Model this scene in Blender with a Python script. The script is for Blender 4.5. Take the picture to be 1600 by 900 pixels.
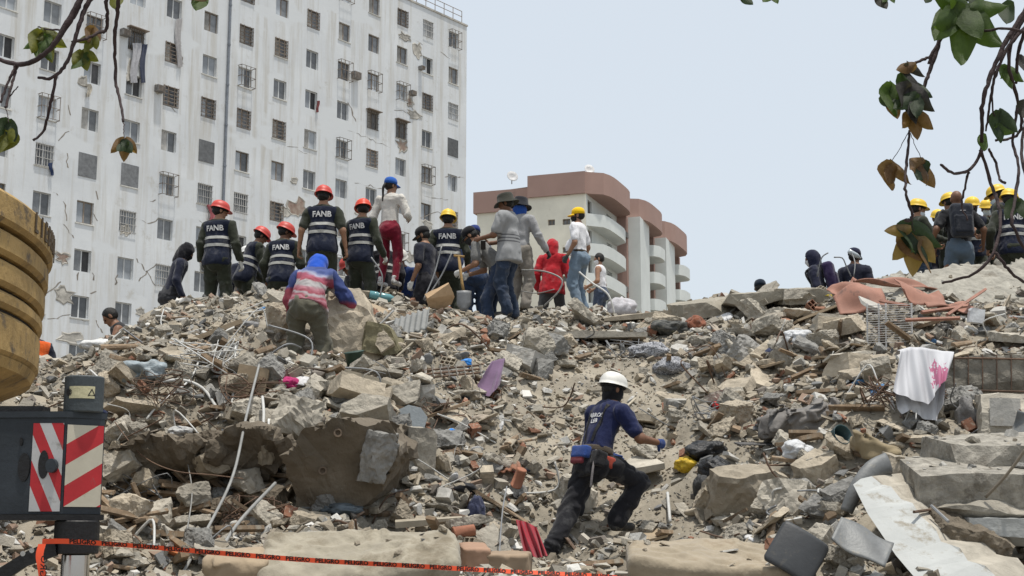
import bpy, bmesh, math, random
import numpy as np
from mathutils import Vector, Matrix
from mathutils.bvhtree import BVHTree

# ------------------------------------------------------------------ scene, camera, light
for o in list(bpy.data.objects):
    bpy.data.objects.remove(o)
SC = bpy.context.scene
COL = SC.collection
R = math.radians
PITCH = R(9.8)
FPX = 2200.0                      # focal length in photo pixels (photo is 1600 wide)
EYE = 1.6

cam_data = bpy.data.cameras.new('camera')
cam_data.sensor_width = 36
cam_data.lens = FPX / 1600 * 36
cam_data.clip_start = 0.1
cam_data.clip_end = 3000
cam = bpy.data.objects.new('camera', cam_data)
cam.location = (0, 0, EYE)
cam.rotation_euler = (R(90) + PITCH, 0, 0)
COL.objects.link(cam)
SC.camera = cam

SUN_DIR = Vector((0.13, -0.13, 0.97)).normalized()      # towards the sun: tropical noon, nearly overhead, a little right
world = bpy.data.worlds.new('World')
SC.world = world
world.use_nodes = True
wn = world.node_tree
bgn = wn.nodes['Background']
sky = wn.nodes.new('ShaderNodeTexSky')
sky.sky_type = 'NISHITA'
sky.sun_disc = False
sky.sun_elevation = math.asin(SUN_DIR.z)
sky.sun_rotation = math.atan2(SUN_DIR.x, SUN_DIR.y)
sky.air_density = 1.0
sky.dust_density = 4.0
sky.ozone_density = 2.0
wmix = wn.nodes.new('ShaderNodeMix')
wmix.data_type = 'RGBA'
wmix.inputs[0].default_value = 0.7
wmix.inputs[7].default_value = (7.4, 8.0, 8.5, 1)      # thin, even high cloud
wn.links.new(sky.outputs[0], wmix.inputs[6])
wn.links.new(wmix.outputs[2], bgn.inputs[0])
bgn.inputs[1].default_value = 0.09

sun_data = bpy.data.lights.new('sun', 'SUN')
sun_data.energy = 3.0
sun_data.angle = R(1.8)
sun_data.color = (1.0, 0.95, 0.87)
sun = bpy.data.objects.new('sun', sun_data)
sun.rotation_euler = (-SUN_DIR).to_track_quat('-Z', 'Y').to_euler()
COL.objects.link(sun)

SC.view_settings.view_transform = 'Standard'
SC.view_settings.look = 'None'
SC.view_settings.exposure = 0.42
SC.view_settings.gamma = 1
SC.view_settings.use_curve_mapping = False
SC.render.engine = 'CYCLES'
SC.cycles.max_bounces = 5
SC.cycles.diffuse_bounces = 3
SC.cycles.glossy_bounces = 2
SC.cycles.transmission_bounces = 3
SC.cycles.transparent_max_bounces = 4

rng = np.random.default_rng(7)
random.seed(7)

# ------------------------------------------------------------------ pixel -> place helpers
_up = Vector((0, -math.sin(PITCH), math.cos(PITCH)))
_fw = Vector((0, math.cos(PITCH), math.sin(PITCH)))
CAM = Vector((0, 0, EYE))

def ray(px, py):
    return Vector((1, 0, 0)) * ((px - 800) / FPX) + _up * ((450 - py) / FPX) + _fw

def at(px, py, Y):
    d = ray(px, py)
    return CAM + d * (Y / d.y)

def pix(p):
    v = Vector(p) - CAM
    k = v.dot(_fw)
    return 800 + FPX * v.x / k, 450 - FPX * v.dot(_up) / k

# ------------------------------------------------------------------ materials
def _n(nt, t, **kw):
    n = nt.nodes.new(t)
    for k, v in kw.items():
        setattr(n, k, v)
    return n

MATS = {}

def M(name, col, rough=0.85, metal=0.0, var=0.18, scale=4.0, bump=0.25, bscale=40.0, col2=None, spec=0.3,
      rand=0.12, alpha=1.0, stain=None, attr=None, sheen=0.0, trans=0.0, detail=6.0, coords='Object'):
    """procedural surface: two-tone noise, per-object variation, fine relief"""
    if name in MATS:
        return MATS[name]
    m = bpy.data.materials.new(name)
    m.use_nodes = True
    nt = m.node_tree
    L = nt.links.new
    b = nt.nodes['Principled BSDF']
    tc = _n(nt, 'ShaderNodeTexCoord')
    c = np.array(col[:3])
    c2 = np.array(col2[:3]) if col2 is not None else np.clip(c * (1 + var), 0, 1)
    c1 = c * (1 - var)
    nz = _n(nt, 'ShaderNodeTexNoise')
    nz.inputs['Scale'].default_value = scale
    nz.inputs['Detail'].default_value = detail
    nz.inputs['Roughness'].default_value = 0.62
    L(tc.outputs[coords], nz.inputs['Vector'])
    ramp = _n(nt, 'ShaderNodeValToRGB')
    ramp.color_ramp.elements[0].position = 0.34
    ramp.color_ramp.elements[1].position = 0.68
    ramp.color_ramp.elements[0].color = (*c1, 1)
    ramp.color_ramp.elements[1].color = (*c2, 1)
    L(nz.outputs['Fac'], ramp.inputs[0])
    out = ramp.outputs[0]
    if attr:
        at_ = _n(nt, 'ShaderNodeAttribute', attribute_name=attr)
        mx = _n(nt, 'ShaderNodeMix', data_type='RGBA', blend_type='MULTIPLY')
        mx.inputs[0].default_value = 1
        L(out, mx.inputs[6])
        L(at_.outputs['Color'], mx.inputs[7])
        out = mx.outputs[2]
    if stain is not None:
        n2 = _n(nt, 'ShaderNodeTexNoise')
        n2.inputs['Scale'].default_value = stain[1]
        n2.inputs['Detail'].default_value = 8
        n2.inputs['Roughness'].default_value = 0.7
        L(tc.outputs[coords], n2.inputs['Vector'])
        r2 = _n(nt, 'ShaderNodeValToRGB')
        r2.color_ramp.elements[0].position = stain[2]
        r2.color_ramp.elements[1].position = min(1, stain[2] + 0.12)
        L(n2.outputs['Fac'], r2.inputs[0])
        mx = _n(nt, 'ShaderNodeMix', data_type='RGBA')
        L(r2.outputs[0], mx.inputs[0])
        L(out, mx.inputs[6])
        mx.inputs[7].default_value = (*stain[0], 1)
        out = mx.outputs[2]
    if rand:
        oi = _n(nt, 'ShaderNodeObjectInfo')
        mr = _n(nt, 'ShaderNodeMapRange')
        mr.inputs[3].default_value = 1 - rand
        mr.inputs[4].default_value = 1 + rand
        L(oi.outputs['Random'], mr.inputs[0])
        hs = _n(nt, 'ShaderNodeHueSaturation')
        L(mr.outputs[0], hs.inputs['Value'])
        L(out, hs.inputs['Color'])
        out = hs.outputs[0]
    L(out, b.inputs['Base Color'])
    b.inputs['Roughness'].default_value = rough
    b.inputs['Metallic'].default_value = metal
    b.inputs['Specular IOR Level'].default_value = spec
    if sheen:
        b.inputs['Sheen Weight'].default_value = sheen
    if trans:
        b.inputs['Transmission Weight'].default_value = trans
    if alpha < 1:
        b.inputs['Alpha'].default_value = alpha
    if bump:
        nb = _n(nt, 'ShaderNodeTexNoise')
        nb.inputs['Scale'].default_value = bscale
        nb.inputs['Detail'].default_value = 5
        nb.inputs['Roughness'].default_value = 0.65
        L(tc.outputs[coords], nb.inputs['Vector'])
        bp = _n(nt, 'ShaderNodeBump')
        bp.inputs['Strength'].default_value = bump
        bp.inputs['Distance'].default_value = 0.02
        L(nb.outputs['Fac'], bp.inputs['Height'])
        L(bp.outputs[0], b.inputs['Normal'])
    MATS[name] = m
    return m

def fabric(name, col, rough=0.9, var=0.14, **kw):
    kw.setdefault('bump', 0.35)
    kw.setdefault('bscale', 14)
    kw.setdefault('scale', 5)
    kw.setdefault('rand', 0.0)
    return M(name, col, rough=rough, var=var, spec=0.15, sheen=0.15, **kw)

# ------------------------------------------------------------------ object helpers
def tag(o, label=None, cat=None, group=None, kind=None):
    if label:
        o['label'] = label
    if cat:
        o['category'] = cat
    if group:
        o['group'] = group
    if kind:
        o['kind'] = kind
    return o

def link(name, me, mat=None, parent=None, loc=None, rot=None, scale=None):
    o = bpy.data.objects.new(name, me)
    COL.objects.link(o)
    if mat is not None and me is not None and len(me.materials) == 0:
        me.materials.append(mat)
    if loc is not None:
        o.location = loc
    if rot is not None:
        o.rotation_euler = rot
    if scale is not None:
        o.scale = scale if hasattr(scale, '__len__') else (scale,) * 3
    if parent is not None:
        o.parent = parent
    return o

def empty(name, loc=(0, 0, 0), rz=0.0, label=None, cat=None, group=None):
    o = bpy.data.objects.new(name, None)
    o.empty_display_size = 0.1
    COL.objects.link(o)
    o.location = loc
    o.rotation_euler = (0, 0, rz)
    return tag(o, label, cat, group)

def mesh_np(name, V, Fq, smooth=False):
    """V (n,3); Fq (m,3) or (m,4) int arrays or list of lists"""
    me = bpy.data.meshes.new(name)
    V = np.asarray(V, dtype=np.float32)
    if isinstance(Fq, np.ndarray) and Fq.ndim == 2:
        m, k = Fq.shape
        me.vertices.add(len(V))
        me.vertices.foreach_set('co', V.ravel())
        me.loops.add(m * k)
        me.loops.foreach_set('vertex_index', Fq.astype(np.int32).ravel())
        me.polygons.add(m)
        me.polygons.foreach_set('loop_start', np.arange(0, m * k, k, dtype=np.int32))
        me.update(calc_edges=True)
    else:
        me.from_pydata([tuple(map(float, v)) for v in V], [], [tuple(map(int, f)) for f in Fq])
        me.update()
    me.polygons.foreach_set('use_smooth', np.full(len(me.polygons), bool(smooth), dtype=bool))
    return me

class MB:
    """collects simple solids into ONE mesh"""
    def __init__(self):
        self.v, self.f = [], []
    def add(self, V, F):
        n = len(self.v)
        self.v += [tuple(p) for p in V]
        self.f += [tuple(i + n for i in f) for f in F]
        return self
    def box(self, c, s, rot=None):
        x, y, z = (k / 2 for k in s)
        V = [Vector((a * x, b * y, d * z)) for d in (-1, 1) for b in (-1, 1) for a in (-1, 1)]
        if rot is not None:
            V = [rot @ v for v in V]
        V = [v + Vector(c) for v in V]
        return self.add(V, [(0, 2, 3, 1), (4, 5, 7, 6), (0, 1, 5, 4), (2, 6, 7, 3), (0, 4, 6, 2), (1, 3, 7, 5)])
    def frame(self, p, ux, uy, w, h, d):
        """box from corner p along ux (w), uy (h) with depth vector d"""
        p, ux, uy, d = Vector(p), Vector(ux), Vector(uy), Vector(d)
        V = [p, p + ux * w, p + ux * w + uy * h, p + uy * h]
        V += [q + d for q in V]
        F = [(0, 1, 2, 3), (7, 6, 5, 4), (0, 4, 5, 1), (1, 5, 6, 2), (2, 6, 7, 3), (3, 7, 4, 0)]
        return self.add(V, F)
    def tube(self, pts, r, n=6, cap=True):
        V, F = tube_vf(pts, r, n, cap)
        return self.add(V, F)
    def prism(self, poly, h, z0=0.0):
        k = len(poly)
        V = [(p[0], p[1], z0) for p in poly] + [(p[0], p[1], z0 + h) for p in poly]
        F = [tuple(range(k - 1, -1, -1)), tuple(range(k, 2 * k))] + [(i, (i + 1) % k, k + (i + 1) % k, k + i) for i in range(k)]
        return self.add(V, F)
    def build(self, name, mat=None, parent=None, smooth=False, loc=None, rot=None):
        me = mesh_np(name, self.v, self.f, smooth)
        return link(name, me, mat, parent, loc, rot)

def tube_vf(pts, r, n=6, cap=True):
    P = [Vector(p) for p in pts]
    k = len(P)
    rr = r if hasattr(r, '__len__') else [r] * k
    V, F = [], []
    t0 = (P[1] - P[0]).normalized()
    ref = Vector((0, 0, 1)) if abs(t0.z) < 0.9 else Vector((1, 0, 0))
    u = t0.cross(ref).normalized()
    for i in range(k):
        t = (P[min(i + 1, k - 1)] - P[max(i - 1, 0)])
        t = t.normalized() if t.length > 1e-9 else t0
        u = (u - t * u.dot(t))
        u = u.normalized() if u.length > 1e-6 else t.orthogonal().normalized()
        w = t.cross(u)
        for j in range(n):
            a = 2 * math.pi * j / n
            V.append(P[i] + (u * math.cos(a) + w * math.sin(a)) * rr[i])
    for i in range(k - 1):
        for j in range(n):
            a, b = i * n + j, i * n + (j + 1) % n
            F.append((a, b, b + n, a + n))
    if cap:
        F.append(tuple(range(n - 1, -1, -1)))
        F.append(tuple(range((k - 1) * n, k * n)))
    return V, F

def spline(pts, sub=6):
    """Catmull-Rom through the points"""
    P = [Vector(p) for p in pts]
    out = []
    for i in range(len(P) - 1):
        a, b, c, d = P[max(i - 1, 0)], P[i], P[i + 1], P[min(i + 2, len(P) - 1)]
        for s in range(sub):
            t = s / sub
            out.append(0.5 * ((2 * b) + (c - a) * t + (2 * a - 5 * b + 4 * c - d) * t * t + (3 * b - a - 3 * c + d) * t ** 3))
    out.append(P[-1])
    return out

def lathe_vf(prof, n=20):
    V, F = [], []
    k = len(prof)
    for r, z in prof:
        for j in range(n):
            a = 2 * math.pi * j / n
            V.append((r * math.cos(a), r * math.sin(a), z))
    for i in range(k - 1):
        for j in range(n):
            a, b = i * n + j, i * n + (j + 1) % n
            F.append((a, b, b + n, a + n))
    F.append(tuple(range(n - 1, -1, -1)))
    F.append(tuple(range((k - 1) * n, k * n)))
    return V, F

_TXT = {}
def text_vf(s, size=1.0, bold=0.02, spacing=1.0):
    """letters as flat polygons: (verts in xy, faces), centred; height about `size`*0.7"""
    key = (s, bold, spacing)
    if key not in _TXT:
        cu = bpy.data.curves.new('txt', 'FONT')
        cu.body = s
        cu.size = 1.0
        cu.offset = bold
        cu.resolution_u = 2
        cu.space_character = spacing
        cu.align_x, cu.align_y = 'CENTER', 'CENTER'
        ob = bpy.data.objects.new('txt', cu)
        COL.objects.link(ob)
        bpy.context.view_layer.update()
        dg = bpy.context.evaluated_depsgraph_get()
        me = bpy.data.meshes.new_from_object(ob.evaluated_get(dg))
        V = [tuple(v.co) for v in me.vertices]
        F = [tuple(p.vertices) for p in me.polygons]
        bpy.data.objects.remove(ob)
        bpy.data.curves.remove(cu)
        bpy.data.meshes.remove(me)
        _TXT[key] = (V, F)
    V, F = _TXT[key]
    return [(x * size, y * size, 0) for x, y, z in V], F

# value noise in numpy -------------------------------------------------
def _hash3(i, j, k, s):
    h = (i * 374761393 + j * 668265263 + k * 2147483647 + s * 1442695041) & 0xFFFFFFFF
    h = ((h ^ (h >> 13)) * 1274126177) & 0xFFFFFFFF
    return ((h ^ (h >> 16)) & 0xFFFF) / 65535.0

def vnoise(P, seed=0):
    """P (...,3) -> [-1,1]"""
    P = np.asarray(P, dtype=np.float64)
    I = np.floor(P).astype(np.int64)
    f = P - I
    f = f * f * (3 - 2 * f)
    r = 0
    for dx in (0, 1):
        for dy in (0, 1):
            for dz in (0, 1):
                w = (f[..., 0] if dx else 1 - f[..., 0]) * (f[..., 1] if dy else 1 - f[..., 1]) * (f[..., 2] if dz else 1 - f[..., 2])
                r = r + w * _hash3(I[..., 0] + dx, I[..., 1] + dy, I[..., 2] + dz, seed)
    return r * 2 - 1

def fbm(P, seed=0, oct=4, gain=0.5):
    P = np.asarray(P, dtype=np.float64)
    a, s, r = 1.0, 1.0, 0
    for o in range(oct):
        r = r + a * vnoise(P * s + o * 17.3, seed + o)
        a *= gain
        s *= 2.03
    return r
# ------------------------------------------------------------------ the cast: where everyone stands, how they are posed and dressed
def rotx(v, a):
    """lean forward (towards +y) by a degrees"""
    c, s = math.cos(R(a)), math.sin(R(a))
    return Vector((v[0], v[1] * c + v[2] * s, -v[1] * s + v[2] * c))

def ik(a, t, l1, l2, pole):
    a, t, pole = Vector(a), Vector(t), Vector(pole)
    d = t - a
    L = d.length
    m = (l1 + l2) * 0.995
    if L > m:
        d = d * (m / L); L = m; t = a + d
    u = d.normalized()
    x = (l1 * l1 - l2 * l2 + L * L) / (2 * L)
    h = math.sqrt(max(l1 * l1 - x * x, 0))
    w = pole - u * pole.dot(u)
    w = w.normalized() if w.length > 1e-6 else u.orthogonal().normalized()
    return a + u * x + w * h, t

TOPS = dict(helmet=0.152, cap=0.128, bucket=0.150, hood=0.165, none=0.130)

def skeleton(s):
    """joints in the person's own frame (feet at z=0, facing +y) for a 1.72 m figure"""
    lean = s.get('lean', 2)
    side = s.get('side', 0)
    P = Vector(s.get('pelvis', (0, 0, 0.93)))
    J = {'pelvis': P}
    tw = R(s.get('twist', 0))
    def up(a):
        v = rotx((0, 0, 1), a)
        return (Matrix.Rotation(R(side), 3, 'Y') @ v).normalized()
    d1, d2 = up(lean * 0.75), up(lean * 1.15)
    J['d1'], J['d2'] = d1, d2
    J['waist'] = P + d1 * 0.20
    J['chest'] = J['waist'] + d2 * 0.22
    J['neck'] = J['chest'] + d2 * 0.10
    X = Matrix.Rotation(tw, 3, 'Z') @ Vector((1, 0, 0))
    X = (X - d2 * X.dot(d2)).normalized()
    J['X'] = X
    J['F'] = d2.cross(X).normalized()          # forward of the chest
    J['Fp'] = d1.cross(Vector((1, 0, 0))).normalized()
    hp, hy = s.get('head', (5, 0))
    hd = up(lean * 0.5 + hp * 0.6)
    J['hc'] = J['neck'] + hd * 0.155
    Rh = Matrix.Rotation(R(hy), 3, 'Z')
    hu = up(lean * 0.35 + hp)
    fx = Rh @ Vector((0, 1, 0))
    hf = (fx - Vector((0, 0, 1)) * fx.dot(Vector((0, 0, 1)))).normalized()
    pitch = R(lean * 0.35 + hp)
    J['hf'] = (hf * math.cos(pitch) - Vector((0, 0, 1)) * math.sin(pitch)).normalized()
    J['hr'] = J['hf'].cross(Vector((0, 0, 1))).normalized()
    J['hu'] = J['hr'].cross(J['hf']).normalized()
    for sd, k in ((-1, 'l'), (1, 'r')):
        sh = J['neck'] - d2 * 0.065 + X * (sd * 0.185)
        J[k + 'sh'] = sh
        t = s.get(k + 'h', (0.09, 0.04, -0.50))
        tgt = sh + Vector((1, 0, 0)) * (sd * t[0]) + Vector((0, 1, 0)) * t[1] + Vector((0, 0, 1)) * t[2]
        pole = s.get(k + 'ep', (sd * 0.5, -1, -0.4))
        J[k + 'el'], J[k + 'wr'] = ik(sh, tgt, 0.285, 0.25, pole)
        J[k + 'hip'] = P + Vector((sd * 0.09, 0, -0.03))
        ft = Vector(s.get(k + 'f', (sd * 0.12, 0.0, 0)))
        J[k + 'kn'], J[k + 'an'] = ik(J[k + 'hip'], ft + Vector((0, -0.03, 0.085)), 0.425, 0.415, s.get(k + 'kp', (sd * 0.15, 1, 0)))
    J['top'] = J['hc'] + J['hu'] * TOPS[s.get('hat', 'none')]
    return J

HOLD = dict(lh=(-.06, .38, -.18), rh=(-.06, .38, -.18))
OL, NV, KH = (.026, .03, .02), (.008, .012, .028), (.042, .045, .03)      # olive, navy, khaki-olive
CAST = [
 # --- the row on the left mound
 dict(px=302, top=381, Y=20.4, yaw=-75, h=1.70, lean=16, head=(28, 0), hat='hood', hatc=(.01, .01, .014), top_c=(.013, .016, .032), sleeve='long', leg_c=(.035, .036, .04),
      mask=(.008, .008, .01), label='person in navy jacket and black hood, head bowed, leftmost on the mound'),
 dict(px=348, top=315, Y=19.9, yaw=-14, h=1.76, hat='helmet', hatc=(.45, .045, .032), head=(12, -48), vest=NV, bands=True, text='FANB', top_c=OL, sleeve='long', leg_c=OL,
      gloves=(.5, .5, .47), lh=(.07, .02, -.52), rh=(.12, .10, -.50), label='worker in red helmet and navy vest with white gloves, beside the hooded person'),
 dict(px=384, top=386, Y=21.6, yaw=30, h=1.66, hat='helmet', hatc=(.62, .62, .6), head=(14, 20), top_c=(.012, .015, .03), sleeve='long', leg_c=(.02, .02, .025),
      label='person in white helmet and navy jacket half hidden behind the mound'),
 dict(px=416, top=358, Y=20.9, yaw=-62, h=1.70, lean=18, hat='helmet', hatc=(.45, .045, .032), head=(26, 0), vest=NV, bands=True, top_c=OL, sleeve='long', leg_c=OL,
      lh=(.02, .22, -.42), rh=(.02, .25, -.42), label='stooping worker in red helmet seen from the side behind the gravel crest'),
 dict(px=452, top=350, Y=20.2, yaw=-10, h=1.72, lean=8, hat='helmet', hatc=(.45, .045, .032), head=(20, -50), vest=NV, bands=True, text='FANB', top_c=OL, sleeve='long', leg_c=OL,
      lh=(.10, .10, -.48), rh=(.08, .16, -.46), label='worker in red helmet and lettered vest, sunk waist deep behind the mound'),
 dict(px=507, top=292, Y=19.6, yaw=0, h=1.80, hat='helmet', hatc=(.45, .045, .032), head=(10, -8), vest=NV, bands=True, text='FANB', top_c=OL, sleeve='short', leg_c=OL,
      lh=(.13, .02, -.50), rh=(.13, .02, -.50), label='tallest red-helmeted worker with bare forearms, back to camera'),
 dict(px=567, top=313, Y=20.0, yaw=-28, h=1.74, hat='helmet', hatc=(.58, .05, .02), head=(12, 40), vest=NV, bands=True, text='FANB', top_c=OL, sleeve='long', leg_c=OL, gloves=(.5, .5, .47),
      lh=(.10, .05, -.50), rh=(.08, .18, -.44), label='worker in orange-red helmet turned half right, beside the woman in red trousers'),
 dict(px=612, top=279, Y=21.0, yaw=-22, h=1.66, hat='cap', hatc=(.02, .09, .35), head=(4, -30), top_c=(.52, .50, .46), sleeve='long', leg_c=(.16, .008, .022), leg_r=0.86, pony=True, slim=True,
      lh=(.14, .03, -.50), rh=(.02, .26, -.26), shoe_c=(.5, .5, .5), label='woman with ponytail in white top, red trousers and blue cap'),
 dict(px=625, top=391, Y=21.8, yaw=165, h=1.66, lean=14, hat='helmet', hatc=(.55, .53, .48), head=(24, 10), top_c=(.02, .04, .13), sleeve='long', leg_c=(.05, .05, .06),
      label='person in dusty white helmet and blue shirt crouched behind the rubble crest'),
 dict(px=537, top=404, Y=21.4, yaw=120, h=1.66, lean=20, hat='helmet', hatc=(.45, .045, .032), head=(25, 0), top_c=(.02, .022, .03), sleeve='long', leg_c=(.02, .02, .03),
      label='mostly hidden person in red helmet between two standing vest wearers'),
 dict(px=598, top=372, Y=21.6, yaw=20, h=1.70, lean=12, hat='cap', hatc=(.012, .012, .015), head=(20, 0), vest=(.012, .012, .016), bands=True, top_c=(.015, .015, .02), sleeve='long', leg_c=(.10, .10, .09),
      label='black-clad person mostly hidden behind the legs of the woman in red'),
 dict(px=656, top=357, Y=20.3, yaw=62, h=1.72, lean=4, hat='cap', hatc=(.014, .013, .014), head=(22, 12), top_c=(.014, .016, .028), sleeve='short', leg_c=(.012, .012, .016), gloves=(.55, .55, .53),
      mask=(.01, .01, .01), lh=(.05, .08, -.50), rh=(.08, .02, -.5), label='man in black cap and navy polo with white glove, looking down left'),
 dict(px=701, top=329, Y=20.6, yaw=-2, h=1.76, hat='helmet', hatc=(.66, .44, .03), head=(10, -6), vest=NV, bands=True, text='FANB', top_c=OL, sleeve='long', leg_c=OL,
      lh=(.13, .05, -.48), rh=(.10, .15, -.46), label='yellow-helmeted worker in lettered vest on the main crest, back to camera'),
 dict(px=727, top=359, Y=19.9, yaw=78, h=1.74, lean=42, pelvis=(0, -.16, .92), hat='cap', hatc=(.012, .012, .015), head=(22, 0), top_c=(.17, .17, .165), sleeve='short', leg_c=(.028, .043, .08),
      mask=(.02, .02, .022), gloves=(.5, .5, .48), lh=(.0, .22, -.36), rh=(-.05, .20, -.36), label='man in grey shirt and jeans leaning over a shovel'),
 dict(px=741, top=355, Y=21.4, yaw=10, h=1.70, lean=10, hat='cap', hatc=(.02, .035, .14), head=(10, 0), top_c=(.03, .05, .12), sleeve='long', leg_c=(.03, .05, .10),
      label='person in navy knit cap hidden behind the man leaning on the shovel'),
 dict(px=787, top=303, Y=19.6, yaw=68, h=1.76, hat='bucket', hatc=(.035, .035, .028), head=(12, 12), top_c=(.24, .245, .25), sleeve='short', leg_c=(.022, .034, .06), shirt_stripe=True, longshirt=True,
      lh=(-.02, .34, -.28), rh=(.0, .34, -.28), shoe_c=(.03, .03, .03), label='man in dark bucket hat and striped grey T-shirt handling his phone'),
 dict(px=815, top=309, Y=21.0, yaw=-35, h=1.72, hat='bucket', hatc=(.014, .015, .02), head=(6, -10), scarf=(.02, .07, .30), top_c=(.27, .27, .275), sleeve='long', leg_c=(.20, .18, .155), gloves=(.02, .02, .022),
      lh=(.10, .02, -.50), rh=(.16, .20, -.46), label='man in grey long-sleeved top, black hat and blue scarf'),
 dict(px=866, top=373, Y=23.6, yaw=-15, h=1.70, lean=8, hat='hood', hatc=(.36, .012, .02), head=(10, -18), top_c=(.36, .012, .02), sleeve='long', leg_c=(.055, .055, .055), longshirt=True,
      lf=(-.22, -.15, 0), rf=(.14, .16, 0), lh=(.10, .05, -.48), rh=(.14, .10, -.46), label='person in bright red hooded jacket and grey trousers'),
 dict(px=902, top=326, Y=23.0, yaw=66, h=1.74, hat='cap', hatc=(.75, .47, .01), head=(2, 14), top_c=(.68, .68, .70), sleeve='short', leg_c=(.14, .19, .245), belly=.05, badge=True, belt=(.04, .03, .02),
      mask=(.012, .012, .012), gloves=(.05, .055, .055), lh=(.06, .10, -.48), rh=(.10, .02, -.5), label='stout man in yellow cap, white T-shirt and pale jeans'),
 dict(px=934, top=396, Y=26.5, yaw=70, h=1.62, hat='none', head=(10, 10), top_c=(.66, .66, .68), sleeve='none', leg_c=(.05, .065, .10), mask=(.62, .62, .62), slim=True,
      lh=(.02, .20, -.36), rh=(.04, .22, -.36), label='bare-armed youth in white tank top and face mask'),
 # --- in front of the crest
 dict(px=507, top=407, Y=16.2, yaw=-8, h=1.76, lean=40, pelvis=(-.03, -.10, .90), hat='hood', hatc=(.01, .07, .42), head=(42, -12), top_c=None, jersey=True, longshirt=True, sleeve='long', leg_c=(.10, .095, .07),
      lh=(.06, .16, -.44), rh=(.26, .26, -.40), lf=(-.24, .0, 0), rf=(.14, .02, 0), vox=.013, label='worker in red and blue jersey bending over beside the tall boulder'),
 dict(px=962, top=584, Y=12.75, yaw=-52, h=1.74, lean=22, pelvis=(0, .02, .81), hat='helmet', hatc=(.62, .61, .57), head=(4, -6), top_c=(.010, .015, .055), sleeve='short', leg_c=(.012, .012, .015),
      bala=(.008, .008, .01), gloves=(.02, .045, .16), lf=(-.05, -.42, -.04), rf=(.10, .22, .20), lh=(.14, .30, -.34), rh=(.08, .34, -.26), belt=(.05, .04, .03), climber=True, vox=.011, shoe_c=(.025, .025, .025),
      ground=.02, label='climber in white helmet and blue T-shirt striding up the slope'),
 # --- far left
 dict(px=163, top=484, Y=18.3, yaw=100, h=1.68, lean=30, pelvis=(0, -.1, .50), lf=(-.14, .30, 0), rf=(.14, .28, 0), hat='none', head=(30, 0), top_c=(.03, .03, .032), sleeve='none', leg_c=(.04, .04, .05),
      lh=(.10, .28, -.36), rh=(.06, .20, -.42), label='crouching person in dark tank top by the white block'),
 dict(px=53, top=503, Y=18.6, yaw=40, h=1.70, lean=6, hat='cap', hatc=(.03, .03, .03), head=(10, 0), vest=(.70, .12, .02), top_c=(.02, .025, .04), sleeve='long', leg_c=(.03, .03, .04),
      label='worker in orange vest almost hidden behind the yellow counterweight'),
 # --- right hand group behind the big slab
 dict(px=1436, top=312, Y=20.6, yaw=-80, h=1.72, hat='helmet', hatc=(.66, .44, .03), head=(8, 0), top_c=(.03, .034, .024), sleeve='long', leg_c=(.03, .045, .07), mask=(.55, .6, .62), maskdown=True,
      lh=(-.02, .34, -.30), rh=(-.02, .36, -.28), label='yellow-helmeted man in olive jacket, leftmost of the right-hand group'),
 dict(px=1466, top=328, Y=22.0, yaw=172, h=1.64, hat='helmet', hatc=(.66, .44, .03), head=(16, 10), top_c=(.02, .024, .03), sleeve='long', leg_c=(.02, .02, .03), mask=(.6, .65, .66),
      label='short yellow-helmeted person in pale mask facing camera behind the backpack man'),
 dict(px=1480, top=303, Y=21.2, yaw=20, h=1.72, hat='helmet', hatc=(.66, .44, .03), head=(10, 0), top_c=OL, sleeve='long', leg_c=OL,
      label='yellow-helmeted person directly behind the bald man with backpack'),
 dict(px=1493, top=299, Y=19.9, yaw=-3, h=1.76, hat='none', bald=True, head=(6, 0), top_c=(.012, .013, .016), sleeve='short', leg_c=(.075, .105, .14), backpack=(.022, .026, .036),
      lh=(.16, .10, -.38), rh=(.18, .10, -.40), label='bald man in black T-shirt wearing a dark backpack'),
 dict(px=1519, top=308, Y=21.5, yaw=178, h=1.74, hat='helmet', hatc=(.66, .44, .03), head=(10, 0), vest=NV, bands=True, top_c=OL, sleeve='long', leg_c=OL, mask=(.02, .02, .024),
      label='yellow-helmeted person in black mask facing camera, right of the backpack man'),
 dict(px=1542, top=312, Y=21.8, yaw=160, h=1.74, hat='helmet', hatc=(.66, .44, .03), head=(12, 10), top_c=OL, sleeve='long', leg_c=OL, mask=(.55, .62, .66),
      label='yellow-helmeted person in pale blue mask half hidden at the right'),
 dict(px=1551, top=291, Y=20.6, yaw=60, h=1.82, lean=6, hat='helmet', hatc=(.66, .44, .03), head=(16, 0), vest=NV, bands=True, top_c=OL, sleeve='long', leg_c=OL, mask=(.5, .58, .62), maskdown=True,
      lh=(.0, .28, -.30), rh=(.02, .28, -.30), label='tallest yellow-helmeted worker turned left in the right-hand group'),
 dict(px=1578, top=297, Y=20.1, yaw=-6, h=1.80, hat='helmet', hatc=(.66, .44, .03), head=(10, -40), vest=NV, bands=True, text='FANB', top_c=OL, sleeve='long', leg_c=OL,
      lh=(.12, .10, -.44), rh=(.12, .12, -.44), label='yellow-helmeted worker in lettered vest at the right edge'),
 dict(px=1264, top=389, Y=21.4, yaw=70, h=1.72, lean=10, hat='hood', hatc=(.012, .014, .035), head=(10, 0), top_c=(.012, .014, .032), sleeve='long', leg_c=(.02, .02, .03), mask=(.5, .5, .5), backpack=(.03, .02, .06),
      label='person in navy hood and pale mask on the skyline, facing left'),
 dict(px=1336, top=390, Y=21.4, yaw=-25, h=1.72, lean=6, hat='cap', hatc=(.012, .014, .035), head=(8, -20), top_c=(.014, .016, .03), sleeve='long', leg_c=(.02, .02, .03),
      label='person in navy cap sitting low on the skyline beside bent rebar'),
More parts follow.
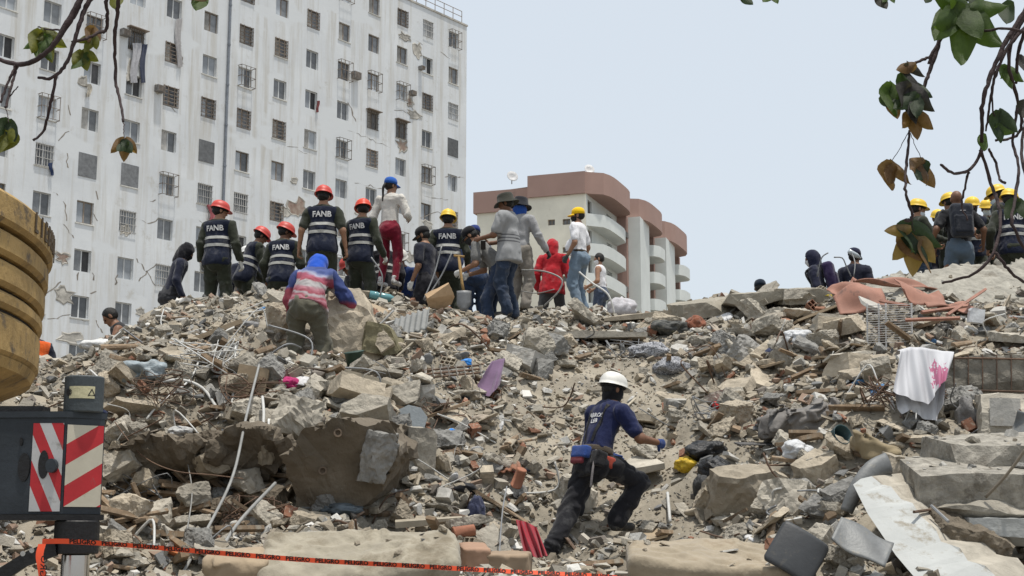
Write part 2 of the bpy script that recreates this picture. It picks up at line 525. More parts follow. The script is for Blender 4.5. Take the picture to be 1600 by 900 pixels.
 dict(px=1187, top=439, Y=22.2, yaw=0, h=1.70, hat='cap', hatc=(.012, .02, .035), head=(8, 0), top_c=(.014, .016, .03), sleeve='long', leg_c=(.02, .02, .03),
      label='person of whom only a dark cap shows above the cracked slab'),
]
for s_ in CAST:
    s_['J'] = skeleton(s_)
    s_['k'] = s_['h'] / 1.72
    top_ = at(s_['px'], s_['top'], s_['Y'])
    off_ = Matrix.Rotation(R(s_['yaw']), 3, 'Z') @ (s_['J']['top'] * s_['k'])
    s_['root'] = top_ - off_            # where the feet's origin is
# ------------------------------------------------------------------ people's standing points come first: the mound is shaped to carry them
# key: (px, py of the very top of the head/hat, distance, stature incl. headgear, drop = how much lower the pose makes the top)
def foot_z(px, py, Y, tall):
    return at(px, py, Y).z - tall

MOUND_COLS = {   # photo column -> (photo row, distance) pairs up the slope
    -420: [(905, 9.2), (800, 10.6), (700, 12.0), (640, 14.5), (600, 18.5)],
    0:    [(905, 9.2), (800, 10.6), (700, 12.0), (640, 14.5), (580, 18.5)],
    110:  [(905, 9.2), (800, 10.6), (700, 12.0), (620, 14.5), (545, 18.2)],
    200:  [(905, 9.2), (850, 10.6), (800, 12.4), (720, 13.0), (660, 13.2), (600, 13.9), (550, 15.6), (500, 18.4)],
    300:  [(905, 9.2), (850, 10.7), (805, 12.5), (720, 13.1), (650, 13.3), (600, 13.8), (530, 15.8), (468, 18.5)],
    400:  [(905, 9.3), (850, 10.8), (812, 12.5), (710, 13.1), (640, 13.3), (600, 13.7), (530, 15.9), (449, 18.5)],
    500:  [(905, 9.5), (850, 10.9), (812, 12.3), (700, 12.7), (640, 13.0), (610, 13.5), (560, 15.2), (500, 16.9), (455, 18.6)],
    600:  [(905, 9.6), (850, 11.0), (806, 12.2), (700, 12.7), (660, 13.0), (580, 14.8), (520, 16.8), (466, 18.9)],
    700:  [(905, 10.0), (830, 11.6), (740, 12.9), (660, 14.0), (580, 15.8), (520, 17.6), (483, 19.0)],
    800:  [(905, 10.6), (870, 12.0), (830, 12.5), (740, 13.4), (660, 14.6), (580, 16.3), (530, 18.0), (502, 19.5)],
    900:  [(905, 10.8), (875, 12.2), (830, 12.8), (740, 13.9), (660, 15.1), (580, 16.7), (530, 18.6), (493, 21.2)],
    1000: [(905, 10.9), (875, 12.2), (830, 12.9), (740, 14.1), (660, 15.4), (580, 17.0), (530, 18.8), (496, 21.0)],
    1100: [(905, 10.6), (830, 12.4), (740, 13.6), (660, 14.9), (580, 16.7), (520, 18.6), (468, 20.6)],
    1200: [(905, 9.6), (830, 11.3), (740, 12.8), (660, 14.3), (580, 16.1), (520, 18.2), (455, 20.4)],
    1300: [(905, 9.2), (830, 10.6), (740, 12.0), (660, 13.4), (580, 15.2), (520, 17.0), (445, 20.0)],
    1400: [(905, 10.0), (830, 11.0), (740, 11.7), (660, 12.7), (580, 14.2), (520, 16.0), (460, 18.4), (436, 19.8)],
    1500: [(905, 10.6), (830, 11.4), (740, 11.8), (670, 12.3), (610, 13.6), (540, 15.4), (470, 18.2), (424, 19.6)],
    1600: [(905, 10.6), (830, 11.4), (740, 11.8), (670, 12.3), (610, 13.6), (540, 15.4), (460, 18.2), (416, 19.6)],
    1950: [(905, 10.4), (830, 11.2), (740, 11.7), (670, 12.2), (610, 13.6), (540, 15.4), (470, 18.2), (425, 19.6)],
}
_ctl = []
for px_, lst in MOUND_COLS.items():
    Yd_ = np.arange(lst[0][1], lst[-1][1] + .01, .75)
    for Y_ in list(Yd_) + [lst[-1][1]]:
        py_ = float(np.interp(Y_, [q[1] for q in lst], [q[0] for q in lst]))
        p_ = at(px_, py_, Y_)
        _ctl.append((p_.x, p_.y, p_.z))
for x_ in np.linspace(-9, 9, 10):
    _ctl.append((x_, 7.6, 0.55)); _ctl.append((x_, 6.4, 0.12)); _ctl.append((x_, 4.8, -0.03))
for x_ in np.linspace(-14, 14, 9):
    _ctl.append((x_, 27.5, 3.0)); _ctl.append((x_, 33, 1.2)); _ctl.append((x_, 40, 0.0))
STAND = []          # (x, y, z) where someone stands, filled by the cast list
for s_ in CAST:
    r_ = s_['root']
    if s_['Y'] > 18.5:
        STAND.append((r_.x, r_.y, r_.z))
        STAND.append((r_.x, r_.y + .15, r_.z))
    else:
        Rz_ = Matrix.Rotation(R(s_['yaw']), 3, 'Z')
        for q_, sd_ in (('lf', -.12), ('rf', .12)):
            f_ = r_ + Rz_ @ (Vector(s_.get(q_, (sd_, 0, 0))) * s_['k'])
            for dx_, dy_ in ((-.22, 0), (.22, 0), (0, -.28), (0, .2), (0, 0)):
                STAND.append((f_.x + dx_, f_.y + dy_, f_.z - (.30 if s_['Y'] > 14 else .17)))
_pts = np.array(_ctl + STAND)
_xy = _pts[:, :2]

def _tps(d2):
    return -np.sqrt(d2 + 0.04)

_K = _tps(((_xy[:, None] - _xy[None]) ** 2).sum(-1)) + np.eye(len(_xy)) * 0.04
_A = np.block([[_K, np.c_[np.ones(len(_xy)), _xy]], [np.c_[np.ones(len(_xy)), _xy].T, np.zeros((3, 3))]])
_W = np.linalg.solve(_A, np.r_[_pts[:, 2], 0, 0, 0])
GX0, GX1, GY0, GY1, GS = -15.0, 15.0, 4.0, 42.0, 0.125
_gx = np.arange(GX0, GX1 + 1e-6, GS)
_gy = np.arange(GY0, GY1 + 1e-6, GS)
_G = np.stack(np.meshgrid(_gx, _gy, indexing='ij'), -1)
_Q = _G.reshape(-1, 2)
_cx, _cy = _gx[::3], _gy[::3]
_C2 = np.stack(np.meshgrid(_cx, _cy, indexing='ij'), -1).reshape(-1, 2)
_hc = np.zeros(len(_C2))
for i_ in range(0, len(_C2), 8000):
    q_ = _C2[i_:i_ + 8000]
    _hc[i_:i_ + 8000] = _tps(((q_[:, None] - _xy[None]) ** 2).sum(-1)) @ _W[:len(_xy)] + _W[-3] + q_ @ _W[-2:]
_hc = _hc.reshape(len(_cx), len(_cy))
_t = np.stack([np.interp(_gx, _cx, _hc[:, j]) for j in range(len(_cy))], 1)
HZ = np.stack([np.interp(_gy, _cy, _t[i]) for i in range(len(_gx))], 0)
# uneven heap: lumps, kept off the ground in front
_P3 = np.concatenate([_G, np.zeros(_G.shape[:2] + (1,))], -1)
_amp = np.clip((_G[..., 1] - 7.0) / 3.0, 0, 1) * np.clip((30 - _G[..., 1]) / 6, 0, 1)
_calm = np.clip((_G[..., 1] - 16.2) / 2.0, 0, 1) * 0.72
HZ = HZ + _amp * (1 - _calm) * (0.10 * vnoise(_P3 * 0.9, 3) + 0.13 * fbm(_P3 * 2.1, 11, 3) + 0.075 * fbm(_P3 * 5.5, 21, 2))
_fall = np.clip((np.abs(_G[..., 0]) - 11.5) / 3.5, 0, 1)
HZ = HZ * (1 - _fall) + (-0.05) * _fall
_fb = np.clip((_G[..., 1] - 34) / 8, 0, 1)
HZ = HZ * (1 - _fb) + (-0.05) * _fb

def hz(x, y):
    x = np.clip((np.asarray(x, float) - GX0) / GS, 0, len(_gx) - 1.001)
    y = np.clip((np.asarray(y, float) - GY0) / GS, 0, len(_gy) - 1.001)
    i, j = x.astype(int), y.astype(int)
    a, b = x - i, y - j
    return (HZ[i, j] * (1 - a) * (1 - b) + HZ[i + 1, j] * a * (1 - b) + HZ[i, j + 1] * (1 - a) * b + HZ[i + 1, j + 1] * a * b)

def on(px, py, lift=0.0):
    """where the sight line through a photo pixel meets the mound"""
    d = ray(px, py)
    t = np.arange(6.0, 34.0, 0.03)
    X, Y, Z = d.x / d.y * t, t, EYE + d.z / d.y * t
    below = Z < hz(X, Y)
    if not below.any():
        i = int(np.argmin(Z - hz(X, Y)))
    else:
        i = int(np.argmax(below))
    return Vector((X[i], Y[i], float(hz(X[i], Y[i])) + lift))

def nrm(x, y, e=0.12):
    v = Vector((float(hz(x - e, y) - hz(x + e, y)), float(hz(x, y - e) - hz(x, y + e)), 2 * e))
    return v.normalized()

# ------------------------------------------------------------------ ground and mound
dust = M('rubble_dust', (.25, .222, .175), rough=0.95, var=0.3, scale=1.6, bump=1.0, bscale=16, stain=((.30, .27, .22), 3.0, 0.55), rand=0)
ground_mat = M('trampled_earth', (.22, .20, .17), rough=0.95, var=0.2, scale=0.5, bump=0.5, bscale=6, rand=0)
nx_, ny_ = len(_gx), len(_gy)
V_ = np.c_[_Q, HZ.reshape(-1)]
I_ = np.arange(nx_ * ny_).reshape(nx_, ny_)
F_ = np.stack([I_[:-1, :-1], I_[1:, :-1], I_[1:, 1:], I_[:-1, 1:]], -1).reshape(-1, 4)
mound = link('rubble_mound', mesh_np('rubble_mound', V_, F_, True), dust)
tag(mound, 'dusty heaped debris forming the slope under the workers', 'rubble', kind='structure')
g_ = MB().add([(-900, -300, -0.02), (900, -300, -0.02), (900, 1500, -0.02), (-900, 1500, -0.02)], [(0, 1, 2, 3)]).build('ground', ground_mat)
tag(g_, kind='structure')
# ------------------------------------------------------------------ tall white apartment block (left, far behind the pile)
TU = Vector((-math.sin(R(37)), -math.cos(R(37)), 0))       # along the facade, from its far right corner towards us (left)
TN = Vector((math.cos(R(37)), -math.sin(R(37)), 0))        # outward
O_ = at(710, 63, 106)
ORG = Vector((O_.x, O_.y, 0))
ROWS = [39.7, 36.77, 33.86, 30.95, 28.13, 25.27, 22.5, 19.72, 16.88, 14.2, 11.4, 8.6, 5.8, 3.0]
COLS = [.1, 3.2, 6.15, 9.28, 12.37, 15.5, 18.45, 21.6, 24.6, 27.6, 30.4, 33.4, 36.3, 39.2, 42.1, 45.0, 47.9]
ROOFZ = at(727, 40, 107).z
WW, WH = 1.16, 1.30

def facade_white():
    m = bpy.data.materials.new('weathered_white_render'); m.use_nodes = True
    nt = m.node_tree; L = nt.links.new; b = nt.nodes['Principled BSDF']
    tc = _n(nt, 'ShaderNodeTexCoord')
    def noise(scale, sc3, det=6, rough=.65):
        mp = _n(nt, 'ShaderNodeMapping'); mp.inputs['Scale'].default_value = sc3
        L(tc.outputs['Object'], mp.inputs[0])
        n = _n(nt, 'ShaderNodeTexNoise'); n.inputs['Scale'].default_value = scale; n.inputs['Detail'].default_value = det; n.inputs['Roughness'].default_value = rough
        L(mp.outputs[0], n.inputs['Vector'])
        return n.outputs['Fac']
    def ramp(src, p0, p1, c0=(0, 0, 0, 1), c1=(1, 1, 1, 1)):
        r = _n(nt, 'ShaderNodeValToRGB'); r.color_ramp.elements[0].position = p0; r.color_ramp.elements[1].position = p1
        r.color_ramp.elements[0].color = c0; r.color_ramp.elements[1].color = c1
        L(src, r.inputs[0]); return r.outputs[0]
    def mix(f, a, c, ty='MIX', amt=None):
        x = _n(nt, 'ShaderNodeMix', data_type='RGBA', blend_type=ty)
        if f is None: x.inputs[0].default_value = amt
        else: L(f, x.inputs[0])
        L(a, x.inputs[6])
        if isinstance(c, tuple): x.inputs[7].default_value = c
        else: L(c, x.inputs[7])
        return x.outputs[2]
    base = ramp(noise(.25, (1, 1, 1)), .3, .7, (.57, .59, .605, 1), (.68, .70, .71, 1))
    streak = ramp(noise(1.0, (1.6, 1.6, .09), 7, .7), .48, .72)                 # rain streaks
    c = mix(streak, base, (.47, .45, .405, 1))
    blotch = ramp(noise(.9, (1, 1, 1), 9, .75), .58, .70)
    c = mix(blotch, c, (.50, .495, .47, 1))
    patch = ramp(noise(.16, (1, 1, 2.2), 3, .5), .58, .61)                       # repainted patches
    c = mix(patch, c, (.63, .65, .66, 1))
    L(c, b.inputs['Base Color']); b.inputs['Roughness'].default_value = .9; b.inputs['Specular IOR Level'].default_value = .2
    bp = _n(nt, 'ShaderNodeBump'); bp.inputs['Strength'].default_value = .25; bp.inputs['Distance'].default_value = .03
    L(noise(3.0, (1, 1, 1), 6), bp.inputs['Height']); L(bp.outputs[0], b.inputs['Normal'])
    return m

TALL_WHITE = facade_white()
dark_room = M('dark_room', (.08, .08, .082), rough=.9, bump=0, rand=.3)  # flat backing coloured as the unlit room behind, lifted a little for haze
glass_mat = M('window_glass', (.29, .31, .33), rough=.12, var=.25, scale=.8, bump=0, rand=.5, spec=.6)  # pale base colour stands in for reflected sky and distance haze
glass_dark = M('dark_window_glass', (.13, .135, .14), rough=.15, var=.2, bump=0, rand=.5, spec=.6)  # darker pane, base colour also lifted for sky reflection and haze
alu = M('aluminium_frame', (.50, .51, .51), rough=.5, var=.08, bump=0, rand=.15)
brown_frame = M('brown_frame', (.19, .155, .125), rough=.7, var=.2, bump=0, rand=.3)
iron = M('rusty_grille', (.20, .165, .135), rough=.85, var=.4, bump=.1, rand=.3)
white_iron = M('white_grille', (.45, .44, .42), rough=.7, var=.15, bump=0, rand=.2)
curtain_mat = M('pale_curtain', (.34, .33, .31), rough=.9, var=.2, rand=.3)
brick_red = M('exposed_brick', (.33, .22, .175), rough=.95, var=.35, scale=2.5, bump=.6, bscale=6, col2=(.36, .30, .25))
mortar_grey = M('exposed_mortar', (.40, .38, .34), rough=.95, var=.35, scale=2.0, bump=.6, bscale=5)
crack_mat = M('crack_shadow_gap', (.24, .215, .185), rough=1, var=.3, bump=0)

def PF(u, z, d=0.0):
    return ORG + TU * u + TN * d + Vector((0, 0, z))

tall = empty('apartment_building', ORG, label='tall weathered white apartment block with rows of small windows', cat='building')
def to_local(V):
    return [Vector(v) - ORG for v in V]

class FB(MB):
    """boxes in facade coordinates (u right-to-left, z, d outward)"""
    def fb(self, u0, u1, z0, z1, d0, d1):
        P = [PF(u0, z0, d0), PF(u1, z0, d0), PF(u1, z1, d0), PF(u0, z1, d0), PF(u0, z0, d1), PF(u1, z0, d1), PF(u1, z1, d1), PF(u0, z1, d1)]
        return self.add([p - ORG for p in P], [(0, 3, 2, 1), (4, 5, 6, 7), (0, 1, 5, 4), (1, 2, 6, 5), (2, 3, 7, 6), (3, 0, 4, 7)])

# wall with real openings
U0, U1 = -1.55, 50.0
ue = [U0]
for c in COLS:
    ue += [c - WW / 2, c + WW / 2]
ue.append(U1)
ze = [-.5]
for z in sorted(ROWS):
    if z - WH / 2 > .2:
        ze += [z - WH / 2, z + WH / 2]
ze.append(ROOFZ)
w = MB()
REV = -.22
for i in range(len(ue) - 1):
    for j in range(len(ze) - 1):
        a, b_, c, d = ue[i], ue[i + 1], ze[j], ze[j + 1]
        if i % 2 == 1 and j % 2 == 1:
            q = [PF(a, c), PF(b_, c), PF(b_, d), PF(a, d)]
            r = [PF(a, c, REV), PF(b_, c, REV), PF(b_, d, REV), PF(a, d, REV)]
            w.add([p - ORG for p in q + r], [(0, 1, 5, 4), (1, 2, 6, 5), (2, 3, 7, 6), (3, 0, 4, 7)])
        else:
            w.add([p - ORG for p in (PF(a, c), PF(b_, c), PF(b_, d), PF(a, d))], [(3, 2, 1, 0)])
D_ = -13.0
w.add([p - ORG for p in (PF(U0, -.5), PF(U0, ROOFZ), PF(U0, ROOFZ, D_), PF(U0, -.5, D_))], [(0, 1, 2, 3)])
w.add([p - ORG for p in (PF(U1, -.5), PF(U1, ROOFZ), PF(U1, ROOFZ, D_), PF(U1, -.5, D_))], [(3, 2, 1, 0)])
w.add([p - ORG for p in (PF(U0, -.5, D_), PF(U0, ROOFZ, D_), PF(U1, ROOFZ, D_), PF(U1, -.5, D_))], [(0, 1, 2, 3)])
w.add([p - ORG for p in (PF(U0, ROOFZ - .9, -.01), PF(U1, ROOFZ - .9, -.01), PF(U1, ROOFZ - .9, D_), PF(U0, ROOFZ - .9, D_))], [(0, 1, 2, 3)])
w.build('wall', TALL_WHITE, tall)
FB().fb(U0 - .06, U1, ROOFZ, ROOFZ + .14, -.3, .07).build('coping', M('stained_coping', (.42, .40, .36), var=.35, scale=1.2, rand=0), tall)

# window kinds (in local facade boxes about u=0,z=0), shared meshes
rw = random.Random(5)
def wmesh(fn):
    m = FB(); fn(m)
    base = PF(0, 0) - ORG
    return mesh_np('w', [Vector(v) - base for v in m.v], m.f)
h2, w2 = WH / 2, WW / 2
def fr_(m):
    for a, b_, c, d in ((-w2, w2, -h2, -h2 + .06), (-w2, w2, h2 - .06, h2), (-w2, -w2 + .06, -h2 + .06, h2 - .06), (w2 - .06, w2, -h2 + .06, h2 - .06), (-.04, .04, -h2 + .06, h2 - .06)):
        m.fb(a, b_, c, d, -.20, -.14)
FRAME_ME = [wmesh(fr_), wmesh(fr_)]
FRAME_ME[0].materials.append(alu); FRAME_ME[1].materials.append(brown_frame)
PANE_L = wmesh(lambda m: m.fb(.04, w2 - .06, -h2 + .06, h2 - .06, -.178, -.170))
PANE_R = wmesh(lambda m: m.fb(-w2 + .06, -.04, -h2 + .06, h2 - .06, -.168, -.160))
PANES = {}
for nm, me in (('L', PANE_L), ('R', PANE_R)):
    for k_, mt in (('g', glass_mat), ('d', glass_dark), ('c', curtain_mat)):
        me2 = me.copy(); me2.materials.append(mt); PANES[nm + k_] = me2
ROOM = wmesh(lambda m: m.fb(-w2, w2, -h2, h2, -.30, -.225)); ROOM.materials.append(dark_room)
def gr_(m):
    for k in range(7):
        u = -w2 + .05 + k * (WW - .1) / 6
        m.fb(u - .014, u + .014, -h2 - .03, h2 + .03, .04, .068)
    for z in (-h2, -.2, .25, h2 - .05):
        m.fb(-w2 - .03, w2 + .03, z, z + .03, .07, .095)
GR = [wmesh(gr_), wmesh(gr_)]
GR[0].materials.append(iron); GR[1].materials.append(white_iron)
def gr2_(m):
    for k in range(6):
        z = -h2 + .05 + k * (WH - .1) / 5
        m.fb(-w2 - .02, w2 + .02, z - .02, z + .02, .03, .06)
    for u in (-w2, -.25, .25, w2 - .03):
        m.fb(u, u + .03, -h2, h2, .062, .09)
GRH = wmesh(gr2_); GRH.materials.append(iron)
def cage_(m):
    for u in (-w2 - .04, -w2 * .33, w2 * .33, w2 + .01):
        m.fb(u, u + .03, -h2 - .05, h2 + .05, .34, .37)
    for z in (-h2 - .05, -.05, h2 + .02):
        m.fb(-w2 - .04, w2 + .04, z, z + .03, .372, .395)
        for u in (-w2 - .04, w2 + .01):
            m.fb(u, u + .03, z - .004, z + .034, .0, .339)
CAGE = wmesh(cage_); CAGE.materials.append(iron)
BOARD = wmesh(lambda m: m.fb(-w2 - .05, w2 + .05, -h2 - .05, h2 + .05, .012, .03)); BOARD.materials.append(M('grey_tarp_cover', (.14, .145, .15), rough=.8, var=.25, rand=.3))
SILL = wmesh(lambda m: m.fb(-w2 - .08, w2 + .08, -h2 - .07, -h2 - .005, -.02, .05)); SILL.materials.append(M('window_sill', (.55, .54, .50), var=.25, rand=.2))
HOODM = wmesh(lambda m: m.fb(-w2 - .14, w2 + .14, h2 + .05, h2 + .10, .0, .36)); HOODM.materials.append(brown_frame)

def near(px, py):
    """nearest (col,row) of the window at a photo pixel"""
    best, bi = 1e9, None
    for ci, u in enumerate(COLS):
        for ri, z in enumerate(ROWS):
            x, y = pix(PF(u, z))
            d = (x - px) ** 2 + (y - py) ** 2
            if d < best:
                best, bi = d, (ci, ri)
    return bi

SPEC = {}
for px_, py_, k_ in ((203, 62, 'hood'), (145, 115, 'open'), (204, 130, 'open'), (268, 150, 'grh'), (77, 165, 'cage'), (73, 240, 'white'), (139, 259, 'board'), (204, 276, 'board'), (264, 290, 'cage'),
                     (324, 168, 'grh'), (324, 238, 'board'), (380, 187, 'grh'), (383, 122, 'cage'), (434, 204, 'grh'), (487, 33, 'grh'), (536, 110, 'cage'), (583, 128, 'cage'), (583, 70, 'brown'), (586, 10, 'brown'),
                     (628, 145, 'cage'), (629, 28, 'grh'), (628, 86, 'brown'), (668, 46, 'white'), (667, 217, 'dark'), (667, 273, 'cage'), (707, 230, 'board'), (708, 175, 'whitebars'), (710, 63, 'cage'), (707, 119, 'brown'),
                     (380, 252, 'brown'), (377, 318, 'white'), (321, 305, 'white'), (434, 267, 'brown'), (436, 330, 'grh'), (487, 155, 'open'), (536, 232, 'cage'), (582, 188, 'hood'), (628, 205, 'hood'), (258, 430, 'white'),
                     (203, 346, 'white'), (262, 222, 'curtain'), (68, 318, 'dark'), (130, 408, 'open'), (65, 20, 'plain'), (268, 14, 'dark'), (328, 37, 'brown'), (258, 360, 'dark')):
    SPEC[near(px_, py_)] = k_
for ci, u in enumerate(COLS):
    for ri, z in enumerate(ROWS):
        if z - WH / 2 <= .2:
            continue
        x, y = pix(PF(u, z))
        if x < -60 or y < -60 or y > 640 or x > 760:
            continue
        kind = SPEC.get((ci, ri)) or rw.choice(['plain', 'plain', 'plain', 'open', 'curtain', 'brown', 'grh', 'dark', 'cage'])
        p = PF(u, z) - ORG
        wo = bpy.data.objects.new('window', ROOM); COL.objects.link(wo); wo.parent = tall; wo.location = p
        def sub(nm, me):
            o = bpy.data.objects.new(nm, me); COL.objects.link(o); o.parent = wo; return o
        fm = FRAME_ME[1] if kind in ('brown', 'grh', 'hood') or (kind == 'cage' and rw.random() < .5) else FRAME_ME[0]
        if kind != 'board':
            sub('frame', fm)
            a = rw.choice('ggd'); b_ = rw.choice('gdd')
            if kind == 'dark': a = b_ = 'd'
            if kind in ('brown', 'grh', 'hood'): a, b_ = rw.choice('dgc'), 'd'
            if kind == 'curtain': a = 'c'
            sub('pane', PANES['L' + a])
            if kind != 'open':
                sub('pane', PANES['R' + b_])
        if kind == 'grh': sub('grille', GRH)
        if kind in ('white', 'whitebars'): sub('grille', GR[1])
        if kind == 'cage': sub('grille', CAGE)
        if kind == 'board': sub('cover', BOARD)
        if kind == 'hood': sub('canopy', HOODM); sub('grille', GR[0])
        if rw.random() < .45: sub('sill', SILL)

# drain pipe, air conditioners, roof rail
px_u = 23.15
m = MB()
m.tube([PF(px_u, .2, .12) - ORG, PF(px_u, ROOFZ - 1, .12) - ORG], .085, 8)
for z in np.arange(3, ROOFZ - 2, 2.7):
    m.tube([PF(px_u, z, .12) - ORG, PF(px_u, z + .1, .12) - ORG], .11, 8)
m.build('drain_pipe', M('grey_drain_pipe', (.20, .22, .25), rough=.6), tall)
for px_, py_, s_ in ((553, 119, 1), (641, 146, .7), (655, 107, .55), (250, 139, .8), (193, 52, .8)):
    best = None
    uu = None
    for u in np.arange(-1, 45, .05):
        x, y = pix(PF(u, ROWS[3]))
        if best is None or abs(x - px_) < best: best, uu = abs(x - px_), u
    zz = min(np.arange(5, ROOFZ, .05), key=lambda z: abs(pix(PF(uu, z))[1] - py_))
    ac = FB().fb(uu - .35 * s_, uu + .35 * s_, zz - .25 * s_, zz + .25 * s_, .0, .38).build('air_conditioner', M('air_conditioner_case', (.20, .19, .18), var=.3), tall)
    g2 = FB()
    for k in range(5):
        zz2 = zz - .2 * s_ + k * .09 * s_
        g2.fb(uu - .30 * s_, uu + .30 * s_, zz2, zz2 + .03, .382, .40)
    g2.build('louvre', iron, ac)
rl = MB()
ra, rb = U0 + .5, 6.0
for u in np.arange(ra, rb + .01, 1.1):
    rl.tube([PF(u, ROOFZ + .14, -.12) - ORG, PF(u, ROOFZ + 1.15, -.12) - ORG], .03, 5)
for z in (.7, 1.15):
    rl.tube([PF(ra, ROOFZ + z, -.12) - ORG, PF(rb, ROOFZ + z, -.12) - ORG], .028, 5)
rl.build('roof_railing', iron, tall)
# roof-top water tank corner by the rail and a dish
V, Fv = lathe_vf([(.5, 0), (.5, .8), (.1, 1.0)], 12)
link('roof_tank', mesh_np('roof_tank', V, Fv), M('ochre_tank', (.36, .22, .10)), tall, PF(7.6, ROOFZ - .3, -.9) - ORG)

# earthquake damage: spalled plaster (recessed look: rim of broken render and masonry) and cracks
def uz(px, py):
    """facade coordinates of a photo pixel"""
    d = ray(px, py)
    t = (ORG - CAM).dot(TN) / d.dot(TN)
    p = CAM + d * t
    return (p - ORG).dot(TU), p.z

def patch(px, py, rx, ry, mat, seed, name='exposed_masonry'):
    r2 = random.Random(seed)
    u0, z0 = uz(px, py)
    k = 16
    s = abs(uz(px + rx * .72, py)[0] - u0); t = abs(uz(px, py - ry * .72)[1] - z0)
    ring = []
    for a in range(k):
        th = 2 * math.pi * a / k
        q = r2.uniform(.35, 1.15)
        ring.append((u0 + math.cos(th) * s * q, z0 + math.sin(th) * t * q))
    V = [PF(u0, z0, .012) - ORG] + [PF(a, b, .008) - ORG for a, b in ring]
    link(name, mesh_np(name, V, [(0, 1 + (a + 1) % k, 1 + a) for a in range(k)]), mat, tall)
    V2, F2 = [], []
    for a in range(k):
        th = 2 * math.pi * a / k
        uu, zz = ring[a]
        e = r2.uniform(.05, .13)
        V2 += [PF(uu, zz, .010) - ORG, PF(uu + math.cos(th) * e, zz + math.sin(th) * e, .03) - ORG, PF(uu + math.cos(th) * e * 1.8, zz + math.sin(th) * e * 1.8, .006) - ORG]
    for a in range(k):
        b = (a + 1) % k
        F2 += [(3 * a, 3 * b, 3 * b + 1, 3 * a + 1), (3 * a + 1, 3 * b + 1, 3 * b + 2, 3 * a + 2)]
    link('broken_render_edge', mesh_np('broken_render_edge', V2, F2), mortar_grey, tall)

for a in ((98, 403, 15, 12, brick_red, 1), (466, 325, 20, 24, brick_red, 2), (446, 330, 9, 12, mortar_grey, 12), (100, 460, 22, 16, mortar_grey, 3), (108, 528, 26, 14, mortar_grey, 4), (205, 115, 7, 25, mortar_grey, 5),
          (652, 78, 9, 18, mortar_grey, 6), (648, 180, 22, 8, mortar_grey, 7), (628, 228, 13, 15, brick_red, 8), (632, 58, 16, 6, mortar_grey, 9), (641, 160, 6, 10, brick_red, 13), (196, 360, 9, 9, mortar_grey, 10),
          (250, 140, 9, 7, brick_red, 11), (668, 352, 10, 9, mortar_grey, 14), (640, 402, 16, 9, mortar_grey, 15), (560, 330, 5, 8, brick_red, 16), (220, 488, 6, 6, mortar_grey, 17), (460, 282, 6, 4, mortar_grey, 18), (130, 128, 9, 10, mortar_grey, 19)):
    patch(*a)

def crack(pts, wpx=1.6):
    r2 = random.Random(int(pts[0][0] * 7 + pts[0][1]))
    P = []
    for (x0, y0), (x1, y1) in zip(pts, pts[1:]):
        k = max(2, int(math.hypot(x1 - x0, y1 - y0) / 5))
        for a in range(k):
            t = a / k
            P.append((x0 + (x1 - x0) * t + r2.uniform(-1.8, 1.8), y0 + (y1 - y0) * t + r2.uniform(-1.8, 1.8)))
    P.append(pts[-1])
    V, Fc = [], []
    for i, (x, y) in enumerate(P):
        w_ = wpx * r2.uniform(.4, 1.3) * .5
        for sx in (-w_, w_):
            u, z = uz(x + sx, y + sx * .4)
            V.append(PF(u, z, .006) - ORG)
    for i in range(len(P) - 1):
        Fc.append((2 * i, 2 * i + 1, 2 * i + 3, 2 * i + 2))
    link('crack', mesh_np('crack', V, Fc), crack_mat, tall)

for c_ in ([(218, 342), (232, 350), (247, 341)], [(213, 405), (230, 424), (245, 412)], [(216, 440), (230, 424), (243, 447)], [(84, 300), (90, 305)], [(100, 315), (104, 345)], [(145, 330), (152, 345)], [(150, 300), (153, 312)],
           [(122, 425), (121, 438)], [(145, 425), (146, 438)], [(140, 458), (150, 455)], [(183, 430), (180, 445)], [(105, 165), (110, 180)], [(104, 240), (106, 262)], [(545, 205), (575, 215), (612, 232)], [(640, 60), (660, 70)],
           [(617, 172), (650, 178), (668, 190)], [(640, 160), (646, 172)], [(555, 285), (580, 290), (610, 300)], [(690, 82), (703, 92)], [(545, 160), (556, 190)], [(695, 275), (725, 278)], [(280, 60), (286, 100)], [(265, 165), (278, 177)],
           [(90, 220), (108, 205)], [(468, 235), (480, 240)], [(235, 315), (243, 312)], [(450, 230), (470, 232)], [(310, 345), (330, 352)], [(660, 305), (700, 312)], [(655, 340), (680, 330), (715, 340)], [(380, 275), (395, 279)],
           [(500, 345), (520, 352), (545, 350)], [(100, 350), (115, 372)], [(60, 470), (95, 440)], [(75, 500), (110, 492), (140, 505)], [(150, 500), (160, 520)]):
    crack(c_, 2.2)

# cloths and scraps caught on the facade
def rag(px, py, w_, h_, mat, seed, name='hanging_cloth'):
    r2 = random.Random(seed)
    V, Fr = [], []
    nu, nv = 7, 12
    for j in range(nv):
        for i in range(nu):
            t = i / (nu - 1); v = j / (nv - 1)
            x = px + (t - .5) * w_ * (1 - .35 * v * r2.uniform(.6, 1)) + math.sin(v * 5 + seed) * w_ * .15
            y = py + v * h_
            u, z = uz(x, y)
            V.append(PF(u, z, .14 + .07 * math.sin(t * 13 + v * 3 + seed)) - ORG)
    for j in range(nv - 1):
        for i in range(nu - 1):
            a = j * nu + i
            Fr.append((a, a + 1, a + nu + 1, a + nu))
    link(name, mesh_np(name, V, Fr, True), mat, tall)
rag(209, 68, 14, 62, fabric('hung_white_cloth', (.40, .40, .42)), 1)
rag(222, 70, 9, 60, fabric('hung_blue_cloth', (.07, .08, .12)), 2)
rag(278, 30, 10, 75, fabric('torn_grey_curtain', (.38, .37, .37)), 3)
rag(78, 255, 6, 20, fabric('hung_navy_cloth', (.04, .06, .13)), 4)
rag(328, 320, 10, 25, fabric('hung_red_cloth', (.33, .10, .11)), 5)
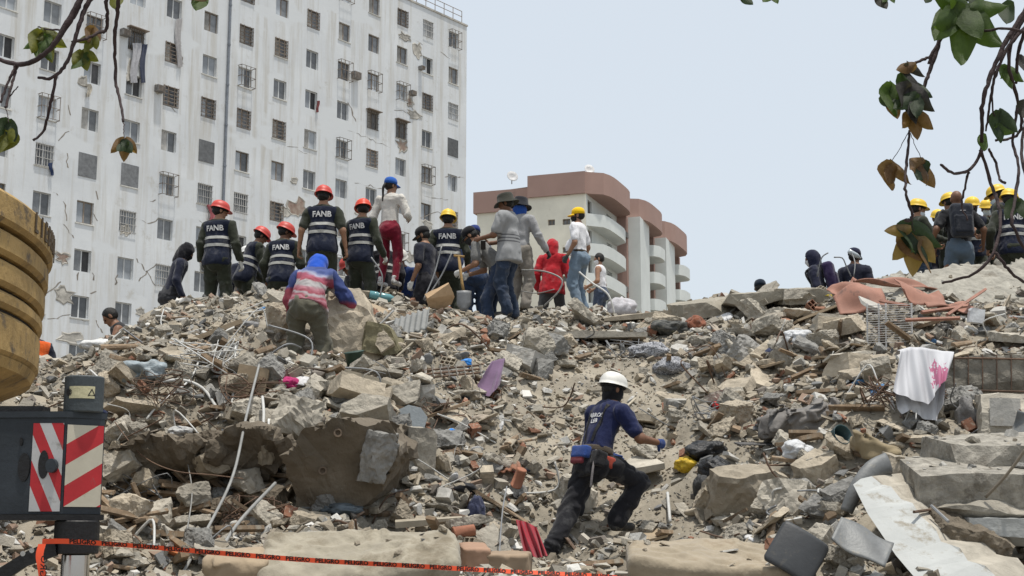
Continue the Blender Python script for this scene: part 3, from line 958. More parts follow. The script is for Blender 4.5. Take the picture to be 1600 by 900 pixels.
rag(136, 132, 8, 20, fabric('hung_beige_cloth', (.42, .39, .33)), 6)
rag(494, 158, 4, 18, fabric('hung_dark_red_cloth', (.20, .06, .06)), 7)

# ------------------------------------------------------------------ cream block with brown roof band (middle distance)
C_ = at(915, 268, 125)
BH = C_.z
LU = Vector((-.94, .34, 0)).normalized()      # along the flat gable, to the left
RU = Vector((.34, .94, 0)).normalized()       # along the balcony side, receding right
LN = Vector((-.34, -.94, 0)).normalized()     # outward normals
RN = Vector((.94, -.34, 0)).normalized()
CO = Vector((C_.x, C_.y, 0))
cream = M('cream_render', (.76, .725, .61), var=.10, scale=.35, bump=.15, bscale=3, stain=((.62, .57, .46), .8, .60), rand=0)
paleg = M('pale_green_white_render', (.62, .645, .62), var=.08, scale=.35, bump=.15, bscale=3, stain=((.50, .50, .46), .8, .63), rand=0)
band = M('brown_roof_band', (.34, .225, .19), var=.08, scale=.3, bump=.1, bscale=3, rand=0)
far = empty('apartment_building', CO, label='cream apartment block with brown roof band and curved balconies', cat='building')
def GP(a, b, z):
    """plan: a metres left along the gable, b metres along the balcony side"""
    return LU * a + RU * b + Vector((0, 0, z))
def length_to(px, along):
    for t in np.arange(0, 60, .05):
        x, _ = pix(CO + along * t + Vector((0, 0, BH * .6)))
        if (along is LU and x <= px) or (along is RU and x >= px):
            return t
    return 60
G1, G2 = length_to(826, LU), length_to(748, LU)
B1, B2, B3 = length_to(968, RU), length_to(1011, RU), length_to(1052, RU)
BND = 2.05
def slab(mb, plan, z0, z1):
    k = len(plan)
    V = [p + Vector((0, 0, z0)) for p in plan] + [p + Vector((0, 0, z1)) for p in plan]
    mb.add(V, [tuple(range(k - 1, -1, -1)), tuple(range(k, 2 * k))] + [(i, (i + 1) % k, k + (i + 1) % k, k + i) for i in range(k)])
# gable walls (two planes, the left one set back) with openings made as recessed boxes
def hole_wall(name, mat, P0, along, out, Lw, z0, z1, holes, parent):
    """wall sheet with rectangular holes (u0,u1,za,zb) on a grid + reveals"""
    us = sorted({0, Lw, *[h[0] for h in holes], *[h[1] for h in holes]})
    zs = sorted({z0, z1, *[h[2] for h in holes], *[h[3] for h in holes]})
    mb = MB()
    for a, b_ in zip(us, us[1:]):
        for c, d in zip(zs, zs[1:]):
            um, zm = (a + b_) / 2, (c + d) / 2
            if any(h[0] < um < h[1] and h[2] < zm < h[3] for h in holes):
                continue
            mb.add([P0 + along * x + Vector((0, 0, y)) for x, y in ((a, c), (b_, c), (b_, d), (a, d))], [(0, 1, 2, 3)])
    for h in holes:
        q = [P0 + along * x + Vector((0, 0, y)) for x, y in ((h[0], h[2]), (h[1], h[2]), (h[1], h[3]), (h[0], h[3]))]
        r = [p - out * .35 for p in q]
        mb.add(q + r, [(0, 1, 5, 4), (1, 2, 6, 5), (2, 3, 7, 6), (3, 0, 4, 7)])
    mb.build(name, mat, parent)
    for h in holes:
        b2 = MB().frame(P0 + along * h[0] + Vector((0, 0, h[2])) - out * .30, along, (0, 0, 1), h[1] - h[0], h[3] - h[2], -out * .1)
        wn_ = b2.build('window', dark_room, parent)
        f2 = MB()
        for x0, x1, y0, y1 in ((h[0], h[1], h[2], h[2] + .09), (h[0], h[1], h[3] - .09, h[3]), (h[0], h[0] + .09, h[2] + .09, h[3] - .09), (h[1] - .09, h[1], h[2] + .09, h[3] - .09), ((h[0] + h[1]) / 2 - .05, (h[0] + h[1]) / 2 + .05, h[2] + .09, h[3] - .09)):
            f2.frame(P0 + along * x0 + Vector((0, 0, y0)) - out * .20, along, (0, 0, 1), x1 - x0, y1 - y0, -out * .06)
        f2.build('frame', brown_frame if h[1] - h[0] < 1.7 else alu, wn_)
        g3 = MB().frame(P0 + along * (h[0] + .05) + Vector((0, 0, h[2] + .05)) - out * .232, along, (0, 0, 1), h[1] - h[0] - .1, h[3] - h[2] - .1, -out * .02)
        g3.build('pane', glass_dark, wn_)

def gz(px, py, P0, out):
    d = ray(px, py)
    t = (CO + P0 - CAM).dot(out) / d.dot(out)
    return CAM + d * t - CO
def rects(lst, P0, along, out, Lw):
    hs = []
    for x0, x1, y0, y1 in lst:
        a, b_ = gz(x0, (y0 + y1) / 2, P0, out), gz(x1, (y0 + y1) / 2, P0, out)
        u = sorted(((a - P0).dot(along), (b_ - P0).dot(along)))
        za, zb = gz((x0 + x1) / 2, y1, P0, out).z, gz((x0 + x1) / 2, y0, P0, out).z
        hs.append((u[0], u[1], za, zb))
    return hs
P1 = GP(0, 0, 0); P2 = GP(G1, 0, 0) - LN * 1.6
small = [(857, 868, 297, 306), (880, 891, 296, 305), (856, 867, 343, 352), (879, 891, 342, 351), (856, 867, 387, 396), (879, 890, 386, 395), (856, 867, 432, 441), (879, 890, 431, 440)]
hole_wall('gable_wall', cream, P1, LU, LN, G1, -.5, BH - BND, rects(small, P1, LU, LN, G1), far)
big = [(818, 827, 307, 325), (817, 826, 352, 370), (816, 826, 397, 415), (815, 825, 442, 459)]
hole_wall('gable_wall', cream, P2, LU, LN, G2 - G1 + .8, -.5, BH - BND - .7, rects(big, P2, LU, LN, G2 - G1), far)
mb = MB()
slab(mb, [P1 + LN * .25 - RU * 0, GP(G1, 0, 0) + LN * .25, GP(G1, 0, 0) - LN * 2.5, P1 - LN * 2.5], BH - BND, BH)
mb.build('roof_band', band, far)
mb = MB()
slab(mb, [P2 + LN * .25, P2 + LU * (G2 - G1 + 1.1) + LN * .25, P2 + LU * (G2 - G1 + 1.1) - LN * 2.5, P2 - LN * 2.5], BH - BND - .7, BH - .7)
mb.build('roof_band', band, far)
mb = MB()
mb.add([GP(G1, 0, -.5), GP(G1, 1.6, -.5), GP(G1, 1.6, BH - BND), GP(G1, 0, BH - BND)], [(0, 1, 2, 3)])
mb.add([P2 + LU * (G2 - G1 + .8) + Vector((0, 0, -.5)), P2 + LU * (G2 - G1 + .8) + RU * 14 + Vector((0, 0, -.5)), P2 + LU * (G2 - G1 + .8) + RU * 14 + Vector((0, 0, BH - 1)), P2 + LU * (G2 - G1 + .8) + Vector((0, 0, BH - 1))], [(0, 1, 2, 3)])
mb.add([GP(0, .3, BH - .6), GP(0, B3, BH - .6), GP(G2, B3, BH - .6), GP(G2, 2.2, BH - .6)], [(3, 2, 1, 0)])
mb.build('return_wall', cream, far)
# balcony side: three stepped units, each with curved parapets
FL = 2.75
def arc(b0, b1, bulge, n=9):
    """plan curve from b0 to b1 on the balcony side bulging outward"""
    return [RU * (b0 + (b1 - b0) * t) + RN * (bulge * (1 - (2 * t - 1) ** 4) ** .5) for t in np.linspace(0, 1, n)]
nfl = int((BH - BND) // FL)
for ui, (b0, b1, wall_l, bul) in enumerate(((0, B1, .42, 1.5), (B1, B2, .50, 1.5), (B2, B3, .5, 1.5))):
    off = RN * (ui * .0)
    L_ = b1 - b0
    wm = paleg
    holes = []
    for k in range(nfl):
        z = BH - BND - (k + 1) * FL
        if z < 6: break
        for c0, c1, ha, hb in (((.05, .17, .8, 2.3), (.62, .78, .8, 2.3)) if ui == 0 else ((.60, .78, .7, 2.2),)):
            holes.append((L_ * c0, L_ * c1, z + ha, z + hb))
    hole_wall('balcony_wall', wm, RU * b0, RU, RN, L_ - .02, -.5, BH - BND, holes, far)
    for k in range(nfl):
        z = BH - BND - (k + 1) * FL
        if z < 6: break
        c0, c1 = (b0 + L_ * .02, b1 - .6) if ui == 0 else (b0 + L_ * .46, b1 - .6)
        cur = arc(c0, c1, bul * (1.0 if ui == 0 else 1.75))
        inn = [p - RN * .14 for p in cur]
        mb = MB()
        kk = len(cur)
        V = [p + Vector((0, 0, z - .2)) for p in cur] + [p + Vector((0, 0, z + .95)) for p in cur] + [p + Vector((0, 0, z - .2)) for p in inn] + [p + Vector((0, 0, z + .95)) for p in inn]
        Fp = []
        for i in range(kk - 1):
            Fp += [(i, i + 1, kk + i + 1, kk + i), (2 * kk + i + 1, 2 * kk + i, 3 * kk + i, 3 * kk + i + 1), (kk + i, kk + i + 1, 3 * kk + i + 1, 3 * kk + i)]
        mb.add(V, Fp)
        mb.add([p + Vector((0, 0, z - .2)) for p in cur], [tuple(range(kk))])
        mb.add([p + Vector((0, 0, z - .05)) for p in cur], [tuple(range(kk - 1, -1, -1))])
        mb.build('balcony', wm, far)
    # brown fin at the unit's far end and the curved roof band
    mb = MB()
    slab(mb, [RU * (b1 - .55), RU * (b1 - .55) + RN * 1.0, RU * (b1 - .02) + RN * 1.0, RU * (b1 - .02)], -.5, BH - BND)
    mb.build('brown_pier', band, far)
    cur = arc(b0, b1 + .1, 1.9 if ui == 0 else 2.5, 12)
    mb = MB()
    slab(mb, [RU * b0 - RN * .4] + cur + [RU * (b1 + .1) - RN * .4], BH - BND, BH - .02 * ui - .02)
    mb.build('roof_band', band, far)
    if ui < 2:
        mb = MB()
        # white screen wall standing forward at the start of the next unit
        nb1 = (B2, B3)[ui]
        Ln = nb1 - b1
        slab(mb, [RU * (b1 + .05) + RN * .15, RU * (b1 + .05) + RN * 2.2, RU * (b1 + Ln * .45) + RN * 1.9, RU * (b1 + Ln * .45) + RN * .15], -.5, BH - BND)
        mb.build('screen_wall', paleg, far)
for ui_, (b_, z_) in enumerate(((B1 * .9, 2.2), (B1 * .88, 7.6), (B1 + (B2 - B1) * .9, 4.9), (B2 + (B3 - B2) * .88, 2.3), (B1 * .4, 4.9))):
    p = RU * b_ + RN * .75 + Vector((0, 0, BH - BND - z_))
    ac = MB().frame(p, RU, (0, 0, 1), .8, .55, RN * .35).build('air_conditioner', M('air_conditioner_case', (.20, .19, .18)), far)
# roof-top dishes
for px_, py_, r_ in ((794, 277, .55), (915, 268, .5)):
    p = gz(px_, py_, P1, LN) - LN * 1.0
    V, Fv = lathe_vf([(.05, -.02), (r_ * .6, .06), (r_, .2), (r_ * .98, .23), (r_ * .55, .09), (.04, .03)], 14)
    d_ = link('satellite_dish', mesh_np('satellite_dish', V, Fv, True), M('dish_white', (.6, .6, .6)), far, (p.x, p.y, BH + .35), (R(70), 0, R(20)))
    m = MB(); m.tube([(0, 0, 0), (0, -.1, -.0)], .04, 6); 
    MB().tube([Vector((p.x, p.y, BH - .3)), Vector((p.x, p.y, BH + .35))], .05, 6).build('mast', iron, far)
# ------------------------------------------------------------------ broken pieces
conc = M('broken_concrete', (.35, .322, .27), rough=.95, var=.28, scale=3.5, bump=.7, bscale=26, stain=((.20, .175, .14), 2.2, .60), rand=.22)
conc_beige = M('dusty_beige_concrete', (.37, .322, .25), rough=.95, var=.25, scale=3, bump=.7, bscale=24, stain=((.215, .185, .145), 2.5, .58), rand=.2)
conc_grey = M('grey_concrete', (.245, .24, .225), rough=.95, var=.3, scale=4, bump=.7, bscale=28, rand=.2)
plaster = M('white_plaster', (.45, .435, .40), rough=.95, var=.16, scale=3, bump=.5, bscale=20, stain=((.33, .30, .25), 2.6, .56), rand=.15)
clay = M('fired_clay', (.23, .11, .07), rough=.95, var=.25, scale=5, bump=.5, bscale=25, stain=((.34, .29, .23), 4, .52), rand=.2)
tilem = M('cement_tile', (.33, .285, .23), rough=.7, var=.15, scale=4, bump=.2, stain=((.27, .24, .2), 5, .57), rand=.25)
wood = M('weathered_wood', (.20, .145, .095), rough=.9, var=.3, scale=6, bump=.5, bscale=30, stain=((.30, .27, .22), 4, .55), rand=.3)
rust = M('rusty_steel', (.13, .085, .06), rough=.85, var=.35, scale=8, bump=.4, bscale=50, rand=.25)
steel = M('grey_steel', (.20, .205, .21), rough=.5, metal=.3, var=.2, rand=.2)
pvc = M('white_plastic_pipe', (.50, .50, .48), rough=.55, var=.12, stain=((.34, .31, .26), 5, .55), rand=.15)

def chunk_me(name, dims, seed, ncut=5, rough=.05, sub=2, keep=.62, mat=None):
    """an irregular broken block: a box cut by random planes, then chipped"""
    r = random.Random(seed)
    bm = bmesh.new()
    bmesh.ops.create_cube(bm, size=1)
    for _ in range(ncut):
        n = Vector((r.gauss(0, 1), r.gauss(0, 1), r.gauss(0, .8))).normalized()
        d = r.uniform(keep * .5, .62)
        geom = bm.verts[:] + bm.edges[:] + bm.faces[:]
        res = bmesh.ops.bisect_plane(bm, geom=geom, plane_co=n * d, plane_no=n, clear_outer=True)
        ed = [e for e in res['geom_cut'] if isinstance(e, bmesh.types.BMEdge)]
        if ed:
            bmesh.ops.holes_fill(bm, edges=ed)
    bmesh.ops.scale(bm, vec=dims, verts=bm.verts)
    bmesh.ops.triangulate(bm, faces=bm.faces)
    big = max(dims)
    for _ in range(sub):
        lim = big * (.38, .2, .12, .075, .05)[min(_, 4)]
        es = [e for e in bm.edges if e.calc_length() > lim]
        if es:
            bmesh.ops.subdivide_edges(bm, edges=es, cuts=1)
            bmesh.ops.triangulate(bm, faces=bm.faces)
    bm.normal_update()
    co = np.array([v.co for v in bm.verts])
    s = 1.0 / max(big * .22, 1e-6)
    nz = fbm(co * s + seed * 3.1, seed, 3)
    nz2 = vnoise(co * s * 3.2 + seed, seed + 3) + .6 * vnoise(co * s * 7 + seed, seed + 4)
    mn = min(dims)
    for v, a, b in zip(bm.verts, nz, nz2):
        v.co += v.normal * (a * rough * mn * .75 + b * rough * mn * .45)
    me = bpy.data.meshes.new(name)
    bm.to_mesh(me)
    bm.free()
    if mat:
        me.materials.append(mat)
    return me

def spot(px, py, drop=0.0, toward=0.0):
    Y = on(px, py + drop).y - toward
    return at(px, py, Y)

def big(name, px, py, dims, rot, mat, label, cat, drop=15, seed=0, group=None, ncut=5, rough=.06, sub=3, toward=0.0, keep=.7):
    me = chunk_me(name, dims, seed or int(px * 3 + py), ncut, rough, sub, keep, mat)
    o = link(name, me, mat, None, spot(px, py, drop, toward), [R(a) for a in rot])
    return tag(o, label, cat, group)

# ---- landmarks used to say which loose piece is meant
LAND = [(40, 600, 'the yellow counterweight'), (130, 760, 'the striped outrigger'), (230, 585, 'the crumpled pale blue sheet'), (420, 480, 'the gravel crest under the red helmets'), (500, 540, 'the bending worker'),
        (530, 720, 'the big dark slab'), (640, 650, 'the grey road-sign plate'), (765, 590, 'the purple cloth'), (860, 545, 'the white foam roll'), (785, 500, 'the bucket-hat man'), (830, 840, 'the red cloth'),
        (930, 700, 'the climber'), (1075, 728, 'the yellow wrapper'), (1110, 745, 'the black rubbish bags'), (1040, 560, 'the silver patterned fabric'), (1045, 512, 'the heap of dark clothes'),
        (1245, 530, 'the clear plastic bag'), (1250, 655, 'the grey tarpaulin roll'), (1440, 600, 'the hanging white sheet'), (1400, 465, 'the salmon metal sheets'), (1350, 750, 'the bent grey gutter'),
        (1245, 860, 'the black chair back'), (1545, 590, 'the rebar-wrapped beam'), (560, 868, 'the long beige mattress'), (1120, 880, 'the stained mattress'), (710, 590, 'the wire rack'), (300, 760, 'the dark hollow'),
        (920, 500, 'the white T-shirt man'), (1180, 470, 'the cracked crest slab'), (290, 615, 'the curved white pipe'), (1500, 720, 'the broken floor slab'), (1165, 765, 'the pale boulder by the rubbish bags')]
def where(px, py):
    b = min(LAND, key=lambda l: (l[0] - px) ** 2 + ((l[1] - py) * 1.3) ** 2)
    dx, dy = px - b[0], py - b[1]
    d = math.hypot(dx, dy)
    if abs(dx) > abs(dy):
        rel = 'left of' if dx < 0 else 'right of'
    else:
        rel = 'above' if dy < 0 else 'below'
    return ('close ' if d < 38 else 'well ' if d > 95 else '') + rel + ' ' + b[2]

# ------------------------------------------------------------------ loose debris too small to pick up one by one: two masses
def hull_proto(seed, dims, n=9):
    r = random.Random(seed)
    bm = bmesh.new()
    for _ in range(n):
        v = Vector((r.uniform(-1, 1), r.uniform(-1, 1), r.uniform(-1, 1)))
        m_ = max(abs(c) for c in v)
        v = v / m_ * r.uniform(.75, 1)
        bm.verts.new((v.x * dims[0] / 2, v.y * dims[1] / 2, v.z * dims[2] / 2))
    bmesh.ops.convex_hull(bm, input=bm.verts)
    for v in [v for v in bm.verts if not v.link_faces]:
        bm.verts.remove(v)
    bmesh.ops.triangulate(bm, faces=bm.faces)
    bm.verts.index_update()
    V = np.array([v.co for v in bm.verts]); Fh = np.array([[v.index for v in f.verts] for f in bm.faces])
    bm.free()
    return V, Fh

PALETTE = np.array([(.37, .345, .295), (.30, .275, .23), (.345, .30, .232), (.17, .15, .13), (.52, .51, .48), (.21, .11, .072), (.28, .20, .15), (.17, .172, .17), (.32, .28, .22), (.18, .155, .12)])
PWGT = np.array([.24, .20, .19, .06, .10, .03, .05, .04, .07, .04]); PWGT = PWGT / PWGT.sum()

def scatter(name, N, smin_, smax_, protos, seed, ylo, yhi, fov=.46, dens=None, sink=.25, label=None, weights=PWGT):
    r = np.random.default_rng(seed)
    Y = np.sqrt(r.uniform(ylo ** 2, yhi ** 2, N * 2))
    X = r.uniform(-fov, fov, N * 2) * Y
    keep = np.ones(len(X), bool)
    if dens is not None:
        keep = r.uniform(0, 1, len(X)) < dens(X, Y)
    X, Y = X[keep][:N], Y[keep][:N]
    n = len(X)
    Z = hz(X, Y)
    s = smin_ * (smax_ / smin_) ** (r.uniform(0, 1, n) ** 1.7)
    pi = r.integers(0, len(protos), n)
    yaw = r.uniform(0, 2 * np.pi, n); tx = r.normal(0, .5, n); ty = r.normal(0, .5, n)
    colr = PALETTE[r.choice(len(PALETTE), n, p=weights)] * r.uniform(.8, 1.2, n)[:, None]
    Vs, Fs, Cs, off = [], [], [], 0
    for k, (PV, PF_) in enumerate(protos):
        m = np.where(pi == k)[0]
        if not len(m):
            continue
        cz, sz, cx, sx, cy, sy = np.cos(yaw[m]), np.sin(yaw[m]), np.cos(tx[m]), np.sin(tx[m]), np.cos(ty[m]), np.sin(ty[m])
        o_, l_ = np.zeros(len(m)), np.ones(len(m))
        Rz = np.stack([np.stack([cz, -sz, o_], -1), np.stack([sz, cz, o_], -1), np.stack([o_, o_, l_], -1)], -2)
        Rx = np.stack([np.stack([l_, o_, o_], -1), np.stack([o_, cx, -sx], -1), np.stack([o_, sx, cx], -1)], -2)
        Ry = np.stack([np.stack([cy, o_, sy], -1), np.stack([o_, l_, o_], -1), np.stack([-sy, o_, cy], -1)], -2)
        RR = Rz @ Rx @ Ry
        P = np.einsum('nij,vj->nvi', RR, PV) * s[m][:, None, None]
        P[..., 0] += X[m][:, None]; P[..., 1] += Y[m][:, None]
        P[..., 2] += (Z[m] + s[m] * sink)[:, None]
        nv = len(PV)
        Vs.append(P.reshape(-1, 3))
        Fs.append((PF_[None] + (np.arange(len(m)) * nv)[:, None, None]).reshape(-1, 3) + off)
        Cs.append(np.repeat(colr[m], nv, 0))
        off += len(m) * nv
    V, Fc, C = np.concatenate(Vs), np.concatenate(Fs), np.concatenate(Cs)
    me = mesh_np(name, V, Fc)
    ca = me.color_attributes.new('col', 'FLOAT_COLOR', 'POINT')
    ca.data.foreach_set('color', np.c_[C, np.ones(len(C))].astype(np.float32).ravel())
    o = link(name, me, M('mixed_debris', (1, 1, 1), rough=.95, var=.12, scale=14, bump=.6, bscale=45, attr='col', rand=0, col2=(1, 1, 1)))
    return tag(o, label, 'rubble', kind='stuff')

def box_proto(seed, dims):
    r = random.Random(seed)
    V = np.array([[a * dims[0] / 2 * r.uniform(.55, 1.05), b * dims[1] / 2 * r.uniform(.55, 1.05), c * dims[2] / 2 * r.uniform(.7, 1.1)] for c in (-1, 1) for b in (-1, 1) for a in (-1, 1)])
    Q = [(0, 2, 3, 1), (4, 5, 7, 6), (0, 1, 5, 4), (2, 6, 7, 3), (0, 4, 6, 2), (1, 3, 7, 5)]
    return V, np.array([t for q in Q for t in ((q[0], q[1], q[2]), (q[0], q[2], q[3]))])
BOXES = [box_proto(70 + i, d) for i, d in enumerate([(1, .7, .22), (1, .8, .3), (1, .5, .16), (1, .9, .14), (1, .6, .45), (1, .4, .3), (1, .75, .2), (1, .85, .5), (1, .3, .12)])]
protos_a = BOXES + [hull_proto(i, d, 9) for i, d in enumerate([(1, .8, .6), (1, .7, .35), (1, .5, .3), (.9, .9, .5), (1, .6, .2), (1, .9, .25), (1, .35, .22), (1, .8, .7)])][:4]
def octa_proto(seed, d):
    r = random.Random(seed)
    j = lambda v: tuple(c + r.uniform(-.16, .16) * e for c, e in zip(v, d))
    V = np.array([j((d[0] / 2, 0, 0)), j((-d[0] / 2, 0, 0)), j((0, d[1] / 2, 0)), j((0, -d[1] / 2, 0)), j((.1, .1, d[2] / 2)), j((-.1, 0, -d[2] / 2))])
    return V, np.array([(0, 2, 4), (2, 1, 4), (1, 3, 4), (3, 0, 4), (2, 0, 5), (1, 2, 5), (3, 1, 5), (0, 3, 5)])
protos_s = [octa_proto(40 + i, d) for i, d in enumerate([(1, .9, .6), (1.1, .7, .45), (1.2, .6, .35), (1, 1, .7), (1.1, .8, .4), (1.2, .9, .3)])]
def dens_m(X, Y):
    """fewer big lumps on the trodden path and on the gravel crest"""
    px = 800 + FPX * X / Y
    path = np.exp(-((px - (1045 - 14 * (Y - 13))) / 85) ** 2) * (Y > 11.5) * (Y < 19)
    crest = np.exp(-((px - 440) / 130) ** 4) * (Y > 16.6) * (Y < 19.4)
    return np.clip(.55 + .55 * vnoise(np.stack([X * 1.1, Y * 1.1, X * 0], -1), 5), .12, 1) * (1 - .75 * path) * (1 - .8 * crest)
def dens_f(X, Y):
    return np.clip(.75 + .35 * vnoise(np.stack([X * 1.6, Y * 1.6, X * 0], -1), 8), .3, 1)
scatter('small_debris', 35000, .045, .18, protos_a, 1, 8.0, 23.5, dens=dens_m, label='fist-sized broken concrete, plaster and brick covering the mound')
scatter('gravel', 84000, .016, .056, protos_s, 2, 8.0, 22.0, fov=.41, dens=dens_f, sink=.15, label='fine gravel and crumbs between the larger pieces')

# ------------------------------------------------------------------ pieces one can pick out, each its own object
FREE = []      # photo boxes kept clear for particular things
for bx in ((0, 280, 150, 900), (450, 400, 590, 572), (445, 655, 605, 800), (630, 640, 680, 740), (420, 845, 700, 900), (990, 865, 1285, 900), (835, 585, 1005, 892), (1395, 545, 1490, 655), (1300, 430, 1540, 500),
           (1345, 710, 1600, 900), (1070, 690, 1210, 800), (740, 560, 790, 615), (1440, 405, 1600, 485), (1490, 560, 1600, 620)):
    FREE.append(bx)
rp = random.Random(21)
def blocked(px, py, pad=0):
    return any(a - pad < px < c + pad and b - pad < py < d + pad for a, b, c, d in FREE)
def skyline(px):
    xs = [0, 110, 200, 300, 400, 500, 600, 700, 800, 900, 1000, 1100, 1200, 1300, 1400, 1500, 1600]
    ys = [590, 548, 503, 470, 452, 458, 468, 486, 505, 497, 500, 472, 460, 452, 444, 436, 430]
    return float(np.interp(px, xs, ys))
def pick(n, lo=8, clear=True, tries=40):
    out = []
    for _ in range(n * tries):
        px = rp.uniform(-20, 1620); py = rp.uniform(445, 900)
        if py < skyline(px) + lo or (clear and blocked(px, py)):
            continue
        if abs(px - (1050 - (780 - py) * .22)) < 75 and 530 < py < 800 and rp.random() < .6:
            continue
        out.append((px, py))
        if len(out) == n:
            break
    return out

def lib(name, specs, mat, **kw):
    return [chunk_me(name, d, 300 + i * 7 + len(mat.name), mat=mat, **{**dict(ncut=4 + i % 4, rough=.085, sub=4), **kw}) for i, d in enumerate(specs)]
BL = [(1, .8, .65), (1, .7, .5), (1, .9, .75), (1, .6, .45), (.9, .85, .7), (1, .75, .4), (1, .55, .5), (.95, .9, .55)]
SLB = [(1, .75, .16), (1, .6, .2), (1, .85, .13), (1, .5, .16), (1, .9, .22)]
kinds = [
    ('concrete_chunk', lib('concrete_chunk', BL, conc) + lib('concrete_chunk', BL[:6], conc_beige) + lib('concrete_chunk', BL[:5], conc_grey), 295, (15, 58), 'concrete chunks strewn over the rubble', 'concrete chunk', .35),
    ('concrete_slab_piece', lib('concrete_slab_piece', SLB, conc, rough=.2) + lib('concrete_slab_piece', SLB[:4], conc_beige, rough=.16), 260, (19, 88), 'broken slab pieces strewn over the rubble', 'flat concrete slab piece', .12),
    ('plaster_lump', lib('plaster_lump', SLB[:4] + BL[:3], plaster, sub=1, rough=.08), 120, (12, 36), 'white plaster lumps strewn over the rubble', 'whitish plaster lump', .2),
    ('tile_fragment', lib('tile_fragment', [(1, .8, .05), (1, 1, .05), (1, .6, .06)], tilem, sub=0, ncut=3, rough=.01, keep=.5), 95, (16, 42), 'floor tile fragments strewn over the rubble', 'thin tan tile fragment', .05),
    ('brick_fragment', lib('brick_fragment', [(1, .5, .4), (.8, .5, .4), (1, .6, .3)], clay, sub=1, ncut=2, rough=.03), 60, (14, 34), 'clay brick fragments strewn over the rubble', 'reddish clay brick fragment', .2),
]
def size_word(px):
    return 'tiny' if px < 18 else 'small' if px < 26 else 'mid-sized' if px < 38 else 'large'
for name, meshes, n, (lo, hi), grp, word, lift in kinds:
    for px, py in pick(n):
        sp = lo * (hi / lo) ** (rp.random() ** 1.7)
        p = on(px, py)
        s = sp * p.y / FPX
        me = rp.choice(meshes)
        tilt = .55 if lift < .15 else .9
        o = link(name, me, None, None, (p.x, p.y, p.z + s * lift), (rp.gauss(-.1, tilt * .6), rp.gauss(0, tilt * .6), rp.uniform(0, 6.28)), (s * rp.uniform(.85, 1.15), s * rp.uniform(.85, 1.15), s * rp.uniform(.85, 1.15)))
        x_, y_ = pix(o.location)
        tag(o, '%s %s %s' % (size_word(sp), word, where(x_, y_)), 'rubble', grp, 'thing')

# hollow clay blocks
def hollow_block(mat):
    mb = MB()
    for x in (-.5, -.17, .16, .49):
        mb.box((x, 0, 0), (.05, .6, .5))
    for z in (-.25, .0, .25):
        for x0 in (-.335, -.005, .325):
            mb.box((x0, 0, z), (.278, .6, .05))
    me = mesh_np('hollow_block', mb.v, mb.f); me.materials.append(mat); return me
HB = [hollow_block(clay), hollow_block(conc_beige)]
for px, py in pick(26):
    p = on(px, py); s = rp.uniform(.16, .24)
    o = link('hollow_block', rp.choice(HB), None, None, (p.x, p.y, p.z + s * .2), (rp.gauss(0, .6), rp.gauss(0, .6), rp.uniform(0, 6.28)), s)
    x_, y_ = pix(o.location)
    tag(o, 'hollow building block with open cells ' + where(x_, y_), 'building block', 'hollow building blocks in the rubble')

# planks and laths
PLK = [chunk_me('plank', (1, .10, .03), 500 + i, 2, .02, 1, .8, wood) for i in range(4)]
for px, py in pick(120):
    p = on(px, py)
    L_ = rp.uniform(30, 95) * p.y / FPX
    o = link('plank', rp.choice(PLK), None, None, (p.x, p.y, p.z + .05), (rp.gauss(0, .4), rp.gauss(-.1, .35), rp.uniform(0, 3.14)), (L_, rp.uniform(.5, 1.0) * .9, rp.uniform(.8, 1.5)))
    x_, y_ = pix(o.location)
    tag(o, ('short ' if L_ * FPX / p.y < 50 else 'long ') + 'weathered wooden plank ' + where(x_, y_), 'plank', 'planks and laths in the rubble')

# bent reinforcement bars and thin wires
for i, (px, py) in enumerate(pick(170)):
    p = on(px, py)
    L_ = rp.uniform(30, 110) * p.y / FPX
    a = rp.uniform(0, 6.28); e = rp.uniform(-.1, .75)
    d = Vector((math.cos(a) * math.cos(e), math.sin(a) * math.cos(e) * .7, math.sin(e)))
    k = Vector((rp.gauss(0, .25), rp.gauss(0, .25), rp.gauss(.05, .25))) * L_
    pts = spline([p + Vector((0, 0, .01)), p + d * L_ * .5 + k, p + d * L_ + k * rp.uniform(-.2, .6)], 6)
    if any(pix(q_)[1] < skyline(pix(q_)[0]) - 3 for q_ in pts):
        continue
    mt = rp.choice([rust, rust, steel, pvc])
    r_ = rp.choice([.005, .006, .008, .010])
    nm = {'rusty_steel': 'rebar', 'grey_steel': 'metal_rod', 'white_plastic_pipe': 'plastic_conduit'}[mt.name]
    o = MB().tube(pts, r_, 6).build(nm, mt, smooth=True)
    x_, y_ = pix(pts[len(pts) // 2])
    tag(o, {'rebar': 'rusty bent steel bar ', 'metal_rod': 'thin grey metal rod ', 'plastic_conduit': 'thin white plastic conduit '}[nm] + where(x_, y_), 'rod', 'bars and conduits sticking out of the rubble')

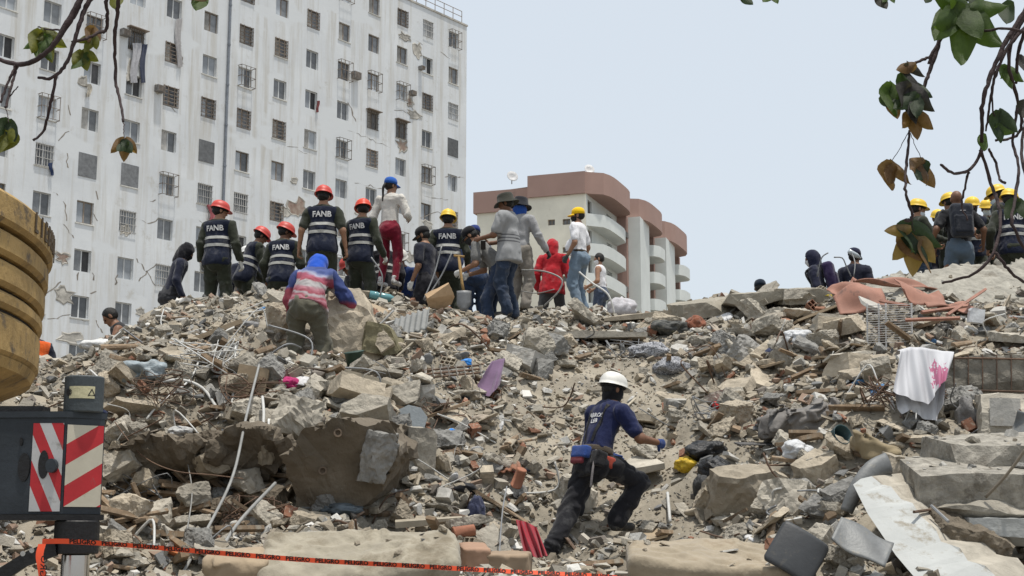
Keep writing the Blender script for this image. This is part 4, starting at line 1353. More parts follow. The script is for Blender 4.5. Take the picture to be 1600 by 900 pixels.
# tangles of cable and bent bar, and sticks lying in the hollow
def tangle(px, py, spread, n, mat, label, seed, r_=.005):
    r2 = random.Random(seed)
    p0 = on(px, py)
    root = empty('wire_tangle', p0, 0, label, 'wire tangle')
    for k in range(n):
        pts = [Vector((r2.uniform(-1, 1), r2.uniform(-.6, .3), r2.uniform(.0, .9))) * spread for _ in range(r2.randint(4, 6))]
        pts[0].z = -.02
        MB().tube(spline(pts, 5), r_ * r2.uniform(.7, 1.4), 5).build('wire', mat, root, True)
for a_ in ((330, 590, .42, 7, pvc, 'tangle of pale conduits on the left slope', 1), (395, 640, .34, 8, rust, 'tangle of rusty wire above the dark hollow', 2), (240, 640, .38, 7, rust, 'tangle of rusty bars left of the paper wad', 3),
           (1385, 640, .34, 9, rust, 'tangle of rusty wire left of the hanging sheet', 4), (1120, 660, .28, 6, steel, 'tangle of grey wire above the rubbish bags', 5), (690, 660, .26, 6, rust, 'tangle of thin wire right of the road-sign plate', 6),
           (200, 800, .4, 8, steel, 'tangle of grey cable beside the outrigger', 7), (400, 820, .3, 6, rust, 'tangle of bent bars at the foot of the hollow', 8), (1500, 650, .26, 7, rust, 'tangle of wire under the rebar-wrapped beam', 9), (980, 560, .3, 5, steel, 'tangle of grey wire left of the silver fabric', 10)):
    tangle(*a_)
rh = random.Random(77)
for i in range(46):
    px, py = rh.uniform(165, 445), rh.uniform(735, 850)
    p = on(px, py)
    L_ = rh.uniform(40, 130) * p.y / FPX
    o = link('plank', rh.choice(PLK), None, None, (p.x, p.y - .1, p.z + .10), (rh.gauss(0, .5), rh.gauss(0, .5), rh.uniform(-.9, .9)), (L_, rh.uniform(.3, .7), rh.uniform(.6, 1.3)))
    x_, y_ = pix(o.location)
    tag(o, ('short ' if L_ * FPX / p.y < 75 else 'long ') + 'splintered lath ' + where(x_, y_), 'plank', 'splintered laths in the dark hollow')

# scraps of cloth, paper and packaging
def crumple_me(seed, sq=.5, amp=.28, sub=3, fine=3.2):
    bm = bmesh.new()
    bmesh.ops.create_icosphere(bm, subdivisions=sub, radius=.5)
    co = np.array([v.co for v in bm.verts])
    n1 = fbm(co * 2.2 + seed * 5, seed, 2); n2 = 1 - np.abs(fbm(co * fine + seed * 2, seed + 1, 3)) * 2
    for v, a, b in zip(bm.verts, n1, n2):
        v.co *= 1 + amp * a + amp * .55 * b
        v.co.z *= sq
    me = bpy.data.meshes.new('crumple'); bm.to_mesh(me); bm.free()
    for p in me.polygons: p.use_smooth = True
    return me
SCR = [('white', (.55, .55, .55)), ('blue', (.07, .16, .30)), ('orange', (.45, .16, .06)), ('red', (.27, .05, .05)), ('black', (.015, .015, .017)), ('pale blue', (.30, .40, .46)), ('yellow', (.42, .33, .09)), ('beige', (.40, .35, .27)), ('grey', (.20, .20, .20)), ('dark blue', (.03, .04, .09)), ('pink', (.42, .16, .19)), ('green', (.08, .16, .10))]
SW = [12, 4, 1, 2, 8, 5, 1, 10, 8, 4, 1, 1]
CR = [crumple_me(i, sq=.35 + .1 * (i % 4), amp=.3) for i in range(8)]
for px, py in pick(90):
    nm, c = rp.choices(SCR, SW)[0]
    p = on(px, py); s = rp.uniform(9, 27) * p.y / FPX
    me = rp.choice(CR).copy(); me.materials.append(fabric('scrap_' + nm.replace(' ', '_'), c, bump=.5))
    o = link('crumpled_scrap', me, None, None, (p.x, p.y, p.z + s * .15), (rp.gauss(0, .5), rp.gauss(0, .5), rp.uniform(0, 6.28)), (s * rp.uniform(.8, 1.4), s, s * rp.uniform(.5, 1)))
    x_, y_ = pix(o.location)
    tag(o, 'crumpled %s scrap %s' % (nm, where(x_, y_)), 'scrap', 'crumpled scraps in the rubble')
# ------------------------------------------------------------------ figures: signed distance fields turned into smooth meshes
def surfnet(f, org, h):
    nx, ny, nz = f.shape
    s = f < 0
    c = [s[i:nx - 1 + i, j:ny - 1 + j, k:nz - 1 + k] for i in (0, 1) for j in (0, 1) for k in (0, 1)]
    cnt = sum(x.astype(np.int8) for x in c)
    act = (cnt > 0) & (cnt < 8)
    idx = np.full(act.shape, -1, dtype=np.int64)
    A = np.argwhere(act)
    idx[act] = np.arange(len(A))
    acc = np.zeros((len(A), 3)); num = np.zeros(len(A))
    corners = np.array([(i, j, k) for i in (0, 1) for j in (0, 1) for k in (0, 1)])
    fv = np.stack([f[A[:, 0] + i, A[:, 1] + j, A[:, 2] + k] for i, j, k in corners], 1)
    for a in range(8):
        for b in range(a + 1, 8):
            if np.abs(corners[a] - corners[b]).sum() == 1:
                m = (fv[:, a] < 0) != (fv[:, b] < 0)
                den = fv[:, a] - fv[:, b]
                t = np.where(m, fv[:, a] / np.where(np.abs(den) < 1e-12, 1e-12, den), 0)
                acc += np.where(m[:, None], corners[a] + t[:, None] * (corners[b] - corners[a]), 0)
                num += m
    V = (A + acc / np.maximum(num, 1)[:, None]) * h + org
    Q = []
    for ax in range(3):
        o1, o2 = [(1, 2), (2, 0), (0, 1)][ax]
        n = [nx, ny, nz]
        sl0 = [slice(1, n[d] - 1) for d in range(3)]; sl1 = list(sl0)
        sl0[ax] = slice(0, n[ax] - 1); sl1[ax] = slice(1, n[ax])
        a, b = s[tuple(sl0)], s[tuple(sl1)]
        E = np.argwhere(a != b)
        if not len(E):
            continue
        flip = a[tuple(E.T)]
        E = E + 1; E[:, ax] -= 1
        def cell(d1, d2):
            q = E.copy(); q[:, o1] += d1; q[:, o2] += d2
            return idx[q[:, 0], q[:, 1], q[:, 2]]
        q = np.stack([cell(-1, -1), cell(0, -1), cell(0, 0), cell(-1, 0)], 1)
        q[~flip] = q[~flip][:, ::-1]
        Q.append(q)
    Q = np.concatenate(Q) if Q else np.zeros((0, 4), int)
    Q = Q[(Q >= 0).all(1)]
    return V, Q

def cone(a, b, ra, rb, n=None, k=1.0):
    return ('c', np.array(a, float), np.array(b, float), ra, rb, None if n is None else np.array(n, float), k)

def ell(c, r, J=None):
    ax = np.eye(3) if J is None else np.array(J, float)
    return ('e', np.array(c, float), np.array(r, float), ax)

def rbox(c, half, ax, rad):
    return ('b', np.array(c, float), np.array(half, float), np.array(ax, float), rad)

def evalp(p, P):
    if p[0] == 'c':
        _, a, b, ra, rb, n, k = p
        q = P - a
        if n is not None:
            q = q + np.outer(q @ n, n) * (k - 1)
        ab = b - a
        L = ab @ ab + 1e-12
        t = np.clip(q @ ab / L, 0, 1)
        return np.linalg.norm(q - t[:, None] * ab, axis=1) - (ra + (rb - ra) * t)
    if p[0] == 'e':
        q = (P - p[1]) @ p[3].T / p[2]
        return (np.linalg.norm(q, axis=1) - 1) * p[2].min()
    q = np.abs((P - p[1]) @ p[3].T) - (p[2] - p[4])
    return np.linalg.norm(np.maximum(q, 0), axis=1) + np.minimum(q.max(1), 0) - p[4]

def smin(a, b, k):
    h = np.clip(0.5 + 0.5 * (b - a) / k, 0, 1)
    return b + (a - b) * h - k * h * (1 - h)

def sdf_mesh(prims, h, k=0.03, grow=0.0, cuts=(), folds=0.0, fseed=0, fscale=(9, 9, 5), sub=()):
    lo, hi = np.full(3, 1e9), np.full(3, -1e9)
    for p in prims:
        if p[0] == 'c':
            r = max(p[3], p[4])
            lo = np.minimum(lo, np.minimum(p[1], p[2]) - r); hi = np.maximum(hi, np.maximum(p[1], p[2]) + r)
        else:
            r = np.linalg.norm(p[2]) if p[0] == 'b' else p[2].max()
            lo = np.minimum(lo, p[1] - r); hi = np.maximum(hi, p[1] + r)
    lo -= grow + 2.5 * h + folds; hi += grow + 2.5 * h + folds
    n = np.ceil((hi - lo) / h).astype(int) + 1
    g = np.stack(np.meshgrid(*[lo[i] + h * np.arange(n[i]) for i in range(3)], indexing='ij'), -1).reshape(-1, 3)
    d = evalp(prims[0], g)
    for p in prims[1:]:
        d = smin(d, evalp(p, g), k)
    d = d - grow
    if folds:
        m = np.abs(d) < 0.06
        q = g[m]
        fs = np.array(fscale)
        w = fbm(q * fs + 2.2 * vnoise(q * 4, fseed + 5)[:, None], fseed, 2)
        d[m] += folds * (0.6 - 2.0 * np.abs(w))
    for p in sub:
        d = np.maximum(d, -evalp(p, g))
    for pt, nn in cuts:
        d = np.maximum(d, (g - np.array(pt)) @ np.array(nn))
    return surfnet(d.reshape(n), lo, h)

def join_vf(parts):
    V, F, o = [], [], 0
    for v, f in parts:
        V.append(v); F.append(f + o); o += len(v)
    return np.concatenate(V), np.concatenate(F)

skin_mats = [M('skin_brown', (.17, .085, .05), rough=.55, var=.08, bump=.05, rand=.1, spec=.35),
             M('skin_tan', (.26, .14, .085), rough=.55, var=.08, bump=.05, rand=.1, spec=.35)]
hair_mat = M('hair_black', (.010, .009, .008), rough=.55, var=.3, bump=.5, bscale=80, rand=0)
band_mat = M('reflective_band', (.36, .36, .34), rough=.45, var=.1, bump=.1, rand=0)
white_print = M('white_print', (.62, .62, .62), rough=.8, var=.05, bump=0, rand=0)
eye_mat = M('eye_dark', (.015, .01, .01), rough=.2, bump=0, rand=0)
strap_mat = M('black_webbing', (.012, .012, .013), rough=.7, bump=.2, rand=0)

def cmat(kind, c, rough=.9):
    key = kind + '_%03d_%03d_%03d' % tuple(int(x * 999) for x in c)
    dusty = tuple(x * .72 + .035 for x in c)
    if kind in ('trousers', 'shirt', 'vest', 'backpack', 'belt', 'pouch', 'hood'):
        return fabric(key, c, rough=rough, stain=(dusty, 5.0, .54), bump=.5)
    return fabric(key, c, rough=rough)

def glossy(c):
    return M('helmet_shell_%03d_%03d' % (int(c[0] * 999), int(c[1] * 999)), c, rough=.48, var=.14, scale=9, bump=.03, rand=.05, spec=.45,
             stain=(tuple(x * .6 + .08 for x in c), 14, .62))

def jersey_mat():
    """printed jersey: pale shoulders, red and grey bands on the back, blue sleeves with red forearms"""
    m = bpy.data.materials.new('red_blue_jersey'); m.use_nodes = True
    nt = m.node_tree; L = nt.links.new; b = nt.nodes['Principled BSDF']
    tc = _n(nt, 'ShaderNodeTexCoord'); sp = _n(nt, 'ShaderNodeSeparateXYZ'); L(tc.outputs['Object'], sp.inputs[0])
    nz = _n(nt, 'ShaderNodeTexNoise'); nz.inputs['Scale'].default_value = 7; nz.inputs['Detail'].default_value = 3
    L(tc.outputs['Object'], nz.inputs['Vector'])
    def math_(op, a, c=None):
        n = _n(nt, 'ShaderNodeMath', operation=op)
        for i, v in enumerate((a, c)):
            if v is None: continue
            if isinstance(v, (int, float)): n.inputs[i].default_value = v
            else: L(v, n.inputs[i])
        return n.outputs[0]
    zz = math_('ADD', math_('ADD', sp.outputs['Z'], math_('MULTIPLY', nz.outputs['Fac'], .10)), math_('MULTIPLY', sp.outputs['X'], .22))
    t = math_('MULTIPLY', math_('SUBTRACT', zz, .93), 1 / .48)
    def ramp(stops):
        r = _n(nt, 'ShaderNodeValToRGB'); cr = r.color_ramp
        cr.elements[0].position, cr.elements[0].color = stops[0][0], (*stops[0][1], 1)
        cr.elements[1].position, cr.elements[1].color = stops[-1][0], (*stops[-1][1], 1)
        for p, c in stops[1:-1]:
            e = cr.elements.new(p); e.color = (*c, 1)
        L(t, r.inputs[0]); return r.outputs[0]
    red, pk, gy, li, bl = (.22, .03, .05), (.33, .15, .18), (.30, .285, .285), (.26, .27, .36), (.022, .04, .15)
    back = ramp([(.0, gy), (.08, red), (.15, pk), (.20, red), (.27, (.30, .28, .29)), (.31, red), (.42, pk), (.47, gy), (.56, gy), (.60, red), (.74, (.26, .06, .10)), (.80, li), (.88, (.05, .08, .24)), (1.0, bl)])
    sleeve = ramp([(.0, red), (.30, red), (.38, bl), (1.0, bl)])
    f = math_('GREATER_THAN', math_('ABSOLUTE', sp.outputs['X']), .205)
    mx = _n(nt, 'ShaderNodeMix', data_type='RGBA'); L(f, mx.inputs[0]); L(back, mx.inputs[6]); L(sleeve, mx.inputs[7])
    L(mx.outputs[2], b.inputs['Base Color'])
    b.inputs['Roughness'].default_value = .8
    return m

def stripe_mat(c):
    m = bpy.data.materials.new('striped_grey_knit'); m.use_nodes = True
    nt = m.node_tree; L = nt.links.new; b = nt.nodes['Principled BSDF']
    tc = _n(nt, 'ShaderNodeTexCoord'); sp = _n(nt, 'ShaderNodeSeparateXYZ'); L(tc.outputs['Object'], sp.inputs[0])
    # three dark bands round the belly (object z 1.0 .. 1.16)
    ma = _n(nt, 'ShaderNodeMath', operation='MULTIPLY'); ma.inputs[1].default_value = 1 / .045; L(sp.outputs['Z'], ma.inputs[0])
    fr = _n(nt, 'ShaderNodeMath', operation='FRACT'); L(ma.outputs[0], fr.inputs[0])
    lt = _n(nt, 'ShaderNodeMath', operation='LESS_THAN'); lt.inputs[1].default_value = .42; L(fr.outputs[0], lt.inputs[0])
    a1 = _n(nt, 'ShaderNodeMath', operation='GREATER_THAN'); a1.inputs[1].default_value = 1.01; L(sp.outputs['Z'], a1.inputs[0])
    a2 = _n(nt, 'ShaderNodeMath', operation='LESS_THAN'); a2.inputs[1].default_value = 1.165; L(sp.outputs['Z'], a2.inputs[0])
    m1 = _n(nt, 'ShaderNodeMath', operation='MULTIPLY'); L(lt.outputs[0], m1.inputs[0]); L(a1.outputs[0], m1.inputs[1])
    m2 = _n(nt, 'ShaderNodeMath', operation='MULTIPLY'); L(m1.outputs[0], m2.inputs[0]); L(a2.outputs[0], m2.inputs[1])
    mx = _n(nt, 'ShaderNodeMix', data_type='RGBA'); L(m2.outputs[0], mx.inputs[0])
    mx.inputs[6].default_value = (*c, 1); mx.inputs[7].default_value = (c[0] * .35, c[1] * .35, c[2] * .37, 1)
    L(mx.outputs[2], b.inputs['Base Color']); b.inputs['Roughness'].default_value = .9
    return m

def helmet_vf():
    V, F = [], []
    n = 28
    rings = [(1.0, 0.0), (.985, .22), (.93, .45), (.82, .66), (.64, .83), (.40, .95), (.16, .995)]
    def ring(scale, z, ext=0.0, drop=0.0):
        for j in range(n):
            a = 2 * math.pi * j / n
            fr = max(0, math.sin(a)) ** 2.5
            rx, ry = .116 * scale, .138 * scale
            e = ext * (.35 + 1.0 * fr)
            ridge = .006 * math.exp(-(math.cos(a) * scale * 9) ** 2) * (z > .02)
            V.append((math.cos(a) * (rx + e), math.sin(a) * (ry + e), z * .122 - drop * (.3 + fr) + ridge))
    ring(.93, -.02)                      # inner lip
    ring(1.0, -.03, .036, .012)          # brim underside, outer
    ring(1.0, 0.0, .036, .010)           # brim outer top
    for sc, z in rings:
        ring(sc, z + .03)
    k = len(V) // n
    for i in range(k - 1):
        for j in range(n):
            a, b = i * n + j, i * n + (j + 1) % n
            F.append((a, b, b + n, a + n))
    F.append(tuple(range((k - 1) * n, k * n)))
    return V, F

def cap_vf(visor=True):
    V, F = lathe_vf([(.093, -.02), (.094, .02), (.088, .05), (.07, .078), (.04, .094), (.008, .099)], 20)
    V = [(x * 1.0, y * 1.17, z) for x, y, z in V]
    if visor:
        o = len(V); m = 9
        for t in (0, 1):
            for rr in (0, 1):
                for i in range(m):
                    a = math.pi * (.16 + .68 * i / (m - 1))
                    e = rr * .078 * math.sin(math.pi * (i + .6) / (m + .2)) ** .6
                    V.append((math.cos(a) * (.090 + e * .25), math.sin(a) * (.103 + e), -.012 - .018 * rr - .008 * t - .012 * abs(math.cos(a)) * rr))
        def q(t, r, i): return o + t * 2 * m + r * m + i
        for i in range(m - 1):
            F.append((q(0, 0, i), q(0, 1, i), q(0, 1, i + 1), q(0, 0, i + 1)))
            F.append((q(1, 0, i + 1), q(1, 1, i + 1), q(1, 1, i), q(1, 0, i)))
            F.append((q(0, 1, i), q(1, 1, i), q(1, 1, i + 1), q(0, 1, i + 1)))
    return V, F

def bucket_vf():
    V, F = lathe_vf([(.088, -.02), (.150, -.045), (.158, -.052), (.156, -.046), (.105, -.006), (.098, .06), (.088, .088), (.05, .10), (.01, .103)], 24)
    V = [(x, y * 1.12, z + .012 * math.sin(3 * math.atan2(y, x))* (math.hypot(x, y) > .12)) for x, y, z in V]
    return V, F

def frame_vf(V, c, r, f, u, k=1.0):
    return [Vector(c) + Vector(r) * (x * k) + Vector(f) * (y * k) + Vector(u) * (z * k) for x, y, z in V]

def hand_prims(w, el, F, sd, curl):
    w, el, F = Vector(w), Vector(el), Vector(F)
    fw = (w - el).normalized()
    inn = Vector((-sd, 0, 0)); inn = (inn - fw * inn.dot(fw))
    inn = inn.normalized() if inn.length > .2 else fw.orthogonal().normalized()      # palm normal, towards the body
    lat = fw.cross(inn).normalized()
    if lat.dot(F) < 0:
        lat = -lat                                                                   # thumb side looks forward
    pr = [cone(w - fw * .02, w + fw * .03, .026, .03, inn, 1.25), cone(w + fw * .03, w + fw * .085, .036, .040, inn, 2.1)]
    for i, L in enumerate((.072, .080, .074, .058)):
        b = w + fw * (.092 - .004 * abs(i - 1)) + lat * (.030 - .020 * i)
        a1, a2 = R(18 + 42 * curl), R(40 + 85 * curl)
        m = b + (fw * math.cos(a1) + inn * math.sin(a1)) * (L * .52)
        t = m + (fw * math.cos(a2) + inn * math.sin(a2)) * (L * .50)
        pr += [cone(b, m, .0105, .0095), cone(m, t, .0095, .008)]
    tb = w + fw * .028 + lat * .026
    t1 = tb + (fw * .62 + lat * .62 + inn * .35).normalized() * .045
    t2 = t1 + (fw * .85 + lat * .25 + inn * .5).normalized() * .034
    pr += [cone(tb, t1, .0135, .0115), cone(t1, t2, .0115, .009)]
    return pr

def clip_band(V, F, pt, n, w, lift):
    """the strip of a garment between two planes, lifted off it"""
    bm = bmesh.new()
    me = mesh_np('b', V, F)
    bm.from_mesh(me)
    bpy.data.meshes.remove(me)
    n = Vector(n)
    for s in (1, -1):
        geom = bm.verts[:] + bm.edges[:] + bm.faces[:]
        bmesh.ops.bisect_plane(bm, geom=geom, plane_co=Vector(pt) + n * (w / 2 * s), plane_no=n * s, clear_outer=True)
    bm.normal_update()
    for v in bm.verts:
        v.co += v.normal * lift
    bmesh.ops.recalc_face_normals(bm, faces=bm.faces)
    out = bpy.data.meshes.new('band')
    bm.to_mesh(out)
    bm.free()
    for p in out.polygons:
        p.use_smooth = True
    return out

def project_vf(TV, origin, right, up, depth, bvh, lift=.006, far=.6):
    out = []
    for x, y, z in TV:
        o = Vector(origin) + Vector(right) * x + Vector(up) * y - Vector(depth) * far
        h = bvh.ray_cast(o, Vector(depth), 2 * far)
        p = h[0] if h[0] is not None else o + Vector(depth) * (far - .17)
        out.append(p - Vector(depth) * lift)
    return out

def build_person(i, s):
    J, k = s['J'], s['k']
    rg = random.Random(100 + i)
    h = s.get('vox', .0205)
    root = empty('person', s['root'], R(s['yaw']), s['label'], 'person')
    root.scale = (k, k, k)
    slim = .9 if s.get('slim') else 1.0
    X, F, d1, d2 = J['X'], J['F'], J['d1'], J['d2']
    def put(name, V, Fq, mat, smooth=True, parent=root):
        return link(name, mesh_np(name, V, Fq, smooth), mat, parent)
    Fl = np.array(F)
    # ---- prims shared by body and clothes
    trunk = [cone(J['pelvis'] - d1 * .03, J['waist'], .160 * slim, .140 * slim, np.array(J['Fp']), 1.40),
             cone(J['waist'], J['chest'] + d2 * .0, .140 * slim, .168 * slim, Fl, 1.48),
             cone(J['lsh'] * .72 + J['rsh'] * .28 - d2 * .01, J['rsh'] * .72 + J['lsh'] * .28 - d2 * .01, .080, .080)]
    if s.get('belly'):
        trunk.append(ell(J['waist'] + J['F'] * .07 - d1 * .04, (.15, .15, .15)))
    seat = ell(J['pelvis'] - J['Fp'] * .045 - d1 * .06, (.15 * slim, .115, .13), [Vector((1, 0, 0)), J['Fp'], d1])
    def arm(sd, upto=2.0, r=1.0):
        q = 'l' if sd < 0 else 'r'
        S, E, W = J[q + 'sh'], J[q + 'el'], J[q + 'wr']
        if upto <= 1:
            return [cone(S, S + (E - S) * upto, .058 * r, .05 * r)]
        return [cone(S, E, .056 * r, .043 * r), cone(E, E + (W - E) * (upto - 1), .043 * r, .031 * r)]
    def leg(q, r=1.0):
        H, K, A = J[q + 'hip'], J[q + 'kn'], J[q + 'an']
        return [cone(H, K, .090 * r, .062 * r), cone(K, K + (A - K) * .35, .062 * r, .060 * r), cone(K + (A - K) * .35, A, .060 * r, .042 * r)]
    hc, hr, hf, hu = J['hc'], J['hr'], J['hf'], J['hu']
    ax = [hr, hf, hu]
    def hp(x, y, z): return hc + hr * x + hf * y + hu * z
    cran = ell(hp(0, -.012, .035), (.077, .097, .094), ax)
    headp = [cran, ell(hp(0, .022, -.045), (.058, .070, .075), ax), cone(hp(0, .090, .012), hp(0, .106, -.022), .009, .014),
             ell(hp(0, .076, .022), (.055, .022, .016), ax), cone(hp(-.02, .083, -.058), hp(.02, .083, -.058), .010, .010),
             ell(hp(0, .070, -.09), (.026, .024, .022), ax),
             ell(hp(-.078, -.008, -.008), (.011, .020, .032), ax), ell(hp(.078, -.008, -.008), (.011, .020, .032), ax)]
    # ---- body: one continuous surface
    body = trunk + ([] if s.get('longshirt') and not s.get('jersey') else [seat]) + leg('l') + leg('r') + [cone(J['neck'] - d2 * .05, hc - hu * .03, .062, .056)]
    for sd in (-1, 1):
        body += arm(sd)
        q = 'l' if sd < 0 else 'r'
    pieces = [sdf_mesh(body, max(h * 1.3, .019), .035), sdf_mesh(headp + [cone(J['neck'], hc - hu * .04, .056, .054)], .0105 if h < .015 else .0125, .016)]
    gl = []
    for sd in (-1, 1):
        q = 'l' if sd < 0 else 'r'
        hv = sdf_mesh(hand_prims(J[q + 'wr'], J[q + 'el'], F, sd, s.get('curl', .45)), .0065 if h < .015 else .0078, .006, grow=.002 if s.get('gloves') else 0)
        (gl if s.get('gloves') else pieces).append(hv)
    V, Q = join_vf(pieces)
    put('body', V, Q, skin_mats[(i * 7 + (0 if i % 3 else 1)) % 2])
    for hv in gl:
        put('glove', hv[0], hv[1], cmat('glove', s['gloves']))
    if abs(((s['yaw'] + s.get('head', (0, 0))[1]) % 360) - 180) < 100:
        for sd in (-1, 1):
            V, Fv = lathe_vf([(.004, -.009), (.009, -.005), (.0105, 0), (.009, .005), (.004, .009)], 8)
            put('eye', frame_vf(V, hp(sd * .031, .083, .0), hr, hf, hu), Fv, eye_mat)
    # ---- legs
    g = s.get('leg_r', 1.0)
    tr = ([trunk[0]] if s.get('longshirt') and not s.get('jersey') else [trunk[0], seat]) + [cone(J[q + 'hip'], J[q + 'kn'], .098 * g, .076 * g) for q in 'lr'] + [cone(J[q + 'kn'], J[q + 'an'] + Vector((0, 0, -.01)), .074 * g, (.066 if g > .95 else .05) * g) for q in 'lr']
    V, Q = sdf_mesh(tr, h, .03, grow=.012, folds=.014 if g > .95 else .006, fseed=i * 3 + 1, fscale=(9, 9, 9), cuts=[(J['pelvis'] + d1 * .10, d1)])
    put('trousers', V, Q, cmat('trousers', s['leg_c']))
    for q in 'lr':
        A = J[q + 'an']
        fwd = (A - J[q + 'kn']).cross(Vector((1, 0, 0)))
        ft = s.get(q + 'f', (0, 0, 0))
        toe = Vector((0, 1, 0))
        if s.get('climber') and q == 'l':
            toe = Vector((0, .86, -.5))
        pr = [cone(A + Vector((0, 0, .03)), A + Vector((0, -.01, -.045)), .05, .046), cone(A + Vector((0, -.03, -.05)) , A + toe * .16 + Vector((0, 0, -.052)), .040, .040, (0, 0, 1), 1.0)]
        V, Q = sdf_mesh(pr, .012 if h < .015 else .017, .03, cuts=[(A + Vector((0, 0, -.088)), (0, 0, -1))])
        put('shoe', V, Q, M('shoe_%03d' % int(s.get('shoe_c', (.02, .018, .016))[0] * 999), s.get('shoe_c', (.02, .018, .016)), rough=.7, stain=((.16, .14, .11), 12, .5)))
    # ---- top
    sl = s['sleeve']
    hem = J['pelvis'] - d1 * ((.06 if s.get('jersey') else .17) if s.get('longshirt') else .045)
    tp = list(trunk)
    if s.get('longshirt'):
        tp.append(cone(J['pelvis'] - d1 * .16 - J['Fp'] * .015, J['waist'], .168, .14, np.array(J['Fp']), 1.12))
        for q in 'lr':
            tp.append(cone(J[q + 'hip'], J[q + 'hip'].lerp(J[q + 'kn'], .3), .106, .10))
    if sl != 'none':
        for sd in (-1, 1):
            tp += arm(sd, .72 if sl == 'short' else 1.97, 1.14)
    else:
        tp = tp[:2] + [cone(J['lsh'] * .62 + J['rsh'] * .38 - d2 * .01, J['rsh'] * .62 + J['lsh'] * .38 - d2 * .01, .08, .08)]
    tc_ = s['top_c'] or (.2, .03, .1)
    V, Q = sdf_mesh(tp, h, .03, grow=.026 if s.get('longshirt') else .013, folds=.011, fseed=i * 3 + 2, fscale=(11, 11, 5), cuts=[(hem, -d1), (J['neck'] + d2 * .03, d2)])
    tmat = jersey_mat() if s.get('jersey') else (stripe_mat(tc_) if s.get('shirt_stripe') else cmat('shirt', tc_))
    put('shirt', V, Q, tmat)
    surf = (V, Q)
    pc = put('collar', *sdf_mesh([cone(J['neck'] - d2 * .035, J['neck'] + d2 * .015, .072, .064)], .012, .01, folds=.004), tmat) if sl != 'none' else None
    if s.get('vest'):
        vp = trunk[:2] + [cone(J['lsh'] * .80 + J['rsh'] * .20 - d2 * .0, J['rsh'] * .80 + J['lsh'] * .20 - d2 * .0, .086, .086),
                          cone(J['pelvis'] - d1 * .06, J['waist'], .17, .15, np.array(J['Fp']), 1.25), ell(J['pelvis'] - J['Fp'] * .035 - d1 * .06, (.155, .118, .15), [Vector((1, 0, 0)), J['Fp'], d1])]
        V, Q = sdf_mesh(vp, min(h, .0165), .035, grow=.030, folds=.009, fseed=i * 3 + 4, fscale=(8, 8, 5), cuts=[(J['pelvis'] - d1 * .125, -d1), (J['neck'] - d2 * .002, d2)])
        put('vest', V, Q, cmat('vest', s['vest']))
        surf = (V, Q)
        if s.get('bands'):
            for dd in (.255, .365):
                pt = J['neck'] - d2 * dd
                link('reflective_band', clip_band(V, Q, pt, d2, .042, .004), band_mat, root)
    if s.get('text'):
        bvh = BVHTree.FromPolygons([Vector(v) for v in surf[0]], [tuple(f) for f in surf[1]])
        TV, TF = text_vf(s['text'], .105, .03)
        PV = project_vf(TV, J['neck'] - d2 * .125, X, d2, F, bvh, .008)
        put('lettering', PV, TF, white_print, False)
    if s.get('climber'):
        bvh = BVHTree.FromPolygons([Vector(v) for v in surf[0]], [tuple(f) for f in surf[1]])
        for txt, dy, sz in (('ABROS', .15, .056), ('LEB', .205, .056)):
            TV, TF = text_vf(txt, sz, .02)
            put('lettering', project_vf(TV, J['neck'] - d2 * dy, X, d2, F, bvh, .007), TF, white_print, False)
        for sd in (-1, 1):      # harness straps down the back
            TV, TF = [], []
            for k_ in range(13):
                t_ = k_ / 12
                xc = sd * (.105 - .06 * t_)
                TV += [(xc - .014, .02 - .36 * t_, 0), (xc + .014, .02 - .36 * t_, 0)]
            TF = [(2 * k_, 2 * k_ + 1, 2 * k_ + 3, 2 * k_ + 2) for k_ in range(12)]
            put('harness_strap', project_vf(TV, J['neck'] - d2 * .06, X, d2, F, bvh, .009), TF, strap_mat, False)
        # tool belt with pouches and a hanging strap
        V, Q = sdf_mesh([trunk[0]], .012, .02, grow=.028, cuts=[(J['pelvis'] + d1 * .11, d1), (J['pelvis'] + d1 * .05, -d1)])
        put('tool_belt', V, Q, cmat('belt', (.07, .055, .04)))
        for (xx, yy, zz, c_, hs) in ((.0, -.165, .02, (.025, .06, .22), (.10, .035, .055)), (-.02, -.165, -.05, (.16, .03, .04), (.08, .03, .035)), (.15, -.08, -.02, (.012, .012, .014), (.05, .06, .07)),
                                     (.175, .02, -.02, (.30, .05, .03), (.028, .05, .05))):
            c0 = J['pelvis'] + Vector((1, 0, 0)) * xx + J['Fp'] * yy + d1 * zz
            V, Q = sdf_mesh([rbox(c0, hs, [Vector((1, 0, 0)), J['Fp'], d1], .015)], .011, .01, folds=.004, fseed=5)
            put('pouch', V, Q, cmat('pouch', c_))
        st = spline([J['pelvis'] + Vector((.14, -.10, .08)), J['pelvis'] + Vector((.16, -.16, -.08)), J['pelvis'] + Vector((.14, -.17, -.24))], 5)
        put('strap', *tube_vf(st, .011, 6), M('grey_strap', (.22, .2, .2)))
    if s.get('belt'):
        V, Q = sdf_mesh([trunk[0]] + ([trunk[3]] if s.get('belly') else []), .013, .02, grow=.022, cuts=[(J['pelvis'] + d1 * .09, d1), (J['pelvis'] + d1 * .045, -d1)])
        put('belt', V, Q, cmat('belt', s['belt']))
